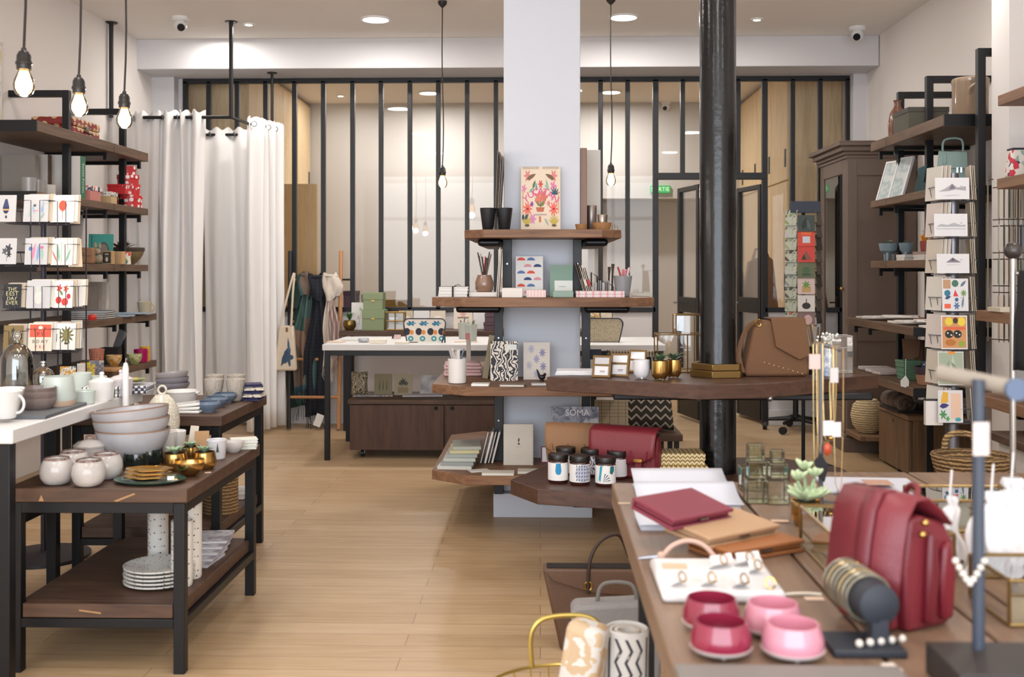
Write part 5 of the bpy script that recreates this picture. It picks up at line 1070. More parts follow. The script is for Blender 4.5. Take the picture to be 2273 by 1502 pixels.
for k, cx in enumerate((-.42, -.14, .14, .4)): sh += [('e', cx, .46, .078, .15, '#1c2030'), ('e', cx + .11 if cx < .3 else .455, .43, .05 if cx < .3 else .03, .1, '#d98a45')]
for cx in (-.33, -.05, .22, .4): sh += [('e', cx, .17, .065, .11, '#2a8a96'), ('e', cx, .17, .03, .05, '#bfe0da')]
art(t, w_, h_, sh)
mk('zip_pull', MB().box(w_/2 - .01, -.012, .0, w_/2, -.004, .05), P('#1f2438', .5), t)
p = dk(808, 760); slab('sponge_stone', 'grey marbled stone at the front of the white desk', 'stone', (p.x, p.y - .01, DZ + e), (.075, .05, .03), pat('blot', ('#6f7278', '#9ea0a4', '#c2c2c4'), 40), (0, 0, .2), None, .01)
p = dk(838, 763); slab('note_pad', 'thick cream note pad beside the grey stone', 'note pad', (p.x, p.y, DZ + e), (.11, .07, .028), CREAM)
p = dk(886, 763); slab('note_pad', 'cream note pad left of the printed zip pouch', 'note pad', (p.x + .02, p.y - .03, DZ + e), (.09, .06, .016), P('#e4dccb', .7)); p = dk(880, 752); t = thing('hair_clip', 'small dark and pink clip card on the white desk', 'clip', (p.x, p.y, DZ + e)); mk('clip_card', MB().box(-.025, 0, 0, .03, .012, .03), P('#d6b9b4', .7), t); mk('clip', MB().tube([(-.03, -.004, .002), (-.02, -.006, .03), (-.028, -.004, .04)], .005), P('#2a2026', .4), t)
for i, (px, py, m, l) in enumerate(((742, 760, '#d9c3ad', 'peach paper sheet at the left end of the white desk'), (775, 756, '#c9ccc6', 'grey green leaflet at the left end of the white desk'), (1035, 759, '#e0c8b4', 'peach paper pad at the right of the zip pouch'), (955, 761, '#efece4', 'white paper pad lying before the zip pouch'))):
    p = dk(px, py); slab('paper_sheet', l, 'paper', (p.x, p.y - .02, DZ + e), (.16 if i > 1 else .11, .12 if i < 2 else .07, .006), P(m, .7), (0, 0, .1*(i - 1)))
frost = pane('#cfd3cb', .16, 1.4)
for i, (px, l) in enumerate(((1030, 'left frosted glass cup of pens on the white desk'), (1046, 'right frosted glass cup of pens on the white desk'))):
    p = dk(px, 752 + 6*i); t = thing('pen_cup', l, 'pen cup', (p.x, p.y, DZ + e)); mk('glass', MB().lathe(cup_pr(.038, .043, .12)), P('#a9ada4', .35, coat=.3), t); pencils(t, 4, .03, .02, .13, ('#e9e6e0', '#2c2f3a', '#b9c98a', '#4a5a74'), 3 + i, thick=.004)
# console things
def cs(px, Y=8.62): return XY(px, Y), Y
gbx = P('#86936f', .65)
x, y = cs(828, 8.6); box2('storage_box', 'lower green lidded box of the pair behind the white desk', 'box', (x, y, BNZ + e), (.175, .18, .165), gbx, gbx, .07); mk('label_plate', MB().box(-.012, -.006, .088, .012, -.003, .1), BRASS, bpy.data.objects[[o.name for o in COL.objects if o.name.startswith('storage_box') and o.type == 'EMPTY'][-1]])
bb = box2('storage_box', 'upper green lidded box of the pair behind the white desk', 'box', (x - .003, y + .01, BNZ + .1665), (.155, .16, .135), gbx, gbx, .055); mk('label_plate', MB().box(-.012, -.006, .066, .012, -.003, .078), BRASS, bb)
x, y = cs(776); potted('small green plant in a bronze pot at the left of the console', (x, y, BNZ + e), [(0, 0), (.03, 0), (.05, .03), (.052, .055), (.045, .08), (.042, .08), (.045, .05), (0, .02)], P('#8a7040', .3, .9), foliage(16, .09, .02, .9, seed=4), P('#3f6a35', .5), (.04, .072))
x, y = cs(800, 8.72); t = thing('art_card', 'tall white card printed with orchid sprigs behind the green boxes', 'card', (x, y, BNZ + e), 0, rot=(-.08, 0, 0)); c_ = mk('sheet', MB().box(-.075, 0, 0, .075, .004, .22), P('#ebe8e4', .6), t)
art(t, .15, .22, [('leaf', -.1, .05, .7, .03, 1.4, '#9aa88a'), ('fl', .0, .75, .11, 5, '#c3cdb0'), ('fl', .15, .6, .1, 5, '#cdd6bd'), ('fl', -.12, .45, .1, 5, '#d9b8bc'), ('e', .0, .75, .03, .02, '#6a7a4a'), ('e', .15, .6, .03, .02, '#6a7a4a')])
x, y = cs(877, 8.6); t = thing('glass_box', 'square brass edged glass frame with four panes on the console', 'frame', (x, y, BNZ + e)); b = MB(); s_ = .07; r_ = .005
for zz in (.006, .075, .144): b.tube([(-s_, 0, zz), (s_, 0, zz)], r_, 6); b.tube([(-s_, .1, zz), (s_, .1, zz)], r_, 6)
for xx in (-s_, 0, s_): b.tube([(xx, 0, .006), (xx, 0, .144)], r_, 6)
for xx in (-s_, s_): b.tube([(xx, .1, .006), (xx, .1, .144)], r_, 6); b.tube([(xx, 0, .006), (xx, .1, .006)], r_, 6); b.tube([(xx, 0, .144), (xx, .1, .144)], r_, 6)
mk('brass_frame', b, BRASS, t); mk('pane', MB().box(-s_, -.001, .006, s_, .001, .144), GLASS, t); mk('pane', MB().box(-s_, .099, .006, s_, .101, .144), GLASS, t); mk('inner_sheet', MB().box(-.06, .05, .006, .06, .052, .135), P('#dfe2de', .6), t)
for i, (px, px2, m, l, shp) in enumerate(((885, 918, '#c9bb9f', 'kraft print leaning on the half wall behind the glass frame', [('e', 0, .6, .3, .14, '#e6dfd0')]), (918, 955, '#dcdcda', 'grey print leaning on the half wall above the zip pouch', None), (955, 990, '#d9ccba', 'beige print leaning on the half wall above the zip pouch', [('e', 0, .6, .25, .12, '#efe6d8')]), (1007, 1050, '#e6d9c9', 'print with a pink headed figure leaning on the half wall', [('fl', .0, .72, .2, 6, '#d9a69c'), ('r', -.3, .5, .3, .58, '#8a7a68')]), (1050, 1077, '#e3e0e0', 'white print leaning on the half wall beside the purple boxes', None))):
    xa, xb = XY(px, 8.9), XY(px2, 8.9); card(l, ((xa + xb)/2, 8.86 , BNZ + e), xb - xa - .006, .15 if i < 3 else .17, P(m, .7), (-.14, 0, 0), shp, 'prints along the half wall', name='art_print', cat='print')
x, y = cs(1092, 8.6); pb = P('#5b4650', .7)
for i in range(3): box2('storage_box', ('lowest', 'middle', 'top')[i] + ' of the purple boxes half hidden by the pillar post', 'box', (x + .005*i, y, BNZ + e + .0665*i), (.13 - .008*i, .14, .065), pb, pb, .022, 0, 'purple box pile')
x, y = cs(1325, 8.65); t = thing('art_card', 'dark floral picture right of the pillar behind the spotted pouch', 'picture', (x, y, BNZ + e), 0, rot=(-.1, 0, 0)); mk('sheet', MB().box(-.05, 0, 0, .05, .01, .2), pat('blotc', ('#4a5048', '#8a8a74', '#c99a4a', '#d9d6cc', '#6a7468'), 26), t)
x, y = cs(1346, 8.63); t = thing('art_card', 'cream dotted picture in a black frame right of the pillar', 'picture', (x, y, BNZ + e), 0, rot=(-.1, 0, 0)); mk('frame', MB().box(-.05, -.004, 0, -.045, .006, .2).box(.045, -.004, 0, .05, .006, .2).box(-.045, -.004, .195, .045, .006, .2).box(-.045, -.004, 0, .045, .006, .005), BLACK, t); mk('sheet', MB().box(-.045, 0, .005, .045, .005, .195), pat('speck', ('#d8ccb4', '#8a7a60'), 60, .2), t)
p = on(1364, 786, DZ); t = thing('zip_pouch', 'beige spotted zip pouch with navy piping on the desk right of the pillar', 'pouch', (p.x, 7.5, DZ + e)); w_, h_ = .265, .165
mk('pouch_body', MB().prof(rnd(w_, h_, .04), 0, .05), pat('dots', ('#b5a88e', '#5c5646'), 75, .22), t); mk('piping', MB().tube([(x, -.001, z) for x, z in rnd(w_, h_, .04)], .004, 6, True), P('#1f2438', .6), t)
p = on(1380, 790, DZ); cloth('scarf_roll', 'folded cream and brown cloth in front of the spotted pouch', 'cloth', (p.x + .05, p.y - .02, DZ + e), .26, .14, .035, pat('stripe', ('#d8c9ae', '#8a5f48', '#d8c9ae', '#3a3344'), 18), .1)
# sideboard top
SBZ = SZ + e
p = on(800, 876, SBZ); t = thing('cushion', 'small square printed cushion standing on the sideboard', 'cushion', (p.x, 7.58, SBZ)); b = MB()
def cush(w, h, d):
    def fn(u, v):
        x, z = (u - .5), (v - .5); k = (1 - (2*x)**4) * (1 - (2*z)**4); return (x*w*(1 - .08*(1 - abs(2*z))), z*h*(1 - .08*(1 - abs(2*x))), d * max(0, k) ** .5)
    b = MB(); b.grid(15, 15, lambda u, v: (fn(u, v)[0], -fn(u, v)[2], fn(u, v)[1] + h/2)); b.grid(15, 15, lambda u, v: (fn(u, v)[0], fn(u, v)[2], fn(u, v)[1] + h/2)); return b
mk('cushion_cover', cush(.12, .17, .035), pat('squig', ('#3f372e', '#b8a98c'), 26, .5), t)
for i, (px, l, shp, m) in enumerate(((856, 'olive picture with bottle shapes leaning on the sideboard', [('leaf', -.2, .15, .6, .07, 1.57, '#57503a'), ('leaf', 0, .15, .6, .07, 1.57, '#57503a'), ('leaf', .2, .15, .6, .07, 1.57, '#57503a')], '#8a8062'), (900, 'beige picture of a dark plant leaning on the sideboard', [('fl', .0, .62, .2, 7, '#34352c'), ('fl', -.16, .55, .13, 6, '#45463a'), ('fl', .17, .55, .13, 6, '#45463a'), ('r', -.3, .1, .3, .38, '#8d7a5a')], '#a89c84'))):
    p = on(px, 872, SBZ); card(l, (p.x, 7.6, SBZ), .125, .15, P(m, .7), (-.12, 0, .02), shp, name='art_print', cat='print', t=.012)
p = on(970, 868, SBZ); t = slab('silver_bag', 'silver grey folder leaning beside the pictures on the sideboard', 'folder', (p.x, 7.66, SBZ), (.21, .01, .14), pat('blot', ('#8f8c90', '#b8b6b8', '#d6d4d4'), 12, rough=.25), (-.35, 0, -.1))
for i, (px, l, m) in enumerate(((830, 'printed magazine lying left on the sideboard', pat('blotc', ('#e0dcd8', '#c9b8a8', '#8a8a98', '#d9d4d0', '#b07a6a'), 18)), (940, 'pale leaflet lying right on the sideboard', P('#d6d2d8', .5)))):
    p = on(px, 878, SBZ); slab('magazine', l, 'magazine', (p.x, p.y - .06, SBZ), (.28, .13, .008), m, (0, 0, .08))

# ================================================================ things on the pillar rack
oy = 5.88
def pr_(px, Y): return XY(px, Y)
z1 = PS[1] + e
for px, l in ((1083, 'left of two matt black cups on the top pillar shelf'), (1120, 'right of two matt black cups on the top pillar shelf')):
    lobj('cup', l, 'cup', (XY(px, 5.5), 5.5, z1), cup_pr(.027, .041, .115, .003), P('#1b1c1f', .5), 'matt black cups')
zt_ = atY(1108, 336, 5.6).z - z1
for i in range(4):
    x0 = .006*i; tag(mk('poster_sheet', MB().prof([(x0 - .004, 0), (x0 - .001, 0), (x0 + .016 + .002*i, zt_ - .01*i), (x0 + .013 + .002*i, zt_ - .01*i)], -.1, .16), P(('#8d7f76', '#6a5d55', '#a89c92', '#7a6c62')[i], .6), loc=(XY(1103, 5.62) - .005, 5.62, z1)), ('first', 'second', 'third', 'fourth')[i] + ' thin poster board from the left, leaning on the pillar behind the black cups', 'poster', 'poster boards by the pillar')
# calendar
w_, h_ = .205, .34; Yc = 5.6; p = atY(1200, 507, Yc)
t = thing('wall_calendar', 'floral cream calendar with arched pink lettering leaning on the pillar', 'calendar', (p.x, Yc - .0, z1), 0, rot=(-.12, 0, 0))
mk('sheet', MB().box(-w_/2, 0, 0, w_/2, .006, h_), P('#ecd9c2', .6), t); b = MB()
for i in range(22):
    x = -.44 + i * .042
    if abs(x) > .06: b.tube([(x*w_, -.003, h_ - .012), (x*w_, -.004, h_ - .002), (x*w_, .006, h_ + .002)], .0012, 4)
mk('spiral_binding', b, P('#5a4a44', .4, .5), t)
S_ = [('fl', -.33, .86, .1, 6, '#e08a86'), ('fl', .33, .86, .1, 6, '#e08a86'), ('fl', 0, .73, .07, 6, '#d0544e'), ('fl', .32, .7, .09, 5, '#df86a8'), ('fl', -.42, .66, .07, 5, '#df86a8'),
      ('leaf', -.36, .8, .26, .07, .35, '#7c5f45'), ('leaf', .36, .8, .26, .07, math.pi - .35, '#7c5f45'), ('leaf', -.3, .6, .16, .05, .5, '#87b592'), ('leaf', -.2, .66, .15, .06, 1.1, '#5f7a5a'), ('leaf', -.1, .62, .14, .05, 1.7, '#6f9aa0'), ('leaf', .2, .62, .2, .06, 1.9, '#8fb8a6'), ('leaf', .1, .72, .18, .05, -.6, '#9ab5ae')]
for k in range(6): S_.append(('leaf', .36, .565, .14, .03, .3 + .5*k, '#33556a'))
S_ += [('leaf', 0, .38, .2, .07, .75, '#7a8048'), ('leaf', 0, .38, .2, .07, 2.4, '#7a8048'), ('r', -.008, .36, .008, .52, '#5f6a40'), ('fl', -.06, .52, .11, 5, '#dc7f70'), ('fl', .07, .53, .11, 5, '#d97264'), ('p', [(-.12, .37), (.1, .37), (.07, .3), (-.09, .3)], '#c26a50'),
      ('fl', -.33, .345, .12, 9, '#ef6f60'), ('fl', .33, .345, .12, 9, '#ef6f60'), ('e', -.33, .345, .03, .018, '#9a2a3c'), ('e', .33, .345, .03, .018, '#9a2a3c'), ('fl', -.22, .42, .05, 6, '#8a3aa0'), ('fl', .2, .43, .05, 6, '#e07f86'), ('fl', -.2, .19, .09, 6, '#e08ac0'), ('r', -.04, .14, .01, .23, '#d0784a'), ('leaf', .1, .2, .16, .05, -.8, '#a8b8a4')]
for s in (-1, 1):
    for k in range(6): S_.append(('leaf', s*.34, .1, .17, .03, .6 + .4*k, '#c9b04a'))
    S_.append(('e', s*.34, .09, .06, .02, '#6a5a44'))
for s in (-1, 1): S_.append(('r', s*.45 - .012, .28, s*.45 + .012, .62, '#dcae84'))
S_.append(('leaf', -.4, .18, .12, .06, .8, '#33565a')); S_.append(('leaf', -.44, .17, .1, .06, 1.6, '#2c3f4a'))
for k, chh in enumerate('YUCATAN'):
    a_ = (k - 3) / 3; S_.append(('t', chh, a_*.37, .615 - .12*a_*a_ , .05, -a_*.5, '#e0559a'))
S_.append(('t', 'CALENDRIER', 0, .255, .011, 0, '#8a6a8a'))
art(t, w_, h_, S_)
zt_ = atY(1295, 329, 5.7).z - z1; slab('wooden_plank', 'tall brown wooden board leaning on the right side of the pillar', 'board', (XY(1296, 5.66), 5.66, z1), (.034, .22, zt_), wood('m_plank', '#7d6354', '#97796a', 'z'), (-.04, 0, 0))
zb_ = atY(1316, 446, 5.8).z; 
slab('paper_roll', 'white paper sheet standing behind the metal tumblers', 'paper', (XY(1318, 5.9), 5.9, z1), (.075, .004, atY(1318, 332, 5.9).z - z1), P('#e3ded5', .7), (-.03, 0, 0))
lobj('tumbler', 'tall brushed metal tumbler on the top pillar shelf', 'tumbler', (XY(1313, 5.72), 5.72, z1), cup_pr(.024, .028, .14, .002), P('#8f847e', .35, .8))
t = thing('wooden_bowl', 'wider wooden bowl holding a small metal cup, top pillar shelf', 'bowl', (XY(1336, 5.5), 5.5, z1)); mk('bowl_body', MB().lathe(bowl_pr(.04, .05, .04, .005, 1.2)), pat('blot', ('#8a5f38', '#a5774a'), 30), t); lobj('cup', 'small metal cup standing in the wider wooden bowl', 'cup', (XY(1337, 5.5), 5.5, z1 + .0055), cup_pr(.021, .027, .075, .002), P('#9a8f84', .3, .9))
lobj('wooden_bowl', 'small wooden bowl beside the tall brown board', 'bowl', (XY(1290, 5.45), 5.45, z1), bowl_pr(.023, .031, .03, .004, 1.2), pat('blot', ('#8a5f38', '#a5774a'), 30))
b = MB(); b.tube([(-.015, 0, .002), (-.01, 0, .03), (0, 0, .034), (.004, 0, .015), (.012, 0, .03), (.02, 0, .002)], .0018, 5); tag(mk('wire_ornament', b, BRASS, loc=(XY(1364, 5.6), 5.6, z1)), 'tiny gold wire ornament at the right end of the top pillar shelf', 'ornament')
# second shelf
z2 = PS[2] + e
for i in range(3):
    book(('lowest', 'middle', 'top')[i] + ' of three white notebooks tied with dark string', (XY(1008, 5.45), 5.47, z2 + .0165*i), .145, .2, .016, P('#e9e6e2', .6), (0, 0, .02*i), 'tied white notebooks')
tag(mk('string', MB().box(-.004, -.106, .0495, .004, .106, .0515).box(-.075, -.004, .0495, .075, .004, .0515).box(-.004, -.1065, .0, .004, -.105, .05).tube([(0, 0, .053), (.02, 0, .06), (.03, .01, .054)], .0018, 5), P('#2f2a2a', .8), loc=(XY(1008, 5.45), 5.47, z2)), 'dark string tied round the white notebooks', 'string')
slab('white_book', 'white notebook lying under the jar of paint brushes', 'notebook', (XY(1075, 5.42), 5.4, z2), (.15, .16, .022), P('#e9e4de', .6))
t = thing('brush_jar', 'glass jar full of paint brushes on the white notebook', 'jar', (XY(1075, 5.46), 5.47, z2 + .0225)); mk('jar_body', MB().lathe([(0, 0), (.036, 0), (.045, .012), (.047, .05), (.036, .08), (.036, .086), (.032, .086), (.042, .05), (.04, .014), (0, .008)]), P('#8a6a58', .25, coat=.6), t); pencils(t, 11, .032, .02, .17, ('#c8393a', '#3a2a26', '#6a5a52', '#b5a79c', '#2b2b30', '#8f2f2f'), 8, 'brush', .0035)
for i in range(2): tag(mk('white_card', MB().prof([(-.004 + .008*i, 0), (.008*i, 0), (.018 + .005*i, .245 - .01*i), (.014 + .005*i, .245 - .01*i)], -.08, .1), P('#ded6cc', .7), loc=(XY(1104, 5.44), 5.44, z2)), ('left', 'right')[i] + ' tall white card leaning on the left post of the second pillar shelf', 'card', 'white cards at the left post')
slab('card_box', 'white card box at the front of the second pillar shelf', 'box', (XY(1137, 5.24), 5.24, z2), (.1, .09, .046), P('#e6dfd8', .7))
t = ubook('tall notebook with red, blue and pink fan shapes on the second pillar shelf', (XY(1175, 5.56), 5.56, z2), .14, .205, .016, P('#efece8', .6), (-.07, 0, 0), None)
sh = []
for r_ in range(6):
    for c_ in range(3): sh.append(('p', [(-.36 + c_*.36 + (r_ % 2)*.12 + .15*math.cos(math.pi*k/8) - .06, .07 + r_*.165 + .075*math.sin(math.pi*k/8)) for k in range(9)], ('#2c3f78', '#e5533f', '#e59aa8', '#5a7ab0')[(r_ + c_*2) % 4]))
sh = [q for q in sh if max(x for x, z in q[1]) < .5 and min(x for x, z in q[1]) > -.5]; art(t, .14, .205, sh)
slab('card_box', 'small pink and white striped box in front of the fan notebook', 'box', (XY(1190, 5.26), 5.26, z2), (.095, .05, .036), pat('stripe', ('#f0e6e2', '#e8a8a4', '#f0e6e2', '#e9c2bc'), 20))
t = ubook('green notebook with a white paper band on the second pillar shelf', (XY(1246, 5.5), 5.5, z2), .115, .16, .018, P('#7d9a8b', .6), (-.06, 0, 0), None, [('r', -.3, .04, .5, .5, '#dfe3de'), ('r', -.12, .3, .2, .32, '#9aa8a0')])
slab('notebook', 'flat grey green notebook in front of the banded one', 'notebook', (XY(1250, 5.28), 5.28, z2), (.1, .08, .03), P('#8fa79a', .6))
pad = pat('stripe', ('#e9a6a8', '#efe6e0', '#b5c0d6', '#efe6e0', '#e9d2d0'), 9)
for i in range(2): slab('note_pad', ('lower', 'upper')[i] + ' of two pastel striped pads on the second pillar shelf', 'note pad', (XY(1332, 5.3), 5.27, z2 + .0155*i), (.235, .13, .015), pad, (0, 0, .01*i), 'pastel striped pads')
for i, (dx, m, l) in enumerate(((0, '#6b5a4e', 'brown slim notebook leaning on the right post'), (.018, '#d9cfc0', 'cream slim notebook leaning beside the brown one'), (.036, '#b1383a', 'slim notebook with red band leaning beside the cream one'))):
    t = thing('notebook', l, 'notebook', (XY(1297, 5.46) + dx, 5.46, z2 + .003), 0, 'slim leaning notebooks', rot=(0, -.28, 0)); mk('cover', MB().box(0, 0, 0, .003, .11, .17 - .012*i).box(.009, 0, 0, .012, .11, .17 - .012*i), P('#cfc2b2' if i else m, .6), t); mk('band', MB().box(-.0008, -.001, .05, .0128, .111, .085), P(m, .6), t)
t = thing('wire_organiser', 'black wire organiser holding rolled papers on the second pillar shelf', 'organiser', (XY(1335, 5.5), 5.5, z2)); b = MB()
for x0, z_ in ((-.05, .12), (-.01, .09), (.03, .07)): b.tube([(x0, 0, 0), (x0, 0, z_), (x0 + .03, 0, z_ - .02), (x0 + .03, 0, 0)], .002, 5); b.tube([(x0, .06, 0), (x0, .06, z_), (x0 + .03, .06, z_ - .02), (x0 + .03, .06, 0)], .002, 5); b.tube([(x0, 0, z_), (x0, .06, z_)], .002, 5)
mk('wire_frame', b, BLACK, t)
for i in range(4): tag(mk('paper_tube', MB().cyl(XY(1322 + 9*i, 5.53), 5.53, z2, z2 + .07 + .01*(i % 2), .0085, 12), P(('#cfcac6', '#b5b0b4', '#d9d4ce', '#a8a4a8')[i], .5)), ('first', 'second', 'third', 'fourth')[i] + ' rolled paper from the left in the black wire organiser', 'paper roll', 'rolled papers in the organiser')
t = thing('pen_cup', 'grey glass tumbler of coloured pens at the right of the second shelf', 'pen cup', (XY(1383, 5.4), 5.42, z2)); mk('glass', MB().lathe(cup_pr(.034, .047, .105, .003)), P('#8f9093', .2, coat=.5), t); pencils(t, 9, .036, .012, .13, ('#e08a94', '#b23a3c', '#f0d9dc', '#c9808a', '#7ab0c4', '#a83238'), 4, 'pen', .0048)
for px, zz, l in ((1350, .15, 'wooden tool standing behind the grey pen tumbler'), (1358, .165, 'second wooden tool standing beside the first')):
    tag(mk('wooden_tool', MB().tube([(0, 0, 0), (.004, 0, zz*.7), (.006, 0, zz)], [.004, .005, .009], 8), P('#4a3a30', .6), loc=(XY(px, 5.6), 5.6, z2)), l, 'tool')
slab('paper_pile', 'low pile of pale papers at the right end of the second shelf', 'paper', (XY(1420, 5.5), 5.48, z2), (.09, .12, .012), P('#cfc9c0', .7), (0, 0, -.1)); 
# third shelf
z3 = PS[3] + e
def t3(px, py): return on(px, py, PS[3])
p = t3(1015, 850); t = thing('pen_cup', 'white cup full of pale pencils on the third pillar shelf', 'pen cup', (p.x, p.y, z3)); mk('cup_body', MB().lathe(cup_pr(.044, .047, .122, .004)), P('#e9e4e0', .35), t); pencils(t, 14, .037, .012, .15, ('#e6e2de', '#cfcac6', '#7a8aa0', '#efe9e4', '#d9d0c8', '#b9b4b8'), 6, 'pencil', .0042)
p = t3(1010, 838); cloth('cloth_bundle', 'folded pink striped cloth behind the white pencil cup', 'cloth', (p.x + .03, p.y + .14, z3), .2, .16, .07, pat('stripe', ('#d9b5b4', '#ead6d2', '#c9989a'), 30), .1, lay=4)
t = thing('book', 'pink topped ruler pencil box standing behind the white pencil cup', 'box', (XY(1040, 5.9), 5.9, z3)); mk('box_body', MB().box(-.012, 0, 0, .012, .012, .18), P('#b5a79a', .6), t); mk('pink_tip', MB().box(-.018, -.001, .18, .006, .013, .215), P('#c97a78', .6), t)
p = t3(1078, 842); t = thing('book', 'tall olive book leaning against the patterned notebook', 'book', (p.x - .005, p.y + .03, z3 + .002), 0, rot=(0, .16, 0)); mk('cover', MB().box(-.014, 0, 0, -.011, .16, .225).box(.011, 0, 0, .014, .16, .225).box(-.011, 0, 0, .011, .003, .225), P('#948568', .6), t); mk('pages', MB().box(-.011, .003, .003, .011, .157, .222), PAPER, t)
p = t3(1118, 848); t = ubook('notebook with bold black and cream leaf pattern on the third pillar shelf', (p.x, p.y + .06, z3), .138, .2, .016, pat('squig', ('#26222c', '#e6ddd0'), 17, .48), (-.08, 0, 0), None, [('r', .12, .78, .46, .92, '#e3e6e2')])
p = t3(1191, 846); fl2 = pat('blot', ('#d9d2cc', '#e0d9d0', '#bdb6c6', '#ddd6ce', '#a9a3b8'), 24); t = ubook('cream notebook with lavender flowers on the third pillar shelf', (p.x, p.y + .08, z3), .135, .19, .016, P('#ddd5cb', .6), (-.09, 0, 0), None, [('fl', x, z, .13, 8, c_) for x, z, c_ in ((-.2, .82, '#b3aec4'), (.22, .72, '#8f8aae'), (.0, .55, '#a39dbc'), (-.28, .38, '#b9b3c4'), (.25, .35, '#8f8aae'), (.0, .16, '#b3aec4'))])
p = t3(1203, 845); t = thing('bird_ornament', 'small black bird ornament before the lavender notebook', 'ornament', (p.x, p.y - .02, z3)); b = MB(); b.sph((0, 0, .02), .014, 12, 8, 1.3, .8, .9); b.tube([(-.012, 0, .022), (-.02, 0, .045), (-.026, 0, .06)], [.008, .005, .002], 8); b.sph((.014, 0, .034), .008, 10, 8); b.cyl(0, 0, 0, .008, .01); mk('figure', b, P('#17161a', .4), t)
p = t3(1260, 826); ubook('small dark speckled notebook with white band near the octagonal table', (p.x, p.y + .06, z3), .105, .125, .014, pat('squig', ('#3a3238', '#b5a594'), 30, .5), (-.08, 0, 0), None, [('r', -.38, .02, .4, .56, '#e9e4dd')])
p = t3(1316, 828); ubook('navy notebook with white band behind the brass photo frames', (p.x, p.y + .06, z3), .1, .125, .014, P('#2a2a3c', .6), (-.08, 0, 0), None, [('r', -.3, .02, .5, .55, '#e6e2dc'), ('r', -.3, .3, .5, .31, '#a8a4a0')])
p = t3(1066, 856); slab('note_pad', 'white note pad at the front edge of the third pillar shelf', 'note pad', (p.x, p.y - .03, z3), (.085, .07, .012), P('#ecebe8', .6), (0, 0, -.05))
p = t3(1138, 857); book('open brown and cream notebook lying on the third pillar shelf', (p.x, p.y + .0, z3), .12, .08, .012, P('#8d7f70', .6), (0, 0, -.08))
p = t3(1196, 856); slab('note_pad', 'small pale grey pad before the lavender notebook', 'note pad', (p.x, p.y - .0, z3), (.07, .05, .01), P('#c9c9c9', .6), (0, 0, .05))
# bottom shelf
z4 = PS[4] + e
def t4(px, py): return on(px, py, PS[4])
p = t4(1020, 1043); cols = ('#c9c9c0', '#8f9290', '#b7b9b0', '#9aa09c', '#c2b88e', '#a9aaa0')
for i in range(6): book(('lowest', 'second', 'third', 'fourth', 'fifth', 'topmost')[i] + ' of the grey notebook pile on the bottom pillar shelf', (p.x - .02 + .008*i, p.y + .12 + .018*i, z4 + .0165*i), .17 - .006*i, .22, .016, P(cols[i], .55), (0, 0, -.06 + .03*i), 'grey notebook pile', spine='y')
p = t4(1068, 1048); t = slab('price_tag', 'white folded note lying before the grey notebook pile', 'note', (p.x - .0, p.y + .0, z4), (.1, .06, .006), P('#d9d6d0', .6), (0, 0, .4))
for i, (px, m) in enumerate(((1070, '#5a5552'), (1080, '#e6e2dc'), (1088, '#2a2a2e'), (1096, '#b5b0a8'))):
    p = t4(px, 1040); t = thing('notebook', ('taupe', 'white', 'black', 'grey')[i] + ' slim notebook leaning on the left post of the bottom shelf', 'notebook', (p.x - .02, p.y + .14, z4 + .002), 0, rot=(0, .24, 0)); mk('cover', MB().box(0, 0, 0, .0025, .14, .165).box(.0075, 0, 0, .01, .14, .165), P(m, .6), t); mk('pages', MB().box(.0025, .002, .002, .0075, .138, .163), PAPER, t)
p = t4(1150, 1037); t = thing('notebook', 'cream spiral notebook with tiny plant drawing on the bottom pillar shelf', 'notebook', (p.x, p.y + .06, z4), 0, rot=(-.06, 0, 0)); c_ = mk('cover', MB().box(-.075, 0, 0, .075, .012, .205), P('#d3cbbd', .6), t); art(t, .15, .205, [('leaf', 0, .55, .13, .05, 1.3, '#4a4a44'), ('leaf', .02, .55, .1, .04, 1.9, '#4a4a44'), ('r', -.02, .5, .05, .54, '#3a3a36'), ('r', -.1, .44, .1, .446, '#8a857c'), ('r', -.12, .16, .12, .163, '#8a857c'), ('r', -.12, .22, .12, .223, '#8a857c')])
b = MB()
for i in range(16): b.tube([(.07, -.004, .012 + i*.0122), (.079, -.003, .012 + i*.0122), (.079, .014, .012 + i*.0122), (.07, .014, .012 + i*.0122)], .0012, 4)
mk('spiral', b, STEEL, t)
p = t4(1106, 1052); book('cream notebook lying flat on the bottom pillar shelf', (p.x, p.y + .0, z4), .155, .08, .012, P('#ded7c9', .6)); p = t4(1172, 1050); book('second cream notebook lying beside the first on the bottom shelf', (p.x, p.y + .02, z4), .1, .08, .012, P('#d3ccbe', .6))

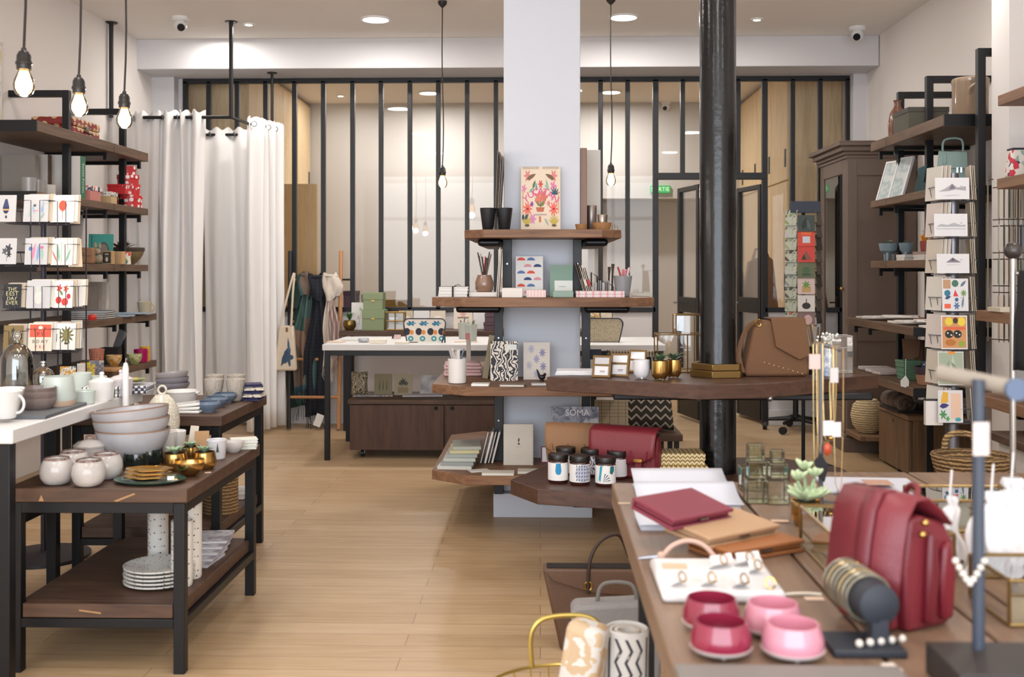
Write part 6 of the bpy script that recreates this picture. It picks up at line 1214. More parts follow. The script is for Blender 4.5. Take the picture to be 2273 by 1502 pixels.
# ================================================================ two-tier table: lower tier
lz = LZ + e
def l1(px, py): return on(px, py, LZ)
def jar(label, px, py, lab, arts, dy=0):
    p = l1(px, py); t = thing('jar', label, 'jar', (p.x, p.y + dy, lz), 0, 'dark jars with black lids'); r = .0405
    mk('glass_body', MB().lathe([(0, 0), (r*.9, 0), (r, .006), (r, .086), (r*.88, .094), (0, .094)], 32), P('#3a1512', .12, coat=.6), t); mk('lid', MB().lathe([(0, .092), (r*1.02, .092), (r*1.03, .095), (r*1.03, .112), (r*1.0, .1145), (r*.9, .1145), (r*.88, .113), (0, .113)], 32), P('#17120f', .35), t)
    b = MB(); n = 36; st = []
    b.add([((r + .0006)*math.cos(i*2*math.pi/n), (r + .0006)*math.sin(i*2*math.pi/n), z) for i in range(n) for z in (.013, .083)], [(2*i, 2*((i+1) % n), 2*((i+1) % n) + 1, 2*i + 1) for i in range(n)])
    L_ = mk('label', b, lab, t)
    if arts:
        cl_ = []; b = MB()
        for k, (pts, c_) in enumerate(arts):
            if c_ not in cl_: cl_.append(c_)
            b.mat(cl_.index(c_)); rr = r + .001 + .0001*k; xs_ = [q[0] for q in pts]; xa, xb = min(xs_), max(xs_); cols_ = []
            for j in range(9):
                x = xa + (xb - xa)*(j + .0005 + (.999 - .0)*0)/8; x = min(max(x, xa + 1e-5), xb - 1e-5); zs_ = []
                for q in range(len(pts)):
                    (x1, z1_), (x2, z2_) = pts[q], pts[(q + 1) % len(pts)]
                    if (x1 - x)*(x2 - x) <= 0 and abs(x1 - x2) > 1e-9: zs_.append(z1_ + (z2_ - z1_)*(x - x1)/(x2 - x1))
                if zs_: cols_.append((x, min(zs_), max(zs_)))
            vs_ = [(rr*math.sin(x), -rr*math.cos(x), .013 + .07*z) for x, za, zb in cols_ for z in (za, zb)]
            b.add(vs_, [(2*j, 2*j + 2, 2*j + 3, 2*j + 1) for j in range(len(cols_) - 1)])
        mk('label_print', b, [P(c_, .5) for c_ in cl_], L_, flat=True)
WL = P('#e9e7e4', .5); leafy = pat('squig', ('#e4e4e6', '#55586e'), 26, .55)
U = [(-.28, .98), (-.3, .55), (-.22, .38), (0, .33), (.22, .38), (.3, .55), (.28, .98)]
jar('front left dark jar, white label with blue blob', 1239, 1070, WL, [(U, '#1f86b8')])
jar('front middle dark jar, label with blue grey leaves', 1287, 1074, WL, [([(-.05 + .9*math.cos(2*math.pi*k/14)*.9 + .35, .5 + .5*math.sin(2*math.pi*k/14)) for k in range(14)], '#b9bccb')] + [([(x, z), (x + .16, z + .1), (x + .05, z + .16)], '#4d5273') for x in (-.4, -.15, .1, .35, .6, .85) for z in (.05, .25, .45, .65, .82)])
jar('front right dark jar, label with teal palm leaves', 1344, 1077, WL, [([(-.75, .2), (-.55, .1), (-.35, .98), (-.6, .98)], '#2a9cb4'), ([(.4, .98), (.35, .6), (.6, .5), (.85, .7), (.85, .98)], '#1f6f74')] + [([(-.3, .1), (-.3 + .75*math.cos(a), .1 + .5*math.sin(a)), (-.3 + .75*math.cos(a + .12), .1 + .5*math.sin(a + .12))], '#243a52') for a in (.15, .5, .85, 1.2)])
jar('rear left dark jar, mostly hidden by the front ones', 1256, 1056, WL, None, .03); jar('rear middle dark jar with leafy label', 1312, 1058, leafy, None, .02); jar('rear right dark jar beside the burgundy satchel', 1370, 1062, P('#d9d6da', .5), None, .005)
def satchel(label, px, py, w, h, d, m, rz, strap=True):
    p = l1(px, py); t = thing('satchel', label, 'satchel', (p.x, p.y, lz), rz)
    pr = [(-w/2, .012), (-w/2 + .015, 0), (w/2 - .015, 0), (w/2, .012), (w/2 - .01, h*.93), (-w/2 + .01, h*.93)]
    mk('bag_body', MB().prof(pr, 0, d), m, t, bevel=.012, seg=3)
    # flap curving over the top and down the front
    def fl_(u, v):
        x = (u - .5) * (w + .012)
        if v < .35: a = v/.35; return (x, d*(1 - a) - .006*a, h*(.93 + .07*math.sin(math.pi*a)))
        a = (v - .35)/.65; cur = .1*abs(u - .5)*2; low = .3 + .16*(abs(u - .5)*2)**3
        return (x * (1 - .04*a), -.012 - .018*math.sin(a*math.pi*.7), h*(.93 - (.93 - low)*a))
    mk('flap', MB().grid(17, 15, fl_), m, t, solid=.005, ang=60)
    for s in (-1, 1):
        b = MB(); x = s*w*.27; b.tube([(x - .035, -.034, h*.58), (x - .03, -.038, h*.42), (x, -.037, h*.34), (x + .03, -.038, h*.42), (x + .035, -.034, h*.58)], .0045, 6); b.box(x - .012, -.036, h*.2, x + .012, -.028, h*.45)
        sp = mk('buckle_strap', b, m, t); mk('buckle', MB().box(x - .018, -.046, h*.36, x + .018, -.036, h*.43), GOLD, sp, bevel=.002)
        mk('side_gusset', MB().sph((s*(w/2 - .004), d*.5, h*.45), .02, 12, 8, .6, d*20, h*20), m, t)
        mk('strap_ring', MB().tube([(s*w*.49, d*.5 + .012*math.cos(a), h*.9 + .014*math.sin(a)) for a in [k*math.pi/6 for k in range(12)]], .003, 5, True), P('#2a1a1a', .4), t)
    return t
satchel('burgundy leather satchel behind the dark jars', 1384, 1060, .275, .205, .095, BURG, -.4)
satchel('tan leather satchel standing behind the burgundy one', 1280, 1040, .26, .19, .07, LEATHER, -.16)
for i, (px, py, m, l, w_) in enumerate(((1236, 1025, PAPER, 'white tag card standing before the tan satchel', .03), (1251, 1022, P('#d9d6d2', .6), 'second pale tag card before the tan satchel', .025), (1262, 1024, P('#c99a66', .7), 'kraft bag tag before the tan satchel', .035))):
    p = l1(px, py + 6); card(l, (p.x, p.y - .01, lz), w_, .07, m, (-.1, 0, 0), None, 'tag cards by the tan satchel', name='tag_card', cat='tag')
p = t4(1216, 1036); t = thing('photo_frame', 'small white framed note with a burgundy edge, bottom pillar shelf', 'frame', (p.x + .005, p.y + .1, z4), 0, rot=(-.1, 0, 0)); mk('frame', MB().box(-.04, 0, 0, .045, .008, .085), P('#6b2a3c', .5), t); mk('sheet', MB().box(-.033, -.002, .008, .045, 0, .08), P('#e6e2e6', .6), t); mk('lettering', text('merci', .018), P('#4a5a9a', .5), t, loc=(.006, -.0026, .06))
p = t4(1276, 1000); Ym = 5.5; zz = atY(1276, 901, Ym).z - z4; t = ubook('grey marbled magazine with white title behind the tan satchel', (XY(1276, Ym), Ym - .03, z4), .24, zz, .012, pat('blot', ('#3f4250', '#6f7280', '#a8a8b4', '#55586a', '#c4c4cc'), 12, rough=.35), (-.05, 0, 0), None, [('t', 'SOMA', .05, .89, .045, 0, '#f4f4f4')], 'magazine', 'magazine')
gpat = pat('cells', ('#efe3c4', '#8a6a34', '#efe3c4', '#c4a468'), 70); hexp = pat('zig', ('#e2d3a8', '#9a7a42'), .016, .5)
p = l1(1516, 1062); box2('gift_box', 'lower gold and cream patterned box on the low tier', 'box', (p.x, p.y, lz), (.2, .14, .05), hexp, hexp, .028); box2('gift_box', 'upper gold and cream patterned box on the low tier', 'box', (p.x, p.y + .008, lz + .0506), (.18, .125, .05), hexp, hexp, .028)
# upper tier
uz = UZ + e
def u1(px, py): return on(px, py, UZ)
p = u1(1276, 833)
for i in range(3): slab('paper_tray', ('lowest', 'middle', 'top')[i] + ' white folder at the left tip of the round column table', 'folder', (p.x + .004*i, p.y + .0 + .01*i, uz + .0055*i), (.17, .13, .005), P('#e4e2e6', .5), (0, 0, .04*i - .1), 'white folders')
def bframe(label, px, py, w, h, rz, lean=-.3, dy=0):
    p = u1(px, py); t = thing('photo_frame', label, 'frame', (p.x, p.y + dy, uz + .001), 0, 'brass photo frames', rot=(lean, 0, rz)); r = .004; b = MB()
    for x in (-w/2, w/2): b.box(x - r, -r, 0, x + r, r, h)
    for z in (r, h*.56, h - r): b.box(-w/2 + r, -r, z - r, w/2 - r, r, z + r)
    mk('brass_frame', b, P('#6f5636', .35, .85), t); mk('glass', MB().box(-w/2 + r, -.001, r, w/2 - r, .001, h - r), P('#b9b9bd', .1, coat=.5), t); mk('stand_leg', MB().box(-.008, r, .02, .008, r + .003, h*.7).xf(Matrix.Rotation(R(-24), 4, 'X')), P('#6f5636', .35, .85), t)
    art(t, w, h, [('r', -.38, .1, .38, .5, '#dcd8d8'), ('r', -.1, .26, .22, .3, '#7a6f8a'), ('r', -.1, .2, .2, .22, '#9a90a4')], -.0012)
bframe('nearest brass photo frame with two openings, leaning left of the cup', 1334, 838, .07, .092, -.3); bframe('second brass photo frame leaning beside the nearest one', 1374, 836, .07, .098, -.3); bframe('third brass photo frame half hidden by the white footed cup', 1418, 832, .07, .1, -.3, dy=.1)
p = u1(1424, 841); t = thing('planter', 'white footed cup left of the two gold pots', 'cup', (p.x, p.y, uz)); mk('cup_body', MB().lathe([(0, .008), (.022, .008), (.032, .02), (.0345, .045), (.033, .078), (.031, .078), (.032, .04), (.024, .016), (0, .014)]), P('#dedde0', .25), t)
for k in range(3): a = k*2.09 + .5; mk('foot', MB().sph((.02*math.cos(a), .02*math.sin(a), .005), .005, 8, 6), P('#dedde0', .25), t)
def footpot(label, px, py, r, h, seed, dy=0):
    p = u1(px, py); t = potted(label, (p.x, p.y + dy, uz), [(0, .006), (r*.7, .006), (r*.97, .018), (r, h*.45), (r*.96, h), (r*.92, h), (r*.95, h*.45), (0, .012)], GOLD, foliage(14, .06, .017, .45, seed=seed), P('#4f6a4a', .45), (r*.93, h*.93), group='gold pots on the column table')
    for k in range(3): a = k*2.09 + .4; mk('foot', MB().sph((r*.6*math.cos(a), r*.6*math.sin(a), .0045), .0045, 8, 6), GOLD, t)
footpot('left gold footed pot with spiky succulent on the column table', 1465, 843, .035, .078, 11); footpot('right gold footed pot with succulent on the column table', 1497, 840, .032, .075, 12, .03)
# brass and glass lantern house behind the pots
p = u1(1512, 828); t = thing('glass_lantern', 'brass edged stepped glass case standing behind the gold pots', 'terrarium', (p.x, p.y + .02, uz)); b = MB(); g_ = MB()
def wirebox(b, g_, x0, y0, z0, x1, y1, z1, r=.0028):
    c_ = [(x0, y0), (x1, y0), (x1, y1), (x0, y1)]
    for i in range(4):
        x, y = c_[i]; x2, y2 = c_[(i+1) % 4]; b.tube([(x, y, z0), (x, y, z1)], r, 5)
        for z in (z0, z1): b.tube([(x, y, z), (x2, y2, z)], r, 5)
        g_.add([(x, y, z0), (x2, y2, z0), (x2, y2, z1), (x, y, z1)], [(0, 1, 2, 3)])
wirebox(b, g_, -.1, 0, .003, .1, .13, .165); wirebox(b, g_, -.018, .01, .165, .1, .12, .25); b.tube([(.03, 0, .003), (.03, 0, .165)], .0028, 5); b.tube([(.06, 0, .003), (.06, 0, .25)], .0028, 5); b.tube([(-.05, 0, .14), (-.05, 0, .003)], .0028, 5)
mk('brass_frame', b, P('#8f734a', .35, .9), t); mk('panes', g_, GLASS, t, flat=True); mk('base_plate', MB().box(-.1, 0, 0, .1, .13, .0025), P('#8f734a', .4, .8), t)
b = MB(); mk('brass_collar', MB(), BRASS) if False else None
t = thing('brass_box', 'hexagonal two layer brass box fitted round the column foot', 'box', (CXc, CYc, uz)); hx_ = lambda r: [(r*math.cos(R(60*k - 50)), r*math.sin(R(60*k - 50))) for k in range(6)]
def hexring(ro, z0, z1):
    b = MB(); o = hx_(ro); ri = .08; i_ = hx_(ri / math.cos(R(30))); vs = [(x, y, z) for z in (z0, z1) for x, y in o + i_]
    return b.add(vs, [(k, (k+1) % 6, 12 + (k+1) % 6, 12 + k) for k in range(6)] + [(6 + (k+1) % 6, 6 + k, 18 + k, 18 + (k+1) % 6) for k in range(6)] + [(k, 6 + k, 6 + (k+1) % 6, (k+1) % 6) for k in range(6)] + [(12 + k, 12 + (k+1) % 6, 18 + (k+1) % 6, 18 + k) for k in range(6)])
OB = P('#7d6236', .4, .75); mk('lower_layer', hexring(.122, 0, .028), OB, t, bevel=.002); mk('upper_layer', hexring(.116, .03, .056), OB, t, bevel=.002)
# tan suede bag
p = u1(1728, 836); t = thing('handbag', 'tan suede bag with a pointed flap on the column table', 'handbag', (p.x, p.y, uz), .06)
mk('bag_body', MB().prof([(-.145, .012), (-.13, 0), (.12, 0), (.135, .012), (.105, .235), (-.06, .235), (-.105, .2)], 0, .1), TAN, t, bevel=.014, seg=3)
mk('flap', MB().prof([(-.035, .243), (.11, .243), (.132, .09), (.085, .07), (-.015, .125)], -.016, -.003), TAN, t, bevel=.004, seg=2); mk('flap_top', MB().box(-.036, -.012, .238, .112, .1, .246), TAN, t, bevel=.003)
mk('strap', MB().tube(cr([(-.07, .05, .23), (-.12, .05, .2), (-.16, .03, .1), (-.15, .0, .015)]), .011, 6), TAN, t); b = MB()
for k in range(9): b.sph((-.06 + .02*k, -.0015, .06 - .006*k), .003, 6, 5)
mk('studs', b, P('#e0c49a', .3, .8), t); mk('buckle', MB().tube([(-.085 + .012*math.cos(a), -.002, .225 + .014*math.sin(a)) for a in [k*math.pi/6 for k in range(12)]], .003, 5, True), BRASS, t)
p = u1(1862, 828); t = thing('glass_case', 'clear rectangular glass box right of the tan bag', 'glass box', (p.x, p.y, uz)); b = MB(); g_ = MB(); wirebox(b, g_, -.06, 0, .002, .06, .09, .16, .0016); b.tube([(-.06, 0, .11), (.06, 0, .11)], .0016, 5); mk('edges', b, P('#a8a8a4', .3, .7), t); mk('panes', g_, GLASS, t, flat=True); mk('floor_plate', MB().box(-.06, 0, 0, .06, .09, .002), P('#b5aea4', .4), t)
p = u1(1812, 832); t = thing('pen_cup', 'glass of brass pens standing at the right of the tan bag', 'pen cup', (p.x, p.y + .02, uz)); mk('glass', MB().lathe(cup_pr(.03, .034, .12, .003)), pane('#d8d8d2', .12, 1.5), t); pencils(t, 7, .03, .01, .2, ('#8a6a34', '#2b2420', '#b58e4a', '#5a4630'), 12, 'pen', .004)
p = u1(1838, 834); t = thing('flower_vase', 'small blue printed vase of dried white flowers', 'vase', (p.x, p.y, uz)); mk('vase_body', MB().lathe([(0, 0), (.02, 0), (.024, .04), (.018, .1), (.02, .13), (.017, .13), (.014, .1), (0, .02)]), pat('blot', ('#e4e8ee', '#8fa6cc', '#e9ecf0'), 40), t); b = MB(); rd_ = random.Random(5)
for k in range(40): b.sph((rd_.gauss(0, .018), rd_.gauss(0, .014), .155 + rd_.gauss(0, .012)), .006, 6, 5)
mk('blossoms', b, P('#efeeea', .8), t); mk('stems', MB().tube([(0, 0, .05), (.005, 0, .15)], .003).tube([(0, 0, .05), (-.008, 0, .15)], .003), GREEN, t)
# rear desk chair foot seen under the table
t = thing('office_chair', 'black office chair base on castors behind the column table', 'chair', (XY(1766, 8.68), 8.68, 0)); mk('gas_column', MB().cyl(0, 0, .09, .45, .022, 16).cyl(0, 0, .08, .13, .04, 16), BLACK, t)
mk('seat', MB().cbox((0, 0, .48), (.44, .44, .06)), BLACK, t, bevel=.02)
for k in range(5):
    a = k*2*math.pi/5 + .3; x, y = .24*math.cos(a), .24*math.sin(a); s_ = mk('spoke', MB().tube([(0, 0, .105), (x*.9, y*.9, .085)], [.022, .014], 8), BLACK, t); mk('castor', MB().lathe([(0, -.014), (.03, -.014), (.03, .014), (0, .014)], 16).xf(Matrix.Translation((x, y, .031)) @ Matrix.Rotation(a + 1.57, 4, 'Z') @ Matrix.Rotation(R(90), 4, 'X')), P('#101012', .5), s_)
# ================================================================ things round the base of the pillar, right side
p = on(1436, 948, .42); t = thing('cushion', 'large dark cushion with white zigzag lines behind the red satchel', 'cushion', (XY(1432, 6.75), 6.75, .2845), 0, rot=(-.12, 0, 0)); mk('cushion_cover', cush(.36, .36, .08), pat('zig', ('#bdb6aa', '#3b3731'), .05, .28, .85), t)
t = thing('low_stool', 'dark wood bench carrying the zigzag cushion behind the pillar', 'bench', (XY(1400, 6.8), 6.8, 0)); mk('top_board', MB().box(-.3, -.2, .24, .3, .2, .28), WALNUT_X, t, bevel=.003)
for x in (-.28, .25):
    for y in (-.18, .15): mk('leg', MB().box(x, y, 0, x + .03, y + .03, .24), BLACKM, t)
t = ubook('cream notebook with a brown grid standing behind the satchels', (XY(1357, 6.5), 6.48, PS[4] + e), .2, atY(1357, 888, 6.48).z - PS[4], .02, P('#cdbf9f', .6), (-.05, 0, 0), None, [('r', x - .006, .02, x + .006, .98, '#6a5a44') for x in (-.38, -.3, -.05, .2, .42)] + [('r', -.48, z - .004, .48, z + .004, '#6a5a44') for z in (.52, .62, .72, .82, .92)])
# ================================================================ grey armoire contents
def arm(px, py, z): return atX(px, py, 2.35)
for i, (px, zz, h_, m, l) in enumerate(((1872, 1.8105, .26, '#a0533c', 'terracotta book block on the top shelf inside the armoire'), (1866, .7905 + .0, .12, '#6a8a4a', 'green tin inside the armoire'), (1868, .9605, .1, '#8a9478', 'pale green tin inside the armoire'), (1868, 1.2505, .06, '#3c3a36', 'dark dish inside the armoire'))):
    slab('stored_item', l, 'box', (2.36, 8.05 - .08*i, zz + e), (.12, .14, h_), P(m, .6))

# ================================================================ small spinner at the back
SX2, SY2 = XY(1783, 7.05), 7.05; zt_ = atY(1783, 448, SY2)
rows = [atY(1783, y, SY2).z for y in (515, 547, 582, 617, 652, 690, 722)]
spinner('slim black card rack in front of the grey armoire', SX2, SY2, 0, zt_.z - .01, rows, .085, P('#1d1f25', .45, .4), sign=(MB().box(XY(1749, SY2) - SX2, -.08, zt_.z - .075, XY(1814, SY2) - SX2, -.065, zt_.z), P('#2f3748', .5)))
cc_ = ('#3e4a48', '#d84c3c', '#d2473e', '#6a6f52', '#dcc3bf', '#e3ddd6', '#8a6f6a'); ds = ('dark blue green card at the top of the slim black rack', 'red card with a white window on the slim black rack', 'red card with a dark mountain on the slim black rack', 'olive card with a green chair on the slim black rack', 'pink card with a green plant pot on the slim black rack', 'white card with a dark pear on the slim black rack', 'mauve card at the bottom of the slim black rack')
shs = ([('leaf', -.2, .1, .8, .3, 1.3, '#2a3230'), ('leaf', .2, .1, .7, .2, 1.8, '#55625e')], [('r', -.22, .2, .22, .6, '#cfd6dc'), ('r', -.3, .7, .3, .85, '#e8743c')], [('p', [(-.3, .15), (.3, .15), (.0, .7)], '#8a5a4a'), ('p', [(-.3, .15), (0, .15), (-.15, .5)], '#4a2f2a')], [('r', -.25, .15, .25, .3, '#3f5a44'), ('e', 0, .5, .22, .2, '#4a6a48')], [('r', -.26, .12, .26, .48, '#c9a46a'), ('fl', 0, .58, .26, 7, '#6a9a4a')], [('e', 0, .35, .25, .2, '#3a3230'), ('r', -.02, .5, .03, .78, '#4a4238')], [('e', .1, .4, .25, .3, '#d8b4b0')])
for i, (z, m, l, s_) in enumerate(zip(rows, cc_, ds, shs)):
    card(l, (SX2 - .005, SY2 - .104, z + .0), .108, .105 if i != 5 else .105, P(m, .55), (-.06, 0, 0), s_, 'cards facing out of the slim black rack', name='postcard', cat='postcard')
lm = ('#7a8a5a', '#a9a3ae', '#8a9478', '#4a3a34', '#a4b0b0', '#7c8488', '#4a4f46', '#8f9a7c', '#b0604a')
for i in range(9):
    zz = atY(1755, 494 + 27*i, SY2).z
    card(('topmost', 'second', 'third', 'fourth', 'fifth', 'sixth', 'seventh', 'eighth', 'lowest')[i] + ' card on the left face of the slim black rack', (SX2 - .095, SY2 - .05, zz - .02), .1, .1, pat('blotc', (lm[i], '#a9ac9c', '#4a4f4a'), 22), (-.12, 0, -1.0), None, 'left cards of the slim rack', name='postcard', cat='postcard')
    card(('topmost', 'second', 'third', 'fourth', 'fifth', 'sixth', 'seventh', 'eighth', 'lowest')[i] + ' card on the right face of the slim black rack', (SX2 + .095, SY2 - .05, zz - .02), .1, .1, P(('#6b6258', '#5c534c', '#3f3a36')[i % 3], .6, var=.3, sc=25), (-.12, 0, 1.0), None, 'right cards of the slim rack', name='postcard', cat='postcard')

# ================================================================ right wall shelves
T1, T2, T3, T4, T5 = 2.11, 1.73, 1.34, .975, .65
def rs(px, py, X): return atX(px, py, X)
q = rs(1992, 288, 2.27); lobj('vase', 'brown bottle vase on the top right shelf', 'vase', (q.x, q.y, T1 + e), [(0, 0), (.045, 0), (.056, .03), (.058, .1), (.045, .17), (.022, .21), (.02, .235), (.026, .25), (.02, .25), (0, .22)], pat('blot', ('#5a3a30', '#7a5242', '#6a4638'), 9, rough=.2))
q = rs(2040, 275, 2.3); t = box2('storage_chest', 'dark olive metal box beside the brown vase', 'box', (q.x + .04, q.y - .05, T1 + e), (.24, .28, .155), P('#4d4a3c', .6, var=.15, sc=9), P('#45423a', .6), .03)
q = rs(2118, 245, 2.36); t = thing('stoneware_crock', 'large glazed stoneware crock on the top right shelf', 'crock', (q.x, 6.0, T1 + e)); cm_ = P('#a08a74', .15, coat=.6, var=.08, sc=6); mk('crock_body', MB().lathe([(0, 0), (.088, 0), (.093, .008), (.095, .19), (.098, .196), (.098, .215), (.09, .222), (.084, .22), (.084, .2), (0, .19)], 40), cm_, t)
mk('ear', MB().tube(cr([(-.035, -.09, .13), (-.04, -.103, .155), (0, -.106, .178), (.04, -.103, .155), (.035, -.09, .13)]), .009, 8), cm_, t)
# shelf 2
for px, l in ((1968, 'left of two white framed prints leaning on the second right shelf'), (1995, 'right of two white framed prints leaning on the second right shelf')):
    q = rs(px - 22, 443, 2.2); t = thing('photo_frame', l, 'frame', (q.x + .04, q.y, T2 + e), 0, 'white framed prints', rot=(0, .32, .35)); w_, h_ = .13, .28
    mk('frame', MB().box(-.008, -.07, 0, .008, .07, .014).box(-.008, -.07, h_ - .014, .008, .07, h_).box(-.008, -.07, .014, .008, -.056, h_ - .014).box(-.008, .056, .014, .008, .07, h_ - .014), P('#e9e7e6', .4), t); mk('picture', MB().box(-.004, -.056, .014, .004, .056, h_ - .014), pat('blot', ('#d9dcd8', '#d4d8d6', '#a9bcba', '#d6dad6', '#dfe0dc'), 9), t)
q = rs(2026, 428, 2.22); t = thing('pouch', 'dark teal folded pouch on the second right shelf', 'pouch', (q.x + .05, q.y, T2 + e), -1.2); mk('pouch_body', MB().prof([(-.08, 0), (.08, 0), (.06, .17), (-.03, .15)], 0, .06), P('#2f4a4c', .7), t, bevel=.015); mk('flap', MB().prof([(-.03, .155), (.062, .175), (.03, .07)], -.012, -.001), P('#36525a', .7), t, bevel=.003)
q = rs(2052, 410, 2.3); t = thing('pouch', 'grey felt pouch behind the dark teal one', 'pouch', (q.x + .12, q.y - .02, T2 + e), -1.2); mk('pouch_body', MB().prof([(-.08, 0), (.08, 0), (.06, .19), (-.05, .17)], 0, .06), P('#5c5754', .8), t, bevel=.015)
q = rs(2102, 400, 2.26); t = thing('handbag', 'sage green handbag with front pocket on the second right shelf', 'handbag', (q.x + .03, q.y, T2 + e), -.35); sg = P('#93ada6', .6, bump=.15, sc=150); mk('bag_body', MB().prof([(-.085, .0), (.085, .0), (.075, .2), (-.07, .21)], 0, .08), sg, t, bevel=.014, seg=3); mk('flap', MB().prof([(-.072, .215), (.077, .205), (.08, .11), (-.08, .12)], -.014, -.002), sg, t, bevel=.004); mk('tab', MB().box(-.05, -.02, .14, -.03, -.014, .2), sg, t, bevel=.003); mk('buckles', MB().box(.02, -.018, .09, .03, -.013, .12).box(.04, -.018, .09, .05, -.013, .12), STEEL, t); mk('strap', MB().tube(cr([(-.05, .04, .21), (-.04, .04, .28), (.045, .04, .28), (.055, .04, .21)]), .006), sg, t)
# shelf 3
def sp(label, px, py, X, r, seed):
    q = rs(px, py, X); t = potted(label, (q.x + .03, q.y, T3 + e), [(0, .045), (r*.45, .045), (r*.85, .065), (r, .11), (r*.96, .112), (r*.8, .075), (0, .06)], P('#7d8f98', .35), foliage(12, r*.8, r*.35, .6, seed=seed), P('#7f8f78', .55), (r*.9, .1))
    for k in range(3): a = k*2.09; mk('leg', MB().tube([(r*.42*math.cos(a), r*.42*math.sin(a), .055), (r*.48*math.cos(a), r*.48*math.sin(a), .003)], [.012, .008], 8), P('#7d8f98', .35), t)
sp('blue grey footed planter with succulents at the end of the third right shelf', 1962, 580, 2.2, .062, 3); sp('second blue grey footed planter behind the white books', 2001, 575, 2.26, .045, 6)
q = rs(1985, 576, 2.19)
for i in range(2): book(('lower', 'upper')[i] + ' white book of the low pile on the third right shelf', (q.x + .09, q.y - .05, T3 + e + .0185*i), .14, .14, .018, P('#d6cfc8', .6), (0, 0, .05*i), 'white books third shelf')
q = rs(2028, 574, 2.19)
for i in range(3): book(('lowest', 'middle', 'top')[i] + ' white book of the second pile, under the orange pencil cup', (q.x + .09, q.y - .05, T3 + e + .0165*i), .16, .16, .016, P(('#d9d2cc', '#cfc6be', '#9a8078')[i], .6), (0, 0, .06*i), 'white books under the pencils')
t = thing('pen_cup', 'red cup of orange pencils on the second white book pile', 'pen cup', (q.x + .05, q.y - .06, T3 + e + .05)); mk('cup_body', MB().lathe(cup_pr(.03, .034, .06)), P('#8a3a34', .5), t); pencils(t, 14, .03, .01, .085, ('#d98a2c', '#e6a83a', '#c9741f'), 5, 'pencil', .005)
q = rs(2046, 560, 2.24); t = thing('brush_jar', 'clear cup of brown handled brushes on the third right shelf', 'jar', (q.x + .02, q.y - .05, T3 + e)); mk('glass', MB().lathe(cup_pr(.034, .04, .12, .003)), pane('#d8d2cc', .12, 1.5), t); pencils(t, 9, .03, .01, .17, ('#cfc9c4', '#b5a9b0', '#d8d2cc'), 15, 'brush', .005)
# shelf 4 papers
cols4 = ('#d9cfc0', '#cbb48c', '#e3ddd6', '#d98a80', '#cfd3d8', '#b5584a', '#e0d9d0')
for i in range(7):
    q = rs(1910 + 24*i, 692 + 4*i, 2.03); slab('magazine', ('first', 'second', 'third', 'fourth', 'fifth', 'sixth', 'seventh')[i] + ' of the papers strewn along the fourth right shelf, from the far end', 'magazine', (q.x + .1, q.y - .05, T4 + e + .0125*(i % 3)), (.2, .15, .012), pat('blotc', (cols4[i], '#e6e1da', cols4[(i + 3) % 7]), 14), (0, 0, .25*math.sin(i*2.1)), 'papers on the fourth right shelf')
# shelf 5
for i in range(3):
    q = rs(1905 + 18*i, 812 + 5*i, 2.03); slab('book', ('far', 'middle', 'near')[i] + ' pale book lying at the far end of the lowest right shelf', 'book', (q.x + .1, q.y - .06, T5 + e + .001*i), (.18, .1, .018), P(('#d6cbc4', '#dfd3d0', '#c9b8b0')[i], .6), (0, 0, .1*i), 'pale books on the lowest shelf')
gr = P('#5f8468', .65)
q = rs(1999, 832, 2.08)
for i in range(4): box2('gift_box', ('lowest', 'second', 'third', 'topmost')[i] + ' green box of the stack on the lowest right shelf', 'box', (q.x + .06, q.y - .02, T5 + e + .0275*i), (.1, .11, .027), gr, gr, .012, .04*i, 'green box stack')
q = rs(2018, 805, 2.3); t = thing('satchel', 'small brown satchel at the back of the lowest right shelf', 'bag', (q.x, q.y - .05, T5 + e), -1.0); mk('bag_body', MB().prof([(-.08, 0), (.08, 0), (.07, .2), (-.07, .2)], 0, .06), P('#6f5240', .7), t, bevel=.012); mk('flap', MB().prof([(-.07, .205), (.07, .205), (.06, .1), (0, .07), (-.06, .1)], -.01, -.001), P('#7d5d48', .7), t, bevel=.003)
slab('dark_case', 'flat black case behind the green boxes', 'case', (2.4, 6.62, T5 + e), (.2, .12, .05), P('#1c1a1a', .5)); slab('carton', 'brown carton under the black case, lowest right shelf', 'box', (2.42, 6.85, T5 + e), (.2, .12, .07), P('#6a5540', .7))
q = rs(2046, 842, 2.1); t = thing('planter', 'terracotta and plum pot with small cards on the lowest right shelf', 'pot', (q.x + .03, q.y, T5 + e)); mk('pot', MB().lathe(cup_pr(.05, .062, .06, .005)), P('#a3785c', .7), t); mk('plum_band', MB().lathe([(.061, .06), (.066, .06), (.068, .1), (.062, .1)], 28), P('#3a2c34', .6), t); mk('cards', MB().box(-.03, 0, .03, .03, .003, .13).box(-.02, .015, .03, .035, .018, .12), pat('speck', ('#39405a', '#c9c4c0'), 60, .3), t)
q = rs(2010, 845, 1.985); t = thing('paper_tag', 'white hanging house shaped tag below the green boxes', 'tag', (q.x - .003, q.y, q.z - .03)); mk('tag_body', MB().prof([(-.022, 0), (.02, -.01), (.022, .03), (.004, .06), (-.024, .03)], 0, .003), PAPER, t); mk('string', MB().tube([(.003, 0, .058), (.004, 0, .15)], .0015, 5), PAPER, t)
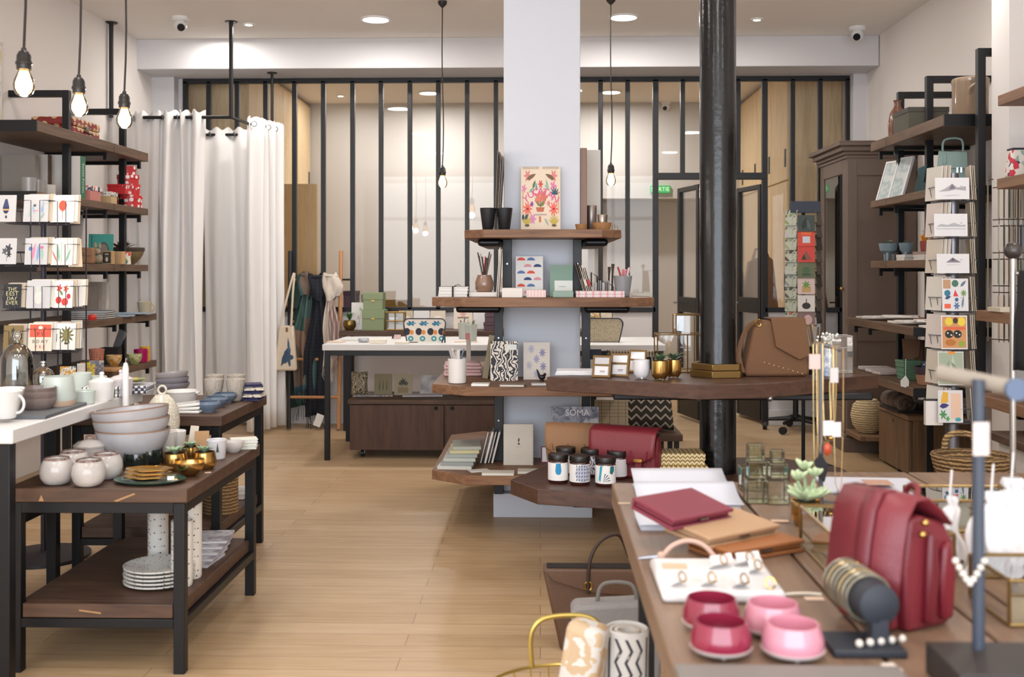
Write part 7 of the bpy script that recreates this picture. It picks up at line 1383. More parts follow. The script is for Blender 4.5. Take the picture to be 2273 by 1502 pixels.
# cabinet top
q = on(1988, 893, CZ); bk_ = pat('blot', ('#3f342c', '#5d4e42', '#75655a'), 22, rough=.95); t = thing('blanket', 'rolled brown blanket on the right floor cabinet', 'blanket', (2.36, 7.0, CZ + e), .05)
sp_ = [(.06*(.35 + .65*k/30)*math.cos(k*.42), .06*(.35 + .65*k/30)*math.sin(k*.42) + .062) for k in range(31)]
mk('roll', MB().grid(31, 4, lambda u, v: (sp_[int(round(u*30))][0] - .07, (v - .5)*.3, sp_[int(round(u*30))][1])), bk_, t, solid=.012, ang=70); mk('roll_core', MB().lathe([(0, -.15), (.045, -.15), (.045, .15), (0, .15)], 20).xf(Matrix.Translation((-.07, 0, .062)) @ Matrix.Rotation(R(90), 4, 'X')), bk_, t); mk('folded_end', MB().box(-.13, -.16, 0, .16, .16, .018).box(0.02, -.14, .018, .17, .14, .05), P('#2f2723', .95), t, bevel=.006)
q = on(1922, 940, .17); lobj('woven_globe', 'round pale wicker vase behind the floor cabinet', 'vase', (XY(1926, 7.5), 7.5, .1655), [(0, 0), (.06, 0), (.1, .05), (.115, .12), (.1, .19), (.06, .23), (.05, .22), (0, .2)], weave('#a8906a', '#d2bd94', 20))

# ================================================================ right postcard spinner
PX, PY = XY(2114, 4.55), 4.55; GW = P('#77777c', .35, .8)
rows = [atY(2114, y, PY - .1).z for y in (442, 524, 606, 690, 775, 855, 938)]
zt_ = atY(2114, 385, PY).z
spinner('tall grey wire postcard rack before the right wall shelves', PX, PY, 0, zt_, [z - .006 for z in rows], .082, GW, pole=.026, floor=True)
tops = (394, 474, 563, 618, 700, 780, 866)
lbl = ('white card with an ink mountain, top pocket of the grey postcard rack', 'white card with a misty grey lake, second pocket of the postcard rack', 'white card with a small grey hill, third pocket of the postcard rack', 'card of blue, red and green symbols in a grid, postcard rack', 'orange card with black and white animals and yellow fruit, postcard rack', 'grey green leafy card with orange tab, postcard rack', 'white card with leopard, leaves and peach panel, lowest pocket of the rack')
W_ = P('#d0cecf', .6)
art_ = ([('p', [(-.4, .35), (-.2, .5), (0, .72), (.15, .55), (.4, .6), (.4, .4), (.1, .45), (-.1, .38)], '#9a979c'), ('p', [(-.1, .45), (0, .72), (.1, .5)], '#6a686e'), ('leaf', -.3, .15, .6, .06, .1, '#b9b7bc')], [('r', -.44, .3, .44, .36, '#b5b5b8'), ('p', [(-.44, .42), (-.3, .55), (-.1, .5), (.1, .6), (.3, .5), (.44, .52), (.44, .42)], '#a3a3a6'), ('r', -.4, .18, .4, .22, '#cfcfd0')], [('p', [(-.22, .55), (-.02, .8), (.0, .8), (.25, .55)], '#77757a'), ('p', [(-.06, .66), (-.01, .8), (.06, .64)], '#4a484e'), ('r', -.2, .42, .2, .45, '#b5b3b8')],
    [('r', -.46, .69, -.17, .97, '#b08a6a'), ('e', 0, .85, .13, .11, '#3f6a5a'), ('leaf', .2, .75, .3, .1, .7, '#5a6f80'), ('e', -.3, .55, .12, .1, '#2f6f88'), ('p', [(-.08, .45), (.0, .66), (.12, .45)], '#c93a48'), ('fl', .32, .55, .12, 8, '#6a8a4a'), ('leaf', -.4, .38, .25, .1, .3, '#2c4a6a'), ('e', .05, .35, .07, .06, '#2f5a8a'), ('r', -.42, .08, -.18, .22, '#d85a3c'), ('fl', .05, .16, .13, 6, '#4f6f94'), ('leaf', .25, .08, .4, .09, 1.4, '#6a7f90')],
    [('r', -.46, .04, .46, .96, '#c08a5a'), ('e', -.2, .82, .15, .12, '#d6c03a'), ('e', .28, .82, .15, .13, '#dbc23f'), ('e', .05, .85, .1, .09, '#3a2a20'), ('r', -.42, .58, .42, .66, '#d0603c'), ('e', -.2, .45, .16, .12, '#1e1c1c'), ('e', .12, .45, .16, .12, '#1e1c1c'), ('e', -.25, .48, .03, .02, '#efefe8'), ('e', -.12, .42, .03, .02, '#efefe8'), ('e', .08, .48, .03, .02, '#efefe8'), ('e', .2, .43, .03, .02, '#efefe8'), ('e', -.15, .2, .2, .1, '#a86a2c'), ('e', .28, .16, .12, .1, '#8a9a3c')],
    [('r', -.47, .03, .47, .97, '#9aa590'), ('leaf', -.3, .1, .7, .22, 1.2, '#7f9080'), ('leaf', .1, .1, .8, .2, 1.6, '#b0bba6'), ('leaf', .3, .3, .5, .15, 2.2, '#74876f'), ('r', -.1, .92, .16, 1.0, '#d98a2c')],
    [('p', [(-.4, .6), (-.1, .62), (-.08, .92), (-.3, .96)], '#d9a83c'), ('leaf', -.45, .5, .4, .16, .1, '#3a2f6a'), ('fl', -.3, .25, .16, 6, '#3f8a4f'), ('fl', -.12, .12, .1, 6, '#4f9a5a'), ('r', .02, .12, .42, .9, '#dcb9a2'), ('e', .3, .1, .12, .06, '#3a9aa4')])
for i, (z, tp) in enumerate(zip(rows, tops)):
    Yc = PY - .098; h_ = atY(2114, tp, Yc).z - z; land = i < 3
    x0, x1 = ((2076, 2152), (2074, 2148), (2080, 2152), (2092, 2150), (2090, 2148), (2083, 2140), (2083, 2138))[i]
    c_ = card(lbl[i], ((XY(x0, Yc) + XY(x1, Yc))/2, Yc, z), XY(x1, Yc) - XY(x0, Yc), h_, W_, (-.05, 0, 0), art_[i], 'cards facing out of the grey postcard rack', name='postcard', cat='postcard')
    for s, nm in ((-1, 'left'), (1, 'right')):
        for k in range(3):
            card(('outer', 'middle', 'inner')[k] + ' card in the ' + nm + ' pocket, ' + ('top', 'second', 'third', 'fourth', 'fifth', 'sixth', 'lowest')[i] + ' tier of the grey postcard rack', (PX + s*(.085 - .012*k), PY - .01 - .012*k, z), .115, .14, P((('#dcd6cc', '#d8ccc4', '#cfc4b4'), ('#b8ad9c', '#a89a84', '#c9bfb0'))[0 if s < 0 else 1][(i + k) % 3], .65), (-.06, 0, s*1.36), None, 'side cards of the grey postcard rack', name='postcard', cat='postcard')
t = thing('card_holder', 'small white card pocket with black edge hanging low on the rack', 'card holder', (PX - .1, PY - .06, atY(2078, 938, PY).z)); mk('pocket', MB().box(-.035, -.012, 0, .035, .012, .1), P('#d8d2ce', .6), t); mk('black_edge', MB().box(-.036, -.013, .1, .036, .013, .106), BLACK, t)

# ================================================================ wire card rack on the white pier
t = thing('wall_card_rack', 'narrow brass wire card rack hanging on the white pier', 'card rack', (XY(2234, 5.38), 5.4, 0)); b = MB(); RW_ = .125
for tp, bt in ((405, 492), (492, 566), (566, 640), (640, 760)):
    z1_, z0_ = atY(2230, tp, 5.3).z, atY(2230, bt, 5.3).z
    for zz in (z1_ - .02, z0_ + .012): b.tube([(-.07, -.03, zz), (-.05, -.09, zz), (.07, -.09, zz), (.08, -.03, zz)], .003, 5)
for k in range(7): x = -.065 + k*.023; b.tube([(x, -.09, atY(2230, 760, 5.3).z), (x, -.09, atY(2230, 400, 5.3).z)], .002, 4)
b.tube([(-.07, .03, atY(2230, 760, 5.3).z), (-.07, .03, atY(2230, 390, 5.3).z)], .004, 6); b.tube([(.08, .03, atY(2230, 760, 5.3).z), (.08, .03, atY(2230, 390, 5.3).z)], .004, 6)
for zz in (atY(2230, 395, 5.3).z, atY(2230, 755, 5.3).z): b.tube([(-.07, .04, zz), (-.07, -.03, zz)], .003, 5); b.tube([(.08, .04, zz), (.08, -.03, zz)], .003, 5)
mk('wire_frame', b, P('#6f6250', .4, .7), t)
m_ = ('#bdb3a0', '#d2cbbd', '#8f9a86', '#c9b09a'); nth = ('first', 'second', 'third', 'fourth', 'fifth')
for i, (tp, bt) in enumerate(((410, 482), (498, 556), (572, 630), (655, 752))):
    z1_, z0_ = atY(2230, tp, 5.3).z, atY(2230, bt, 5.3).z
    for k in range(5): card(nth[k] + ' card from the left, ' + ('top', 'second', 'third', 'bottom')[i] + ' tier of the rack on the white pier', (XY(2234, 5.38) - .055 + .027*k, 5.335, z0_), .085, z1_ - z0_, P(m_[(i + k) % 4] if not (i == 1 and k == 4) else '#5a6f8e', .65), (0, 0, 1.25), None, 'cards in the rack on the white pier', name='postcard', cat='postcard')

# ================================================================ right edge, middle distance
p = atY(2262, 400, 5.1); t = thing('fabric_pouch', 'white pouch with red and blue flowers on the shelf at the right edge', 'pouch', (p.x, 5.1, 1.7156)); mk('pouch_body', MB().prof([(-.045, 0), (.12, 0), (.12, .13), (-.03, .13)], 0, .06), pat('cells', ('#e6ddd2', '#e6ddd2', '#cf3a4c', '#e6ddd2', '#2f3a5a', '#9ab0a4'), 45), t, bevel=.01); mk('zip_edge', MB().box(-.03, -.002, .128, .12, .062, .136), P('#1f2438', .5), t)
p = atY(2235, 640, 4.9); slab('paper_pile', 'pile of cream papers on the middle shelf at the right edge', 'paper', (p.x + .03, 4.9, 1.0926), (.12, .14, .02), P('#d6cbb6', .7))
p = atY(2262, 560, 3.2); b = MB(); z1_, z0_ = atY(2262, 600, 3.2).z, atY(2262, 822, 3.2).z
tag(mk('black_garment', MB().grid(20, 10, lambda u, v: ((u - .5)*(.11 - .05*v) + .04, .02*math.sin(u*14 + 2*v), z0_ + (z1_ - z0_)*v)), P('#1a1719', .9), loc=(p.x, 3.2, 0), solid=.006, ang=180), 'black garment hanging at the right edge in front of the wire card rack', 'garment')
t = thing('coat_rail', 'pale metal rail on a stand at the right edge carrying the black garment', 'garment rail', (XY(2255, 3.22), 3.24, 0)); zk = atY(2255, 556, 3.24).z
mk('pole', MB().cyl(0, 0, .01, zk - .02, .009, 12), P('#b5b0aa', .3, .8), t); mk('base', MB().lathe([(0, 0), (.16, 0), (.16, .012), (0, .02)], 28), P('#8f8a86', .35, .8), t); mk('finial', MB().sph((0, 0, zk), .026, 16, 10), P('#4a4644', .35, .6), t); mk('arm', MB().tube([(0, 0, zk - .07), (.1, 0, zk - .06), (.2, 0, zk - .08)], .006), P('#b5b0aa', .3, .8), t)
# counter things: green boxes and white garments
gbx2 = P('#a3ab88', .65)
box2('storage_box', 'large pale green box on the counter at the right edge', 'box', (2.2, 4.0, .5706), (.3, .3, .1), gbx2, gbx2, .04); box2('storage_box', 'smaller pale green box with a dark dot on top of the large one', 'box', (2.27, 4.04, .6716), (.22, .24, .13), P('#b9bd9a', .65), P('#b9bd9a', .65), .04)
mk('dot', MB().lathe([(0, 0), (.016, 0), (.016, .002), (0, .002)], 18).xf(Matrix.Rotation(R(90), 4, 'X')), P('#3f6a5a', .6), bpy.data.objects[[o.name for o in COL.objects if o.name.startswith('storage_box') and o.type == 'EMPTY'][-1]], loc=(-.02, -.0045, .05))
p = on(2108, 1096, .57); t = thing('wicker_basket', 'shallow wicker basket with arched handle behind the burgundy backpack', 'basket', (1.42, 3.6, .5706)); wk = weave('#5d452a', '#a8885a', 24)
mk('basket_body', MB().lathe([(0, 0), (.075, 0), (.105, .06), (.112, .1), (.102, .1), (.094, .06), (.066, .012), (0, .012)], 36, sx=1.15), wk, t); mk('rim', MB().tube([(.122*math.cos(a), .107*math.sin(a), .1) for a in [k*math.pi/16 for k in range(32)]], .008, 6, True), wk, t); mk('handle', MB().tube(cr([(-.055, .09, .1), (-.045, .095, .145), (0, .1, .16), (.045, .095, .145), (.055, .09, .1)]), .011, 7), wk, t)
t = thing('plinth_stand', 'small brown display stool carrying the wicker basket', 'stool', (1.42, 3.6, 0)); mk('stool_top', MB().lathe([(0, .53), (.17, .53), (.17, .57), (0, .57)], 32), WALNUT_X, t)
for k in range(3): a = k*2.09 + .5; mk('leg', MB().tube([(.12*math.cos(a), .12*math.sin(a), .53), (.15*math.cos(a), .15*math.sin(a), .0)], .014), WALNUT_X, t)
# ================================================================ goods on the foreground table (z = FZ)
fz = FZ + e
def fg(px, py): return on(px, py, FZ)
WP = P('#c9cbd6', .6)
def sheets(label, px, py, w, d, n, m, rz=0, th=.012, curl=.02, group=None):
    p = fg(px, py); t = thing('paper_pile', label, 'paper', (p.x, p.y, fz), rz, group)
    b = MB()
    for k in range(n): b.box(-w/2 + .004*k, .004*k, th*k/n, w/2 - .003*k, d, th*(k + 1)/n - .0012)
    mk('sheet_block', b, m, t); mk('top_sheet', MB().grid(6, 10, lambda u, v: ((u - .5)*w*1.04, -.006 + v*d, th + .002 + curl*v*v)), m, t, solid=.0015, ang=180)
    return t
sheets('far pile of white printed sheets on the plank table', 1522, 1106, .235, .17, 3, WP, .02, .014, .03); sheets('middle pile of white printed sheets with curled edge on the plank table', 1535, 1140, .24, .13, 2, WP, .02, .02, .03)
sheets('near white sheet with a peach panel under the burgundy wallet', 1540, 1178, .235, .13, 1, WP, .02, .012, .01)
p = fg(1470, 1160); slab('peach_paper', 'peach paper panel lying on the near white sheet', 'paper', (p.x + .02, p.y, fz + .014), (.1, .06, .001), P('#e0cdb8', .7), (0, 0, .02), None, 0)
def wallet(label, p, w, d, h, m, rz, tilt=0, z=0):
    t = thing('wallet', label, 'wallet', (p.x, p.y, fz + z), 0, 'long leather wallets', rot=(tilt, 0, rz)); mk('back_panel', MB().box(-w/2, -d/2, 0, w/2, d/2, h*.3), m, t, bevel=.002); mk('flap', MB().box(-w/2, -d/2 - .002, h*.7, w/2, d/2, h).box(-w/2, d/2 - .006, h*.3, w/2, d/2, h*.7), m, t, bevel=.002); mk('inner_fold', MB().box(-w/2 + .004, -d/2 + .006, h*.34, w/2 - .004, d/2 - .008, h*.66), m, t, bevel=.002); mk('zip_pull', MB().box(-.012, -d/2 - .004, h*.55, .012, -d/2 + .004, h*.68), STEEL, t); return t
BG2 = P('#7c3040', .5, bump=.2, sc=160); BE2 = P('#b3906f', .65, bump=.2, sc=160); TN2 = P('#9c6238', .6, bump=.2, sc=160)
wallet('tan brown long wallet, rightmost of the fan of wallets', fg(1655, 1222), .2, .13, .026, TN2, .52); wallet('beige long wallet in the middle of the fan of wallets', fg(1602, 1212), .205, .13, .026, BE2, .62, .1, .026); wallet('burgundy long wallet on top of the fan of wallets', fg(1512, 1204), .178, .125, .026, BG2, .66, .2, .06)
p = fg(1528, 1246); t = thing('key_strap', 'pink leather key strap with loop and metal tip before the wallets', 'key strap', (p.x, p.y, fz)); pk = P('#c9a596', .6)
mk('loop', MB().tube(cr([(-.05, 0, .012), (-.03, .012, .028), (0, .02, .036), (.03, .015, .03), (.05, .0, .012), (.052, -.012, .005)]), .005, 8), pk, t); mk('knot', MB().sph((-.054, 0, .01), .009, 10, 8), pk, t); mk('metal_tip', MB().tube([(-.06, 0, .009), (-.088, -.002, .007), (-.1, -.003, .006)], [.005, .004, .002], 8), STEEL, t)
# marble board with ring cards
fl_, fr_ = fg(1478, 1340), fg(1748, 1334); bl_ = fg(1462, 1262); W_ = fr_.x - fl_.x; D_ = bl_.y - fl_.y; cxm, cym = (fl_.x + fr_.x)/2 - .006, fl_.y + D_/2
tag(mk('marble_board', MB().box(-W_/2, -D_/2, 0, W_/2, D_/2, .022), pat('blot', ('#e6e3e3', '#eceaea', '#dcd9da'), 9, rough=.3), loc=(cxm, cym, fz), bevel=.008), 'white marble board holding the gold ring cards', 'board'); zm = fz + .0226
def onm(px, py): return on(px, py, zm)
p = onm(1499, 1262); slab('kraft_tag', 'blank kraft tag on the far left corner of the marble board', 'tag', (p.x, p.y, zm), (.046, .034, .001), P('#d3b496', .7), (0, 0, -.05), None, 0)
for i, (px, py, rz, l) in enumerate(((1606, 1262, .55, 'back left ring card on the marble board'), (1664, 1256, .4, 'back right ring card on the marble board'), (1682, 1274, .5, 'ring card nearest the back right one'), (1514, 1302, .6, 'ring card at the left of the marble board'), (1580, 1303, .45, 'ring card in the middle front of the marble board'), (1652, 1306, .45, 'ring card right of the middle front one'))):
    p = onm(px, py); t = thing('ring_card', l, 'ring card', (p.x, p.y, zm), rz, 'ring cards on the marble board'); w = .05 if i < 2 else .03
    mk('card_fold', MB().prof([(-w/2, 0), (w/2, 0), (w/2, .018), (-w/2, .018)], 0, .002).box(-w/2, 0, .0, w/2, .022, .002).xf(Matrix.Rotation(R(-28), 4, 'X')).xf(Matrix.Translation((0, 0, .009))), P('#ece6e2', .6), t)
    mk('gold_ring', MB().tube([(.008*math.cos(a), -.001 + .004*math.sin(a), .018 + .008*math.sin(a)) for a in [k*math.pi/8 for k in range(16)]], .0014, 6, True), GOLD, t)
p = onm(1710, 1306); tag(mk('gold_ring', MB().tube([(.009*math.cos(a), .003*math.sin(a), .01 + .009*math.sin(a)) for a in [k*math.pi/8 for k in range(16)]], .0016, 6, True), GOLD, loc=(p.x, p.y, zm)), 'single gold ring at the right end of the marble board', 'ring')
p = fg(1790, 1328); t = thing('jewellery_tag', 'cream cord and tag lying right of the marble board', 'tag', (p.x, p.y, fz)); mk('cord', MB().tube(cr([(-.04, .01, .003), (-.015, .014, .004), (.01, .018, .003), (.03, .012, .003)]), .003, 6), CREAM, t); mk('tag_sheet', MB().box(-.004, -.012, 0, .03, .006, .001), P('#dcbfa8', .7), t)
# planters
def gplanter(label, px, py, m, inm):
    p = fg(px, py); t = thing('planter', label, 'bowl', (p.x, p.y, fz), 0, 'glazed tapered bowls')
    mk('glazed_body', MB().lathe([(.0455, .014), (.047, .018), (.045, .032), (.0405, .046), (.0385, .051), (.036, .051), (.0355, .047), (.04, .032), (.042, .02), (0, .016)], 40), m, t); mk('white_foot', MB().lathe([(0, .005), (.034, .006), (.043, .0085), (.0475, .0145), (.0, .0155)], 40), P('#e4dfdd', .45), t)
    for k in range(3): a = k*2.094 - 1.57; mk('stub_leg', MB().sph((.026*math.cos(a), .026*math.sin(a), .004), .0045, 10, 6), P('#dcd6d4', .45), t)
RG = P('#8c2840', .14, coat=.5, var=.12, sc=30); PG = P('#d08c9c', .18, coat=.4, var=.06, sc=30)
gplanter('far raspberry red glazed bowl with white foot', 1579, 1396, RG, RG); gplanter('near raspberry red glazed bowl with white foot', 1600, 1452, RG, RG); gplanter('far pink glazed bowl with white foot', 1716, 1408, PG, PG); gplanter('near pink glazed bowl with white foot', 1760, 1458, PG, PG)
# bracelet bolster
p0, p1 = on(1955, 1345, .772), on(1874, 1284, .772); t = thing('bracelet_stand', 'black bracelet bolster stand with rows of beaded bracelets', 'jewellery stand', (p0.x, p0.y, fz)); d_ = p1 - p0; q_ = d_.to_track_quat('Z', 'Y').to_matrix().to_4x4(); L_ = d_.length; bm_ = Matrix.Translation((0, 0, .772 - fz)) @ q_; bk = P('#262a33', .6)
mk('bolster', MB().lathe([(0, 0), (.026, 0), (.031, .004), (.031, L_), (0, L_)], 32).xf(bm_), bk, t, ang=50)
for k in range(7): mk('bracelet', MB().tube([(.036*math.cos(a), .036*math.sin(a) - .002, .045 + (L_ - .05)*k/6) for a in [j*math.pi/14 for j in range(28)]], .0026, 6, True).xf(bm_), (P('#8f8878', .35, .6), P('#a8a08e', .3, .6), P('#b5a27c', .3, .7))[k % 3], t)
pb_ = on(1925, 1452, FZ); bx0, by0 = pb_.x - p0.x, pb_.y - p0.y
mk('stem', MB().box(-.012, -.0, .01, .012, .03, .05), bk, t); mk('base_plate', MB().box(bx0 - .055, by0 - .02, 0, bx0 + .055, by0 + .07, .012), bk, t, bevel=.003)
b = MB()
for k in range(5): b.sph((-.035 + .018*k, -.01 + .006*k, .018), .006, 10, 7)
mk('pearl_beads', b, P('#d9cfc4', .25), t)
slab('white_tag', 'little white tag at the foot of the bracelet stand', 'tag', (p0.x - .005, p0.y - .09, fz), (.02, .03, .008), P('#dccfc4', .7), (0, 0, .2))
# glass boxes
gi = 0
def gbox(label, px, py, s, h, z=0, rz=0, lit=False):
    p = fg(px, py); t = thing('glass_box', label, 'glass box', (p.x, p.y, fz + z), rz, 'small glass boxes'); b = MB(); g_ = MB(); wirebox(b, g_, -s/2, 0, .0015, s/2, s, h, .0014)
    mk('metal_edges', b, P('#77735e', .35, .8), t); mk('panes', g_, pane('#f1f4ed', .12, 1.5), t, flat=True); mk('mirror_base', MB().box(-s/2, 0, 0, s/2, s, .0012), P('#b8a870', .2, .9), t)
gbox('front left small glass box of the glass box pile', 1682, 1118, .05, .055); gbox('front right small glass box of the glass box pile', 1728, 1120, .052, .055); gbox('rear left small glass box of the glass box pile', 1668, 1090, .05, .06)
gbox('small glass box stacked on the front right one', 1730, 1112, .042, .035, .0565); gbox('small glass box stacked on the front left one', 1682, 1112, .042, .04, .0565); gbox('topmost small glass box with gilt base, left side of the pile', 1680, 1110, .038, .04, .098); gbox('little glass cube topping the right side of the pile', 1728, 1110, .03, .03, .093)
p = fg(1732, 1160); slab('price_tag', 'beige price tag by the plank gap', 'price tag', (p.x, p.y, fz), (.04, .014, .004), P('#d9b79c', .7), (0, 0, -.1)); p = fg(1386, 1119); slab('price_tag', 'beige price tag at the far left edge of the plank table', 'price tag', (p.x, p.y, fz), (.03, .016, .001), P('#cbb09a', .7), (0, 0, 0), None, 0)
p = fg(1790, 1165); t = potted('pale green succulent in a gold pot behind the brass glass case', (p.x, p.y, fz), [(0, 0), (.026, 0), (.034, .02), (.034, .055), (.032, .056), (.031, .05), (.03, .02), (0, .01)], GOLD, foliage(30, .06, .017, .35, seed=2, thick=True), P('#b9c9a2', .5), (.031, .052))
b = MB()
for k in range(3):
    st = len(b.v); f2 = foliage(9, .034, .015, .5, seed=20 + k, thick=True); b.add(f2.v, f2.f); b.xf(Matrix.Translation(((-.02, .018, .0)[k], (0, 0, .02)[k], (.05, .058, .07)[k])), st)
mk('leaves', b, P('#b9c9a2', .5), t, loc=(0, 0, .05)); mk('stems', MB().tube([(0, 0, .05), (-.02, 0, .1)], .004).tube([(0, 0, .05), (.018, 0, .105)], .004).tube([(0, 0, .05), (0, .02, .115)], .004), P('#9aac86', .6), t)
def gcase(label, x0, y0, x1, y1, h):
    t = thing('glass_case', label, 'glass case', ((x0 + x1)/2, y0, fz)); b = MB(); g_ = MB(); w = (x1 - x0)/2; wirebox(b, g_, -w, 0, .003, w, y1 - y0, h, .0035); mk('brass_edges', b, P('#8f754a', .35, .9), t); mk('panes', g_, pane('#f0f0ea', .1, 1.6), t, flat=True); mk('base_plate', MB().box(-w, 0, 0, w, y1 - y0, .002), P('#b5a284', .4), t); mk('lid_pane', MB().box(-w, 0, h - .001, w, y1 - y0, h), pane('#f0f0ea', .1, 1.6), t)
gcase('brass edged glass display case left of the burgundy backpack', .55, 2.06, .78, 2.3, .082)
p = fg(2085, 1150); gcase('brass edged glass case behind the burgundy backpack', .86, 2.42, 1.08, 2.58, .07)
for i, (x, y, c_) in enumerate(((.6, 2.15, '#e3ded8'), (.67, 2.2, '#b98a5a'), (.72, 2.14, '#dcd6d0'))):
    slab('jewel_card', ('white jewellery card on the left inside the glass case', 'copper jewellery card in the middle of the glass case', 'pale jewellery card on the right inside the glass case')[i], 'card', (x, y, fz + .0025), (.05, .07, .003), P(c_, .5), (0, 0, .2*i), None, 0)
for i in range(5): slab('display_card', ('first', 'second', 'third', 'fourth', 'fifth')[i] + ' small card from the left in the glass case behind the backpack', 'card', (.88 + .038*i, 2.47, fz + .0025), (.03, .002, .05), P('#dfe0da' if i % 2 else '#b8b4a8', .5), (-.15, 0, 0), 'cards in the rear glass case', 0)
# burgundy backpack
p = fg(2040, 1400); t = thing('backpack', 'burgundy leather backpack with gold studs standing on the plank table', 'backpack', (p.x + .02, p.y + .01, fz), .55); w, h, dd = .115, .2, .135
side = [(-.05, 0), (.05, 0), (.066, .07), (.062, .135), (.038, .168), (-.02, .185), (-.045, .18), (-.058, .1)]
mk('bag_body', MB().prof(side, 0, dd), BURG, t, bevel=.008, seg=3)
prf = [(.045, .165), (.02, .19), (-.012, .212), (-.04, .212), (-.06, .185), (-.07, .14), (-.078, .09), (-.083, .062)]
def flp(y0, y1, o=0):
    n = len(prf); return MB().grid(2, n, lambda u, v: (prf[int(round(v*(n - 1)))][0] - o, y0 + (y1 - y0)*u, prf[int(round(v*(n - 1)))][1] + o*.5))
mk('flap', flp(-.008, dd + .008), BURG, t, solid=.005, ang=70); mk('flap_strap', flp(dd*.38, dd*.62, .006), P('#6c1f2a', .45), t, solid=.004, ang=70)
mk('front_pocket', MB().prof([(-.078, .004), (-.056, .004), (-.06, .085), (-.076, .08)], .012, dd - .012), BURG, t, bevel=.006)
mk('gusset_fold', MB().prof([(-.02, .012), (.0, .01), (.012, .09), (.006, .15), (-.012, .16), (-.016, .09)], -.014, .01), P('#651722', .4), t, bevel=.006); mk('gusset_fold', MB().prof([(.022, .012), (.046, .012), (.054, .09), (.04, .14), (.024, .13), (.018, .08)], -.012, .01), P('#701a26', .38), t, bevel=.006)
for x, z in ((-.03, .178), (-.036, .16)): mk('gold_stud', MB().sph((x, -.016, z), .0062, 10, 8), GOLD, t)
for z in (.1, .04): mk('gold_stud', MB().sph((-.09, dd*.5, z), .0055, 10, 8), GOLD, t)
mk('top_handle', MB().tube(cr([(.01, dd*.3, .19), (.03, dd*.35, .215), (.05, dd*.6, .212), (.05, dd*.75, .17)]), .005), BURG, t)
# white print trays at the far right of the table
for i, (px, py, w, d, rz, l) in enumerate(((1950, 1098, .25, .2, -.06, 'far white printed board with brown square on the plank table'), (1992, 1122, .25, .12, -.1, 'near white printed board on the plank table'))):
    p = fg(px, py); o = slab('print_board', l, 'print', (p.x, p.y, fz + .008*i), (w, d, .007), WP, (0, 0, rz))
p = fg(1955, 1090); slab('brown_swatch', 'brown paper square on the white printed boards', 'paper', (p.x, p.y, fz + .0156), (.07, .07, .001), P('#b58f7c', .7), (0, 0, -.06), None, 0)
# necklace stand
p = fg(1822, 1128); t = thing('necklace_stand', 'slim grey necklace stand hung with gold chains', 'jewellery stand', (p.x, p.y, fz)); H_ = atY(1822, 765, p.y).z - fz; mk('pole', MB().cyl(0, 0, .01, H_, .006, 12), P('#6a6a70', .4, .6), t); mk('base', MB().lathe([(0, 0), (.05, 0), (.05, .01), (0, .012)], 24), P('#5a5a60', .4, .6), t); xa, xb = XY(1805, p.y) - p.x, XY(1866, p.y) - p.x
mk('cross_bar', MB().tube([(xa, 0, H_ + .002), (0, 0, H_), (xb, 0, H_ - .012)], .005), P('#6a6a70', .4, .6), t); NY, NX = p.y, p.x
def zat(py): return atY(1830, py, NY - .01).z
for i, (px, yb, wd, l) in enumerate(((1808, 1060, .006, 'longest gold chain at the left end of the necklace stand'), (1817, 1000, .008, 'fine gold chain second from the left on the necklace stand'), (1834, 985, .012, 'gold chain with orange pendant on the necklace stand'), (1846, 960, .008, 'fine gold chain in the middle right of the necklace stand'), (1858, 1090, .012, 'gold chain hanging lowest at the right of the necklace stand'))):
    x = XY(px, NY); t = thing('necklace', l, 'necklace', (x, NY - .012, zat(yb)), 0, 'necklaces on the slim stand'); H2 = fz + H_ - zat(yb) + (-.008 if px > 1840 else .002); mk('chain', MB().tube([(-wd, 0, H2), (-wd*.95, 0, H2*.5), (-wd*.6, 0, .02), (0, 0, 0), (wd*.6, 0, .02), (wd*.95, 0, H2*.5), (wd, 0, H2), (0, .012, H2 + .006)], .0011, 5, True), P('#d9bd86', .25, .9), t)
    if i == 2: mk('orange_pendant', MB().sph((0, 0, -.012), .01, 10, 8, 1, .6, 1.6), P('#b8482c', .3), t); mk('gold_ball', MB().sph((.008, 0, .015), .007, 10, 8), GOLD, t)
    if i == 0: mk('dark_tassel', MB().prof([(-.004, .04), (.012, .06), (.03, .03), (.02, -.01), (.008, 0)], -.004, .004), P('#1d1c22', .7), t)
for px, py, w, l, c_ in ((1804, 818, .028, 'pink paper tag near the top of the necklace stand', '#d3b3ac'), (1834, 965, .026, 'left white paper tag on the necklace stand', '#e4d9d6'), (1852, 968, .022, 'right white paper tag on the necklace stand', '#e0d4d2'), (1847, 848, .02, 'grey paper tag half way up the necklace stand', '#c9bfbc')):
    x = XY(px, NY); card(l, (x, NY - .02, zat(py)), w, .036, P(c_, .7), (0, 0, .1), None, 'tags on the necklace stand', .001, 'paper_tag', 'tag')
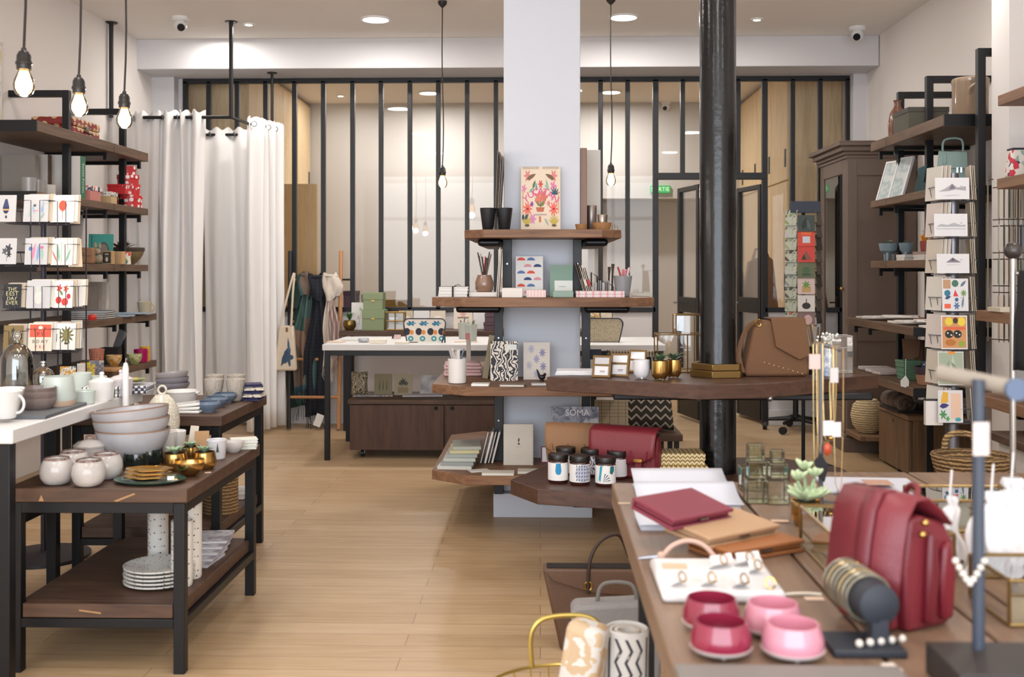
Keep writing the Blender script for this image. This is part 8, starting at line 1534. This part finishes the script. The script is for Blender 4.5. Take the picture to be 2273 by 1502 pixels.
# T stand in front
p = on(2172, 1440, FZ + .045); t = thing('jewellery_tree', 'blurred dark T shaped jewellery stand on a black box base, nearest the camera', 'jewellery stand', (p.x, p.y, fz)); H_ = atY(2172, 842, p.y).z - fz; dk_ = P('#39414f', .45)
x0 = XY(2062, 1.56) - p.x; mk('base_box', MB().box(x0, -.1, 0, x0 + .26, 1.575 - p.y, .045), P('#2c2624', .5), t, bevel=.002); mk('pole', MB().cyl(0, 0, .045, H_, .0085, 16), dk_, t); xa, xb = XY(2120, p.y) - p.x, XY(2238, p.y) - p.x
mk('cross_bar', MB().tube([(xa, .06, H_ + .004), (xb, -.02, H_ - .01)], .012, 14), P('#8f8478', .6), t); mk('end_disc', MB().lathe([(0, 0), (.0155, 0), (.0155, .008), (0, .008)], 24).xf(Matrix.Translation((xb, -.022, H_ - .011)) @ Matrix.Rotation(R(90), 4, 'X')), P('#56657e', .6), t)
b = MB()
for k in range(9): a = -.4 + k*.1; b.sph((-.036 + .005*k, -.01, .16 - .006*abs(4 - k)**1.2*-1 - .02), .0045, 8, 6)
mk('pearl_string', b, P('#ded6cc', .25), t)
card('white paper tag dangling from the T shaped jewellery stand', (p.x - .004, p.y - .02, atY(2165, 1005, p.y).z), .024, .046, P('#d9ccc6', .7), (0, 0, .2), None, t=.001, name='paper_tag', cat='tag')
p = on(1760, 1494, FZ); slab('grey_tray', 'grey tray edge at the very front of the plank table', 'tray', (p.x - .01, p.y - .12, fz), (.32, .12, .012), P('#7a7470', .6))
# white tassels and lantern at the right edge
TAS = P('#e3dfde', .9, var=.08, sc=60)
for i, (px, y0, y1, Yv, w, l) in enumerate(((2108, 1100, 1250, 2.1, .024, 'slim white cotton tassel left of the dark pole'), (2200, 1090, 1285, 2.0, .04, 'wide white cotton tassel right of the dark pole'), (2245, 1060, 1270, 2.15, .05, 'large white cotton tassel at the right picture edge'))):
    z1_, z0_ = atY(px, y0, Yv).z, max(fz + .002, atY(px, y1, Yv).z); t = thing('cotton_tassel', l, 'tassel', (XY(px, Yv), Yv, z0_), 0, 'white cotton tassels'); hh = z1_ - z0_
    def fn(u, v, i=i):
        a = 2*math.pi*u; q = 1 - v; r = w*(.3 + .75*q**.7)*(1 + .22*math.sin(7*a + i) + .12*math.sin(13*a + 5*v)); r *= .55 if .8 < v < .88 else 1
        return (r*math.cos(a) + .006*math.sin(9*v), .7*r*math.sin(a), hh*v + .012*math.sin(5*a + i)*q)
    mk('ruffled_cloth', MB().grid(64, 16, fn, True), TAS, t, ang=180); mk('hanging_cord', MB().tube([(0, 0, hh*.96), (.004, .0, hh + .05)], .002, 5), TAS, t)
t = thing('tassel_rail', 'thin metal hanger holding the white tassels at the right edge', 'hanger', (1.0, 2.08, fz)); mk('stand', MB().cyl(.14, .05, .0, .42, .005, 10).cyl(.14, .05, 0, .006, .05, 20), P('#b5b0aa', .3, .8), t)
gcase('brass edged glass lantern at the right picture edge', XY(2240, 1.78), 1.78, XY(2240, 1.78) + .16, 1.94, .075)
# ================================================================ floor goods left of the plank table
p = on(1300, 1446, 0); t = thing('tote', 'brown leather tote bag standing on the floor behind the plank table', 'tote bag', (p.x + .02, p.y, 0)); k_ = p.y/2400; LB = P('#5f4534', .5, bump=.2, sc=120, var=.12)
mk('bag_body', MB().prof([(-.105, 0), (.15, 0), (.19, .275), (-.165, .275)], 0, .09), LB, t, bevel=.012); mk('inside', MB().prof([(-.15, .27), (.175, .27), (.175, .278), (-.15, .278)], .015, .075), P('#1e1510', .9), t); mk('flap', MB().prof([(-.162, .276), (.188, .276), (.15, .19), (0, .2), (-.13, .24)], -.012, -.002), LB, t, bevel=.003)
mk('handle', MB().tube(cr([(-.012, -.014, .2), (-.008, -.014, .3), (.02, .0, .36), (.06, .02, .385), (.1, .05, .375), (.13, .08, .3)]), .006), P('#2f1f18', .5), t); mk('ring', MB().tube([(-.012 + .012*math.cos(a), -.016, .225 + .014*math.sin(a)) for a in [k*math.pi/6 for k in range(12)]], .003, 5, True), BRASS, t)
p = on(1350, 1500, 0); t = thing('felt_bag', 'grey felt bag leaning before the brown tote on the floor', 'bag', (.21, 3.2, 0)); mk('bag_body', MB().prof([(-.1, 0), (.14, 0), (.16, .30), (-.105, .285), (-.12, .27)], 0, .1), P('#8f8b8a', .95, var=.12, sc=60, bump=.3), t, bevel=.015)
mk('handle', MB().tube(cr([(-.04, .05, .29), (-.02, .05, .34), (.06, .05, .34), (.08, .05, .29)]), .006), P('#77736f', .9), t)
bc = (.065, 2.42); t = thing('wire_basket', 'gold wire basket with arched handle holding rolled rugs', 'basket', (bc[0], bc[1], 0)); YG_ = P('#c9b060', .3, .8); r0, r1, hb = .15, .205, .325; b = MB()
for z, r in ((.004, r0), (hb*.5, (r0 + r1)/2), (hb, r1)): b.tube([(r*math.cos(a), r*math.sin(a), z) for a in [k*math.pi/20 for k in range(40)]], .004, 6, True)
for k in range(28): a = k*2*math.pi/28; b.tube([(r0*math.cos(a), r0*math.sin(a), .004), (r1*math.cos(a), r1*math.sin(a), hb)], .002, 5)
for k in range(6): y = -.12 + .048*k; c_ = math.sqrt(r0*r0 - y*y); b.tube([(-c_, y, .004), (c_, y, .004)], .002, 5)
mk('wire_bowl', b, YG_, t); mk('handle', MB().tube(cr([(-.085, .186, hb), (-.088, .19, hb + .07), (-.07, .194, hb + .105), (-.03, .2, hb + .118), (.04, .203, hb + .118), (.078, .196, hb + .1), (.09, .19, hb + .06), (.085, .186, hb)]), .006), YG_, t)
mk('handle', MB().tube(cr([(-.085, -.186, hb), (-.088, -.19, hb + .03), (.0, -.21, hb + .05), (.088, -.19, hb + .03), (.085, -.186, hb)]), .006), YG_, t)
def roll(label, x, y, z0, z1, r, m, lean, swirl='#d6cec4'):
    t = thing('rug_roll', label, 'rug', (x, y, z0), 0, 'rolled rugs in the gold basket', rot=lean); L_ = z1 - z0
    mk('roll_face', MB().lathe([(r, 0), (r, L_), (r - .004, L_ + .003), (r - .008, L_), (r - .008, L_ - .02), (0, L_ - .02)], 32), m, t); b = MB()
    for k in (.75, .5): b.lathe([(r*k - .004, L_ - .02), (r*k - .004, L_ - .003), (r*k + .004, L_ - .003), (r*k + .004, L_ - .02)], 28)
    mk('inner_coils', b, P(swirl, .9), t)
zz_ = P('#d2cec9', .9, bump=.2, sc=150)
roll('white rolled rug with black zigzags in the gold basket', XY(1384, 2.44), 2.44, .1, .475, .05, zz_, (.0, .02, 0))
b = MB()
for a0 in (-2.5, -2.02, -1.54, -1.06, -.58, -.1):
    wv = .13 if a0 not in (-2.5, -.58) else 0; vs = []
    for k in range(15): a = a0 + (wv if k % 2 else -wv); z = .005 + .36*k/14; vs += [(.0507*math.cos(a - .07), .0507*math.sin(a - .07), z), (.0507*math.cos(a + .07), .0507*math.sin(a + .07), z)]
    b.add(vs, [(2*k, 2*k + 1, 2*k + 3, 2*k + 2) for k in range(14)])
mk('zigzag_weave', b, P('#3c3a40', .9), [o for o in COL.objects if o.name.startswith('rug_roll')][-1])

t = thing('rug_roll', 'beige and cream folded rug leaning in the gold basket', 'rug', (XY(1238, 2.42), 2.42, .06), 0, 'folded textiles in the gold basket', rot=(.0, .17, -.4)); mk('fold_body', MB().box(-.045, -.035, 0, .045, .035, .45), pat('blotc', ('#d6d0c9', '#c9a982', '#d6d0c9', '#cbb08f', '#e0dad2'), 13, rough=.9), t, bevel=.02, seg=3)
roll('peach rolled textile between the two rugs in the gold basket', XY(1318, 2.5), 2.5, .06, .42, .035, P('#c9a894', .9, var=.15, sc=25), (.0, .2, 0))
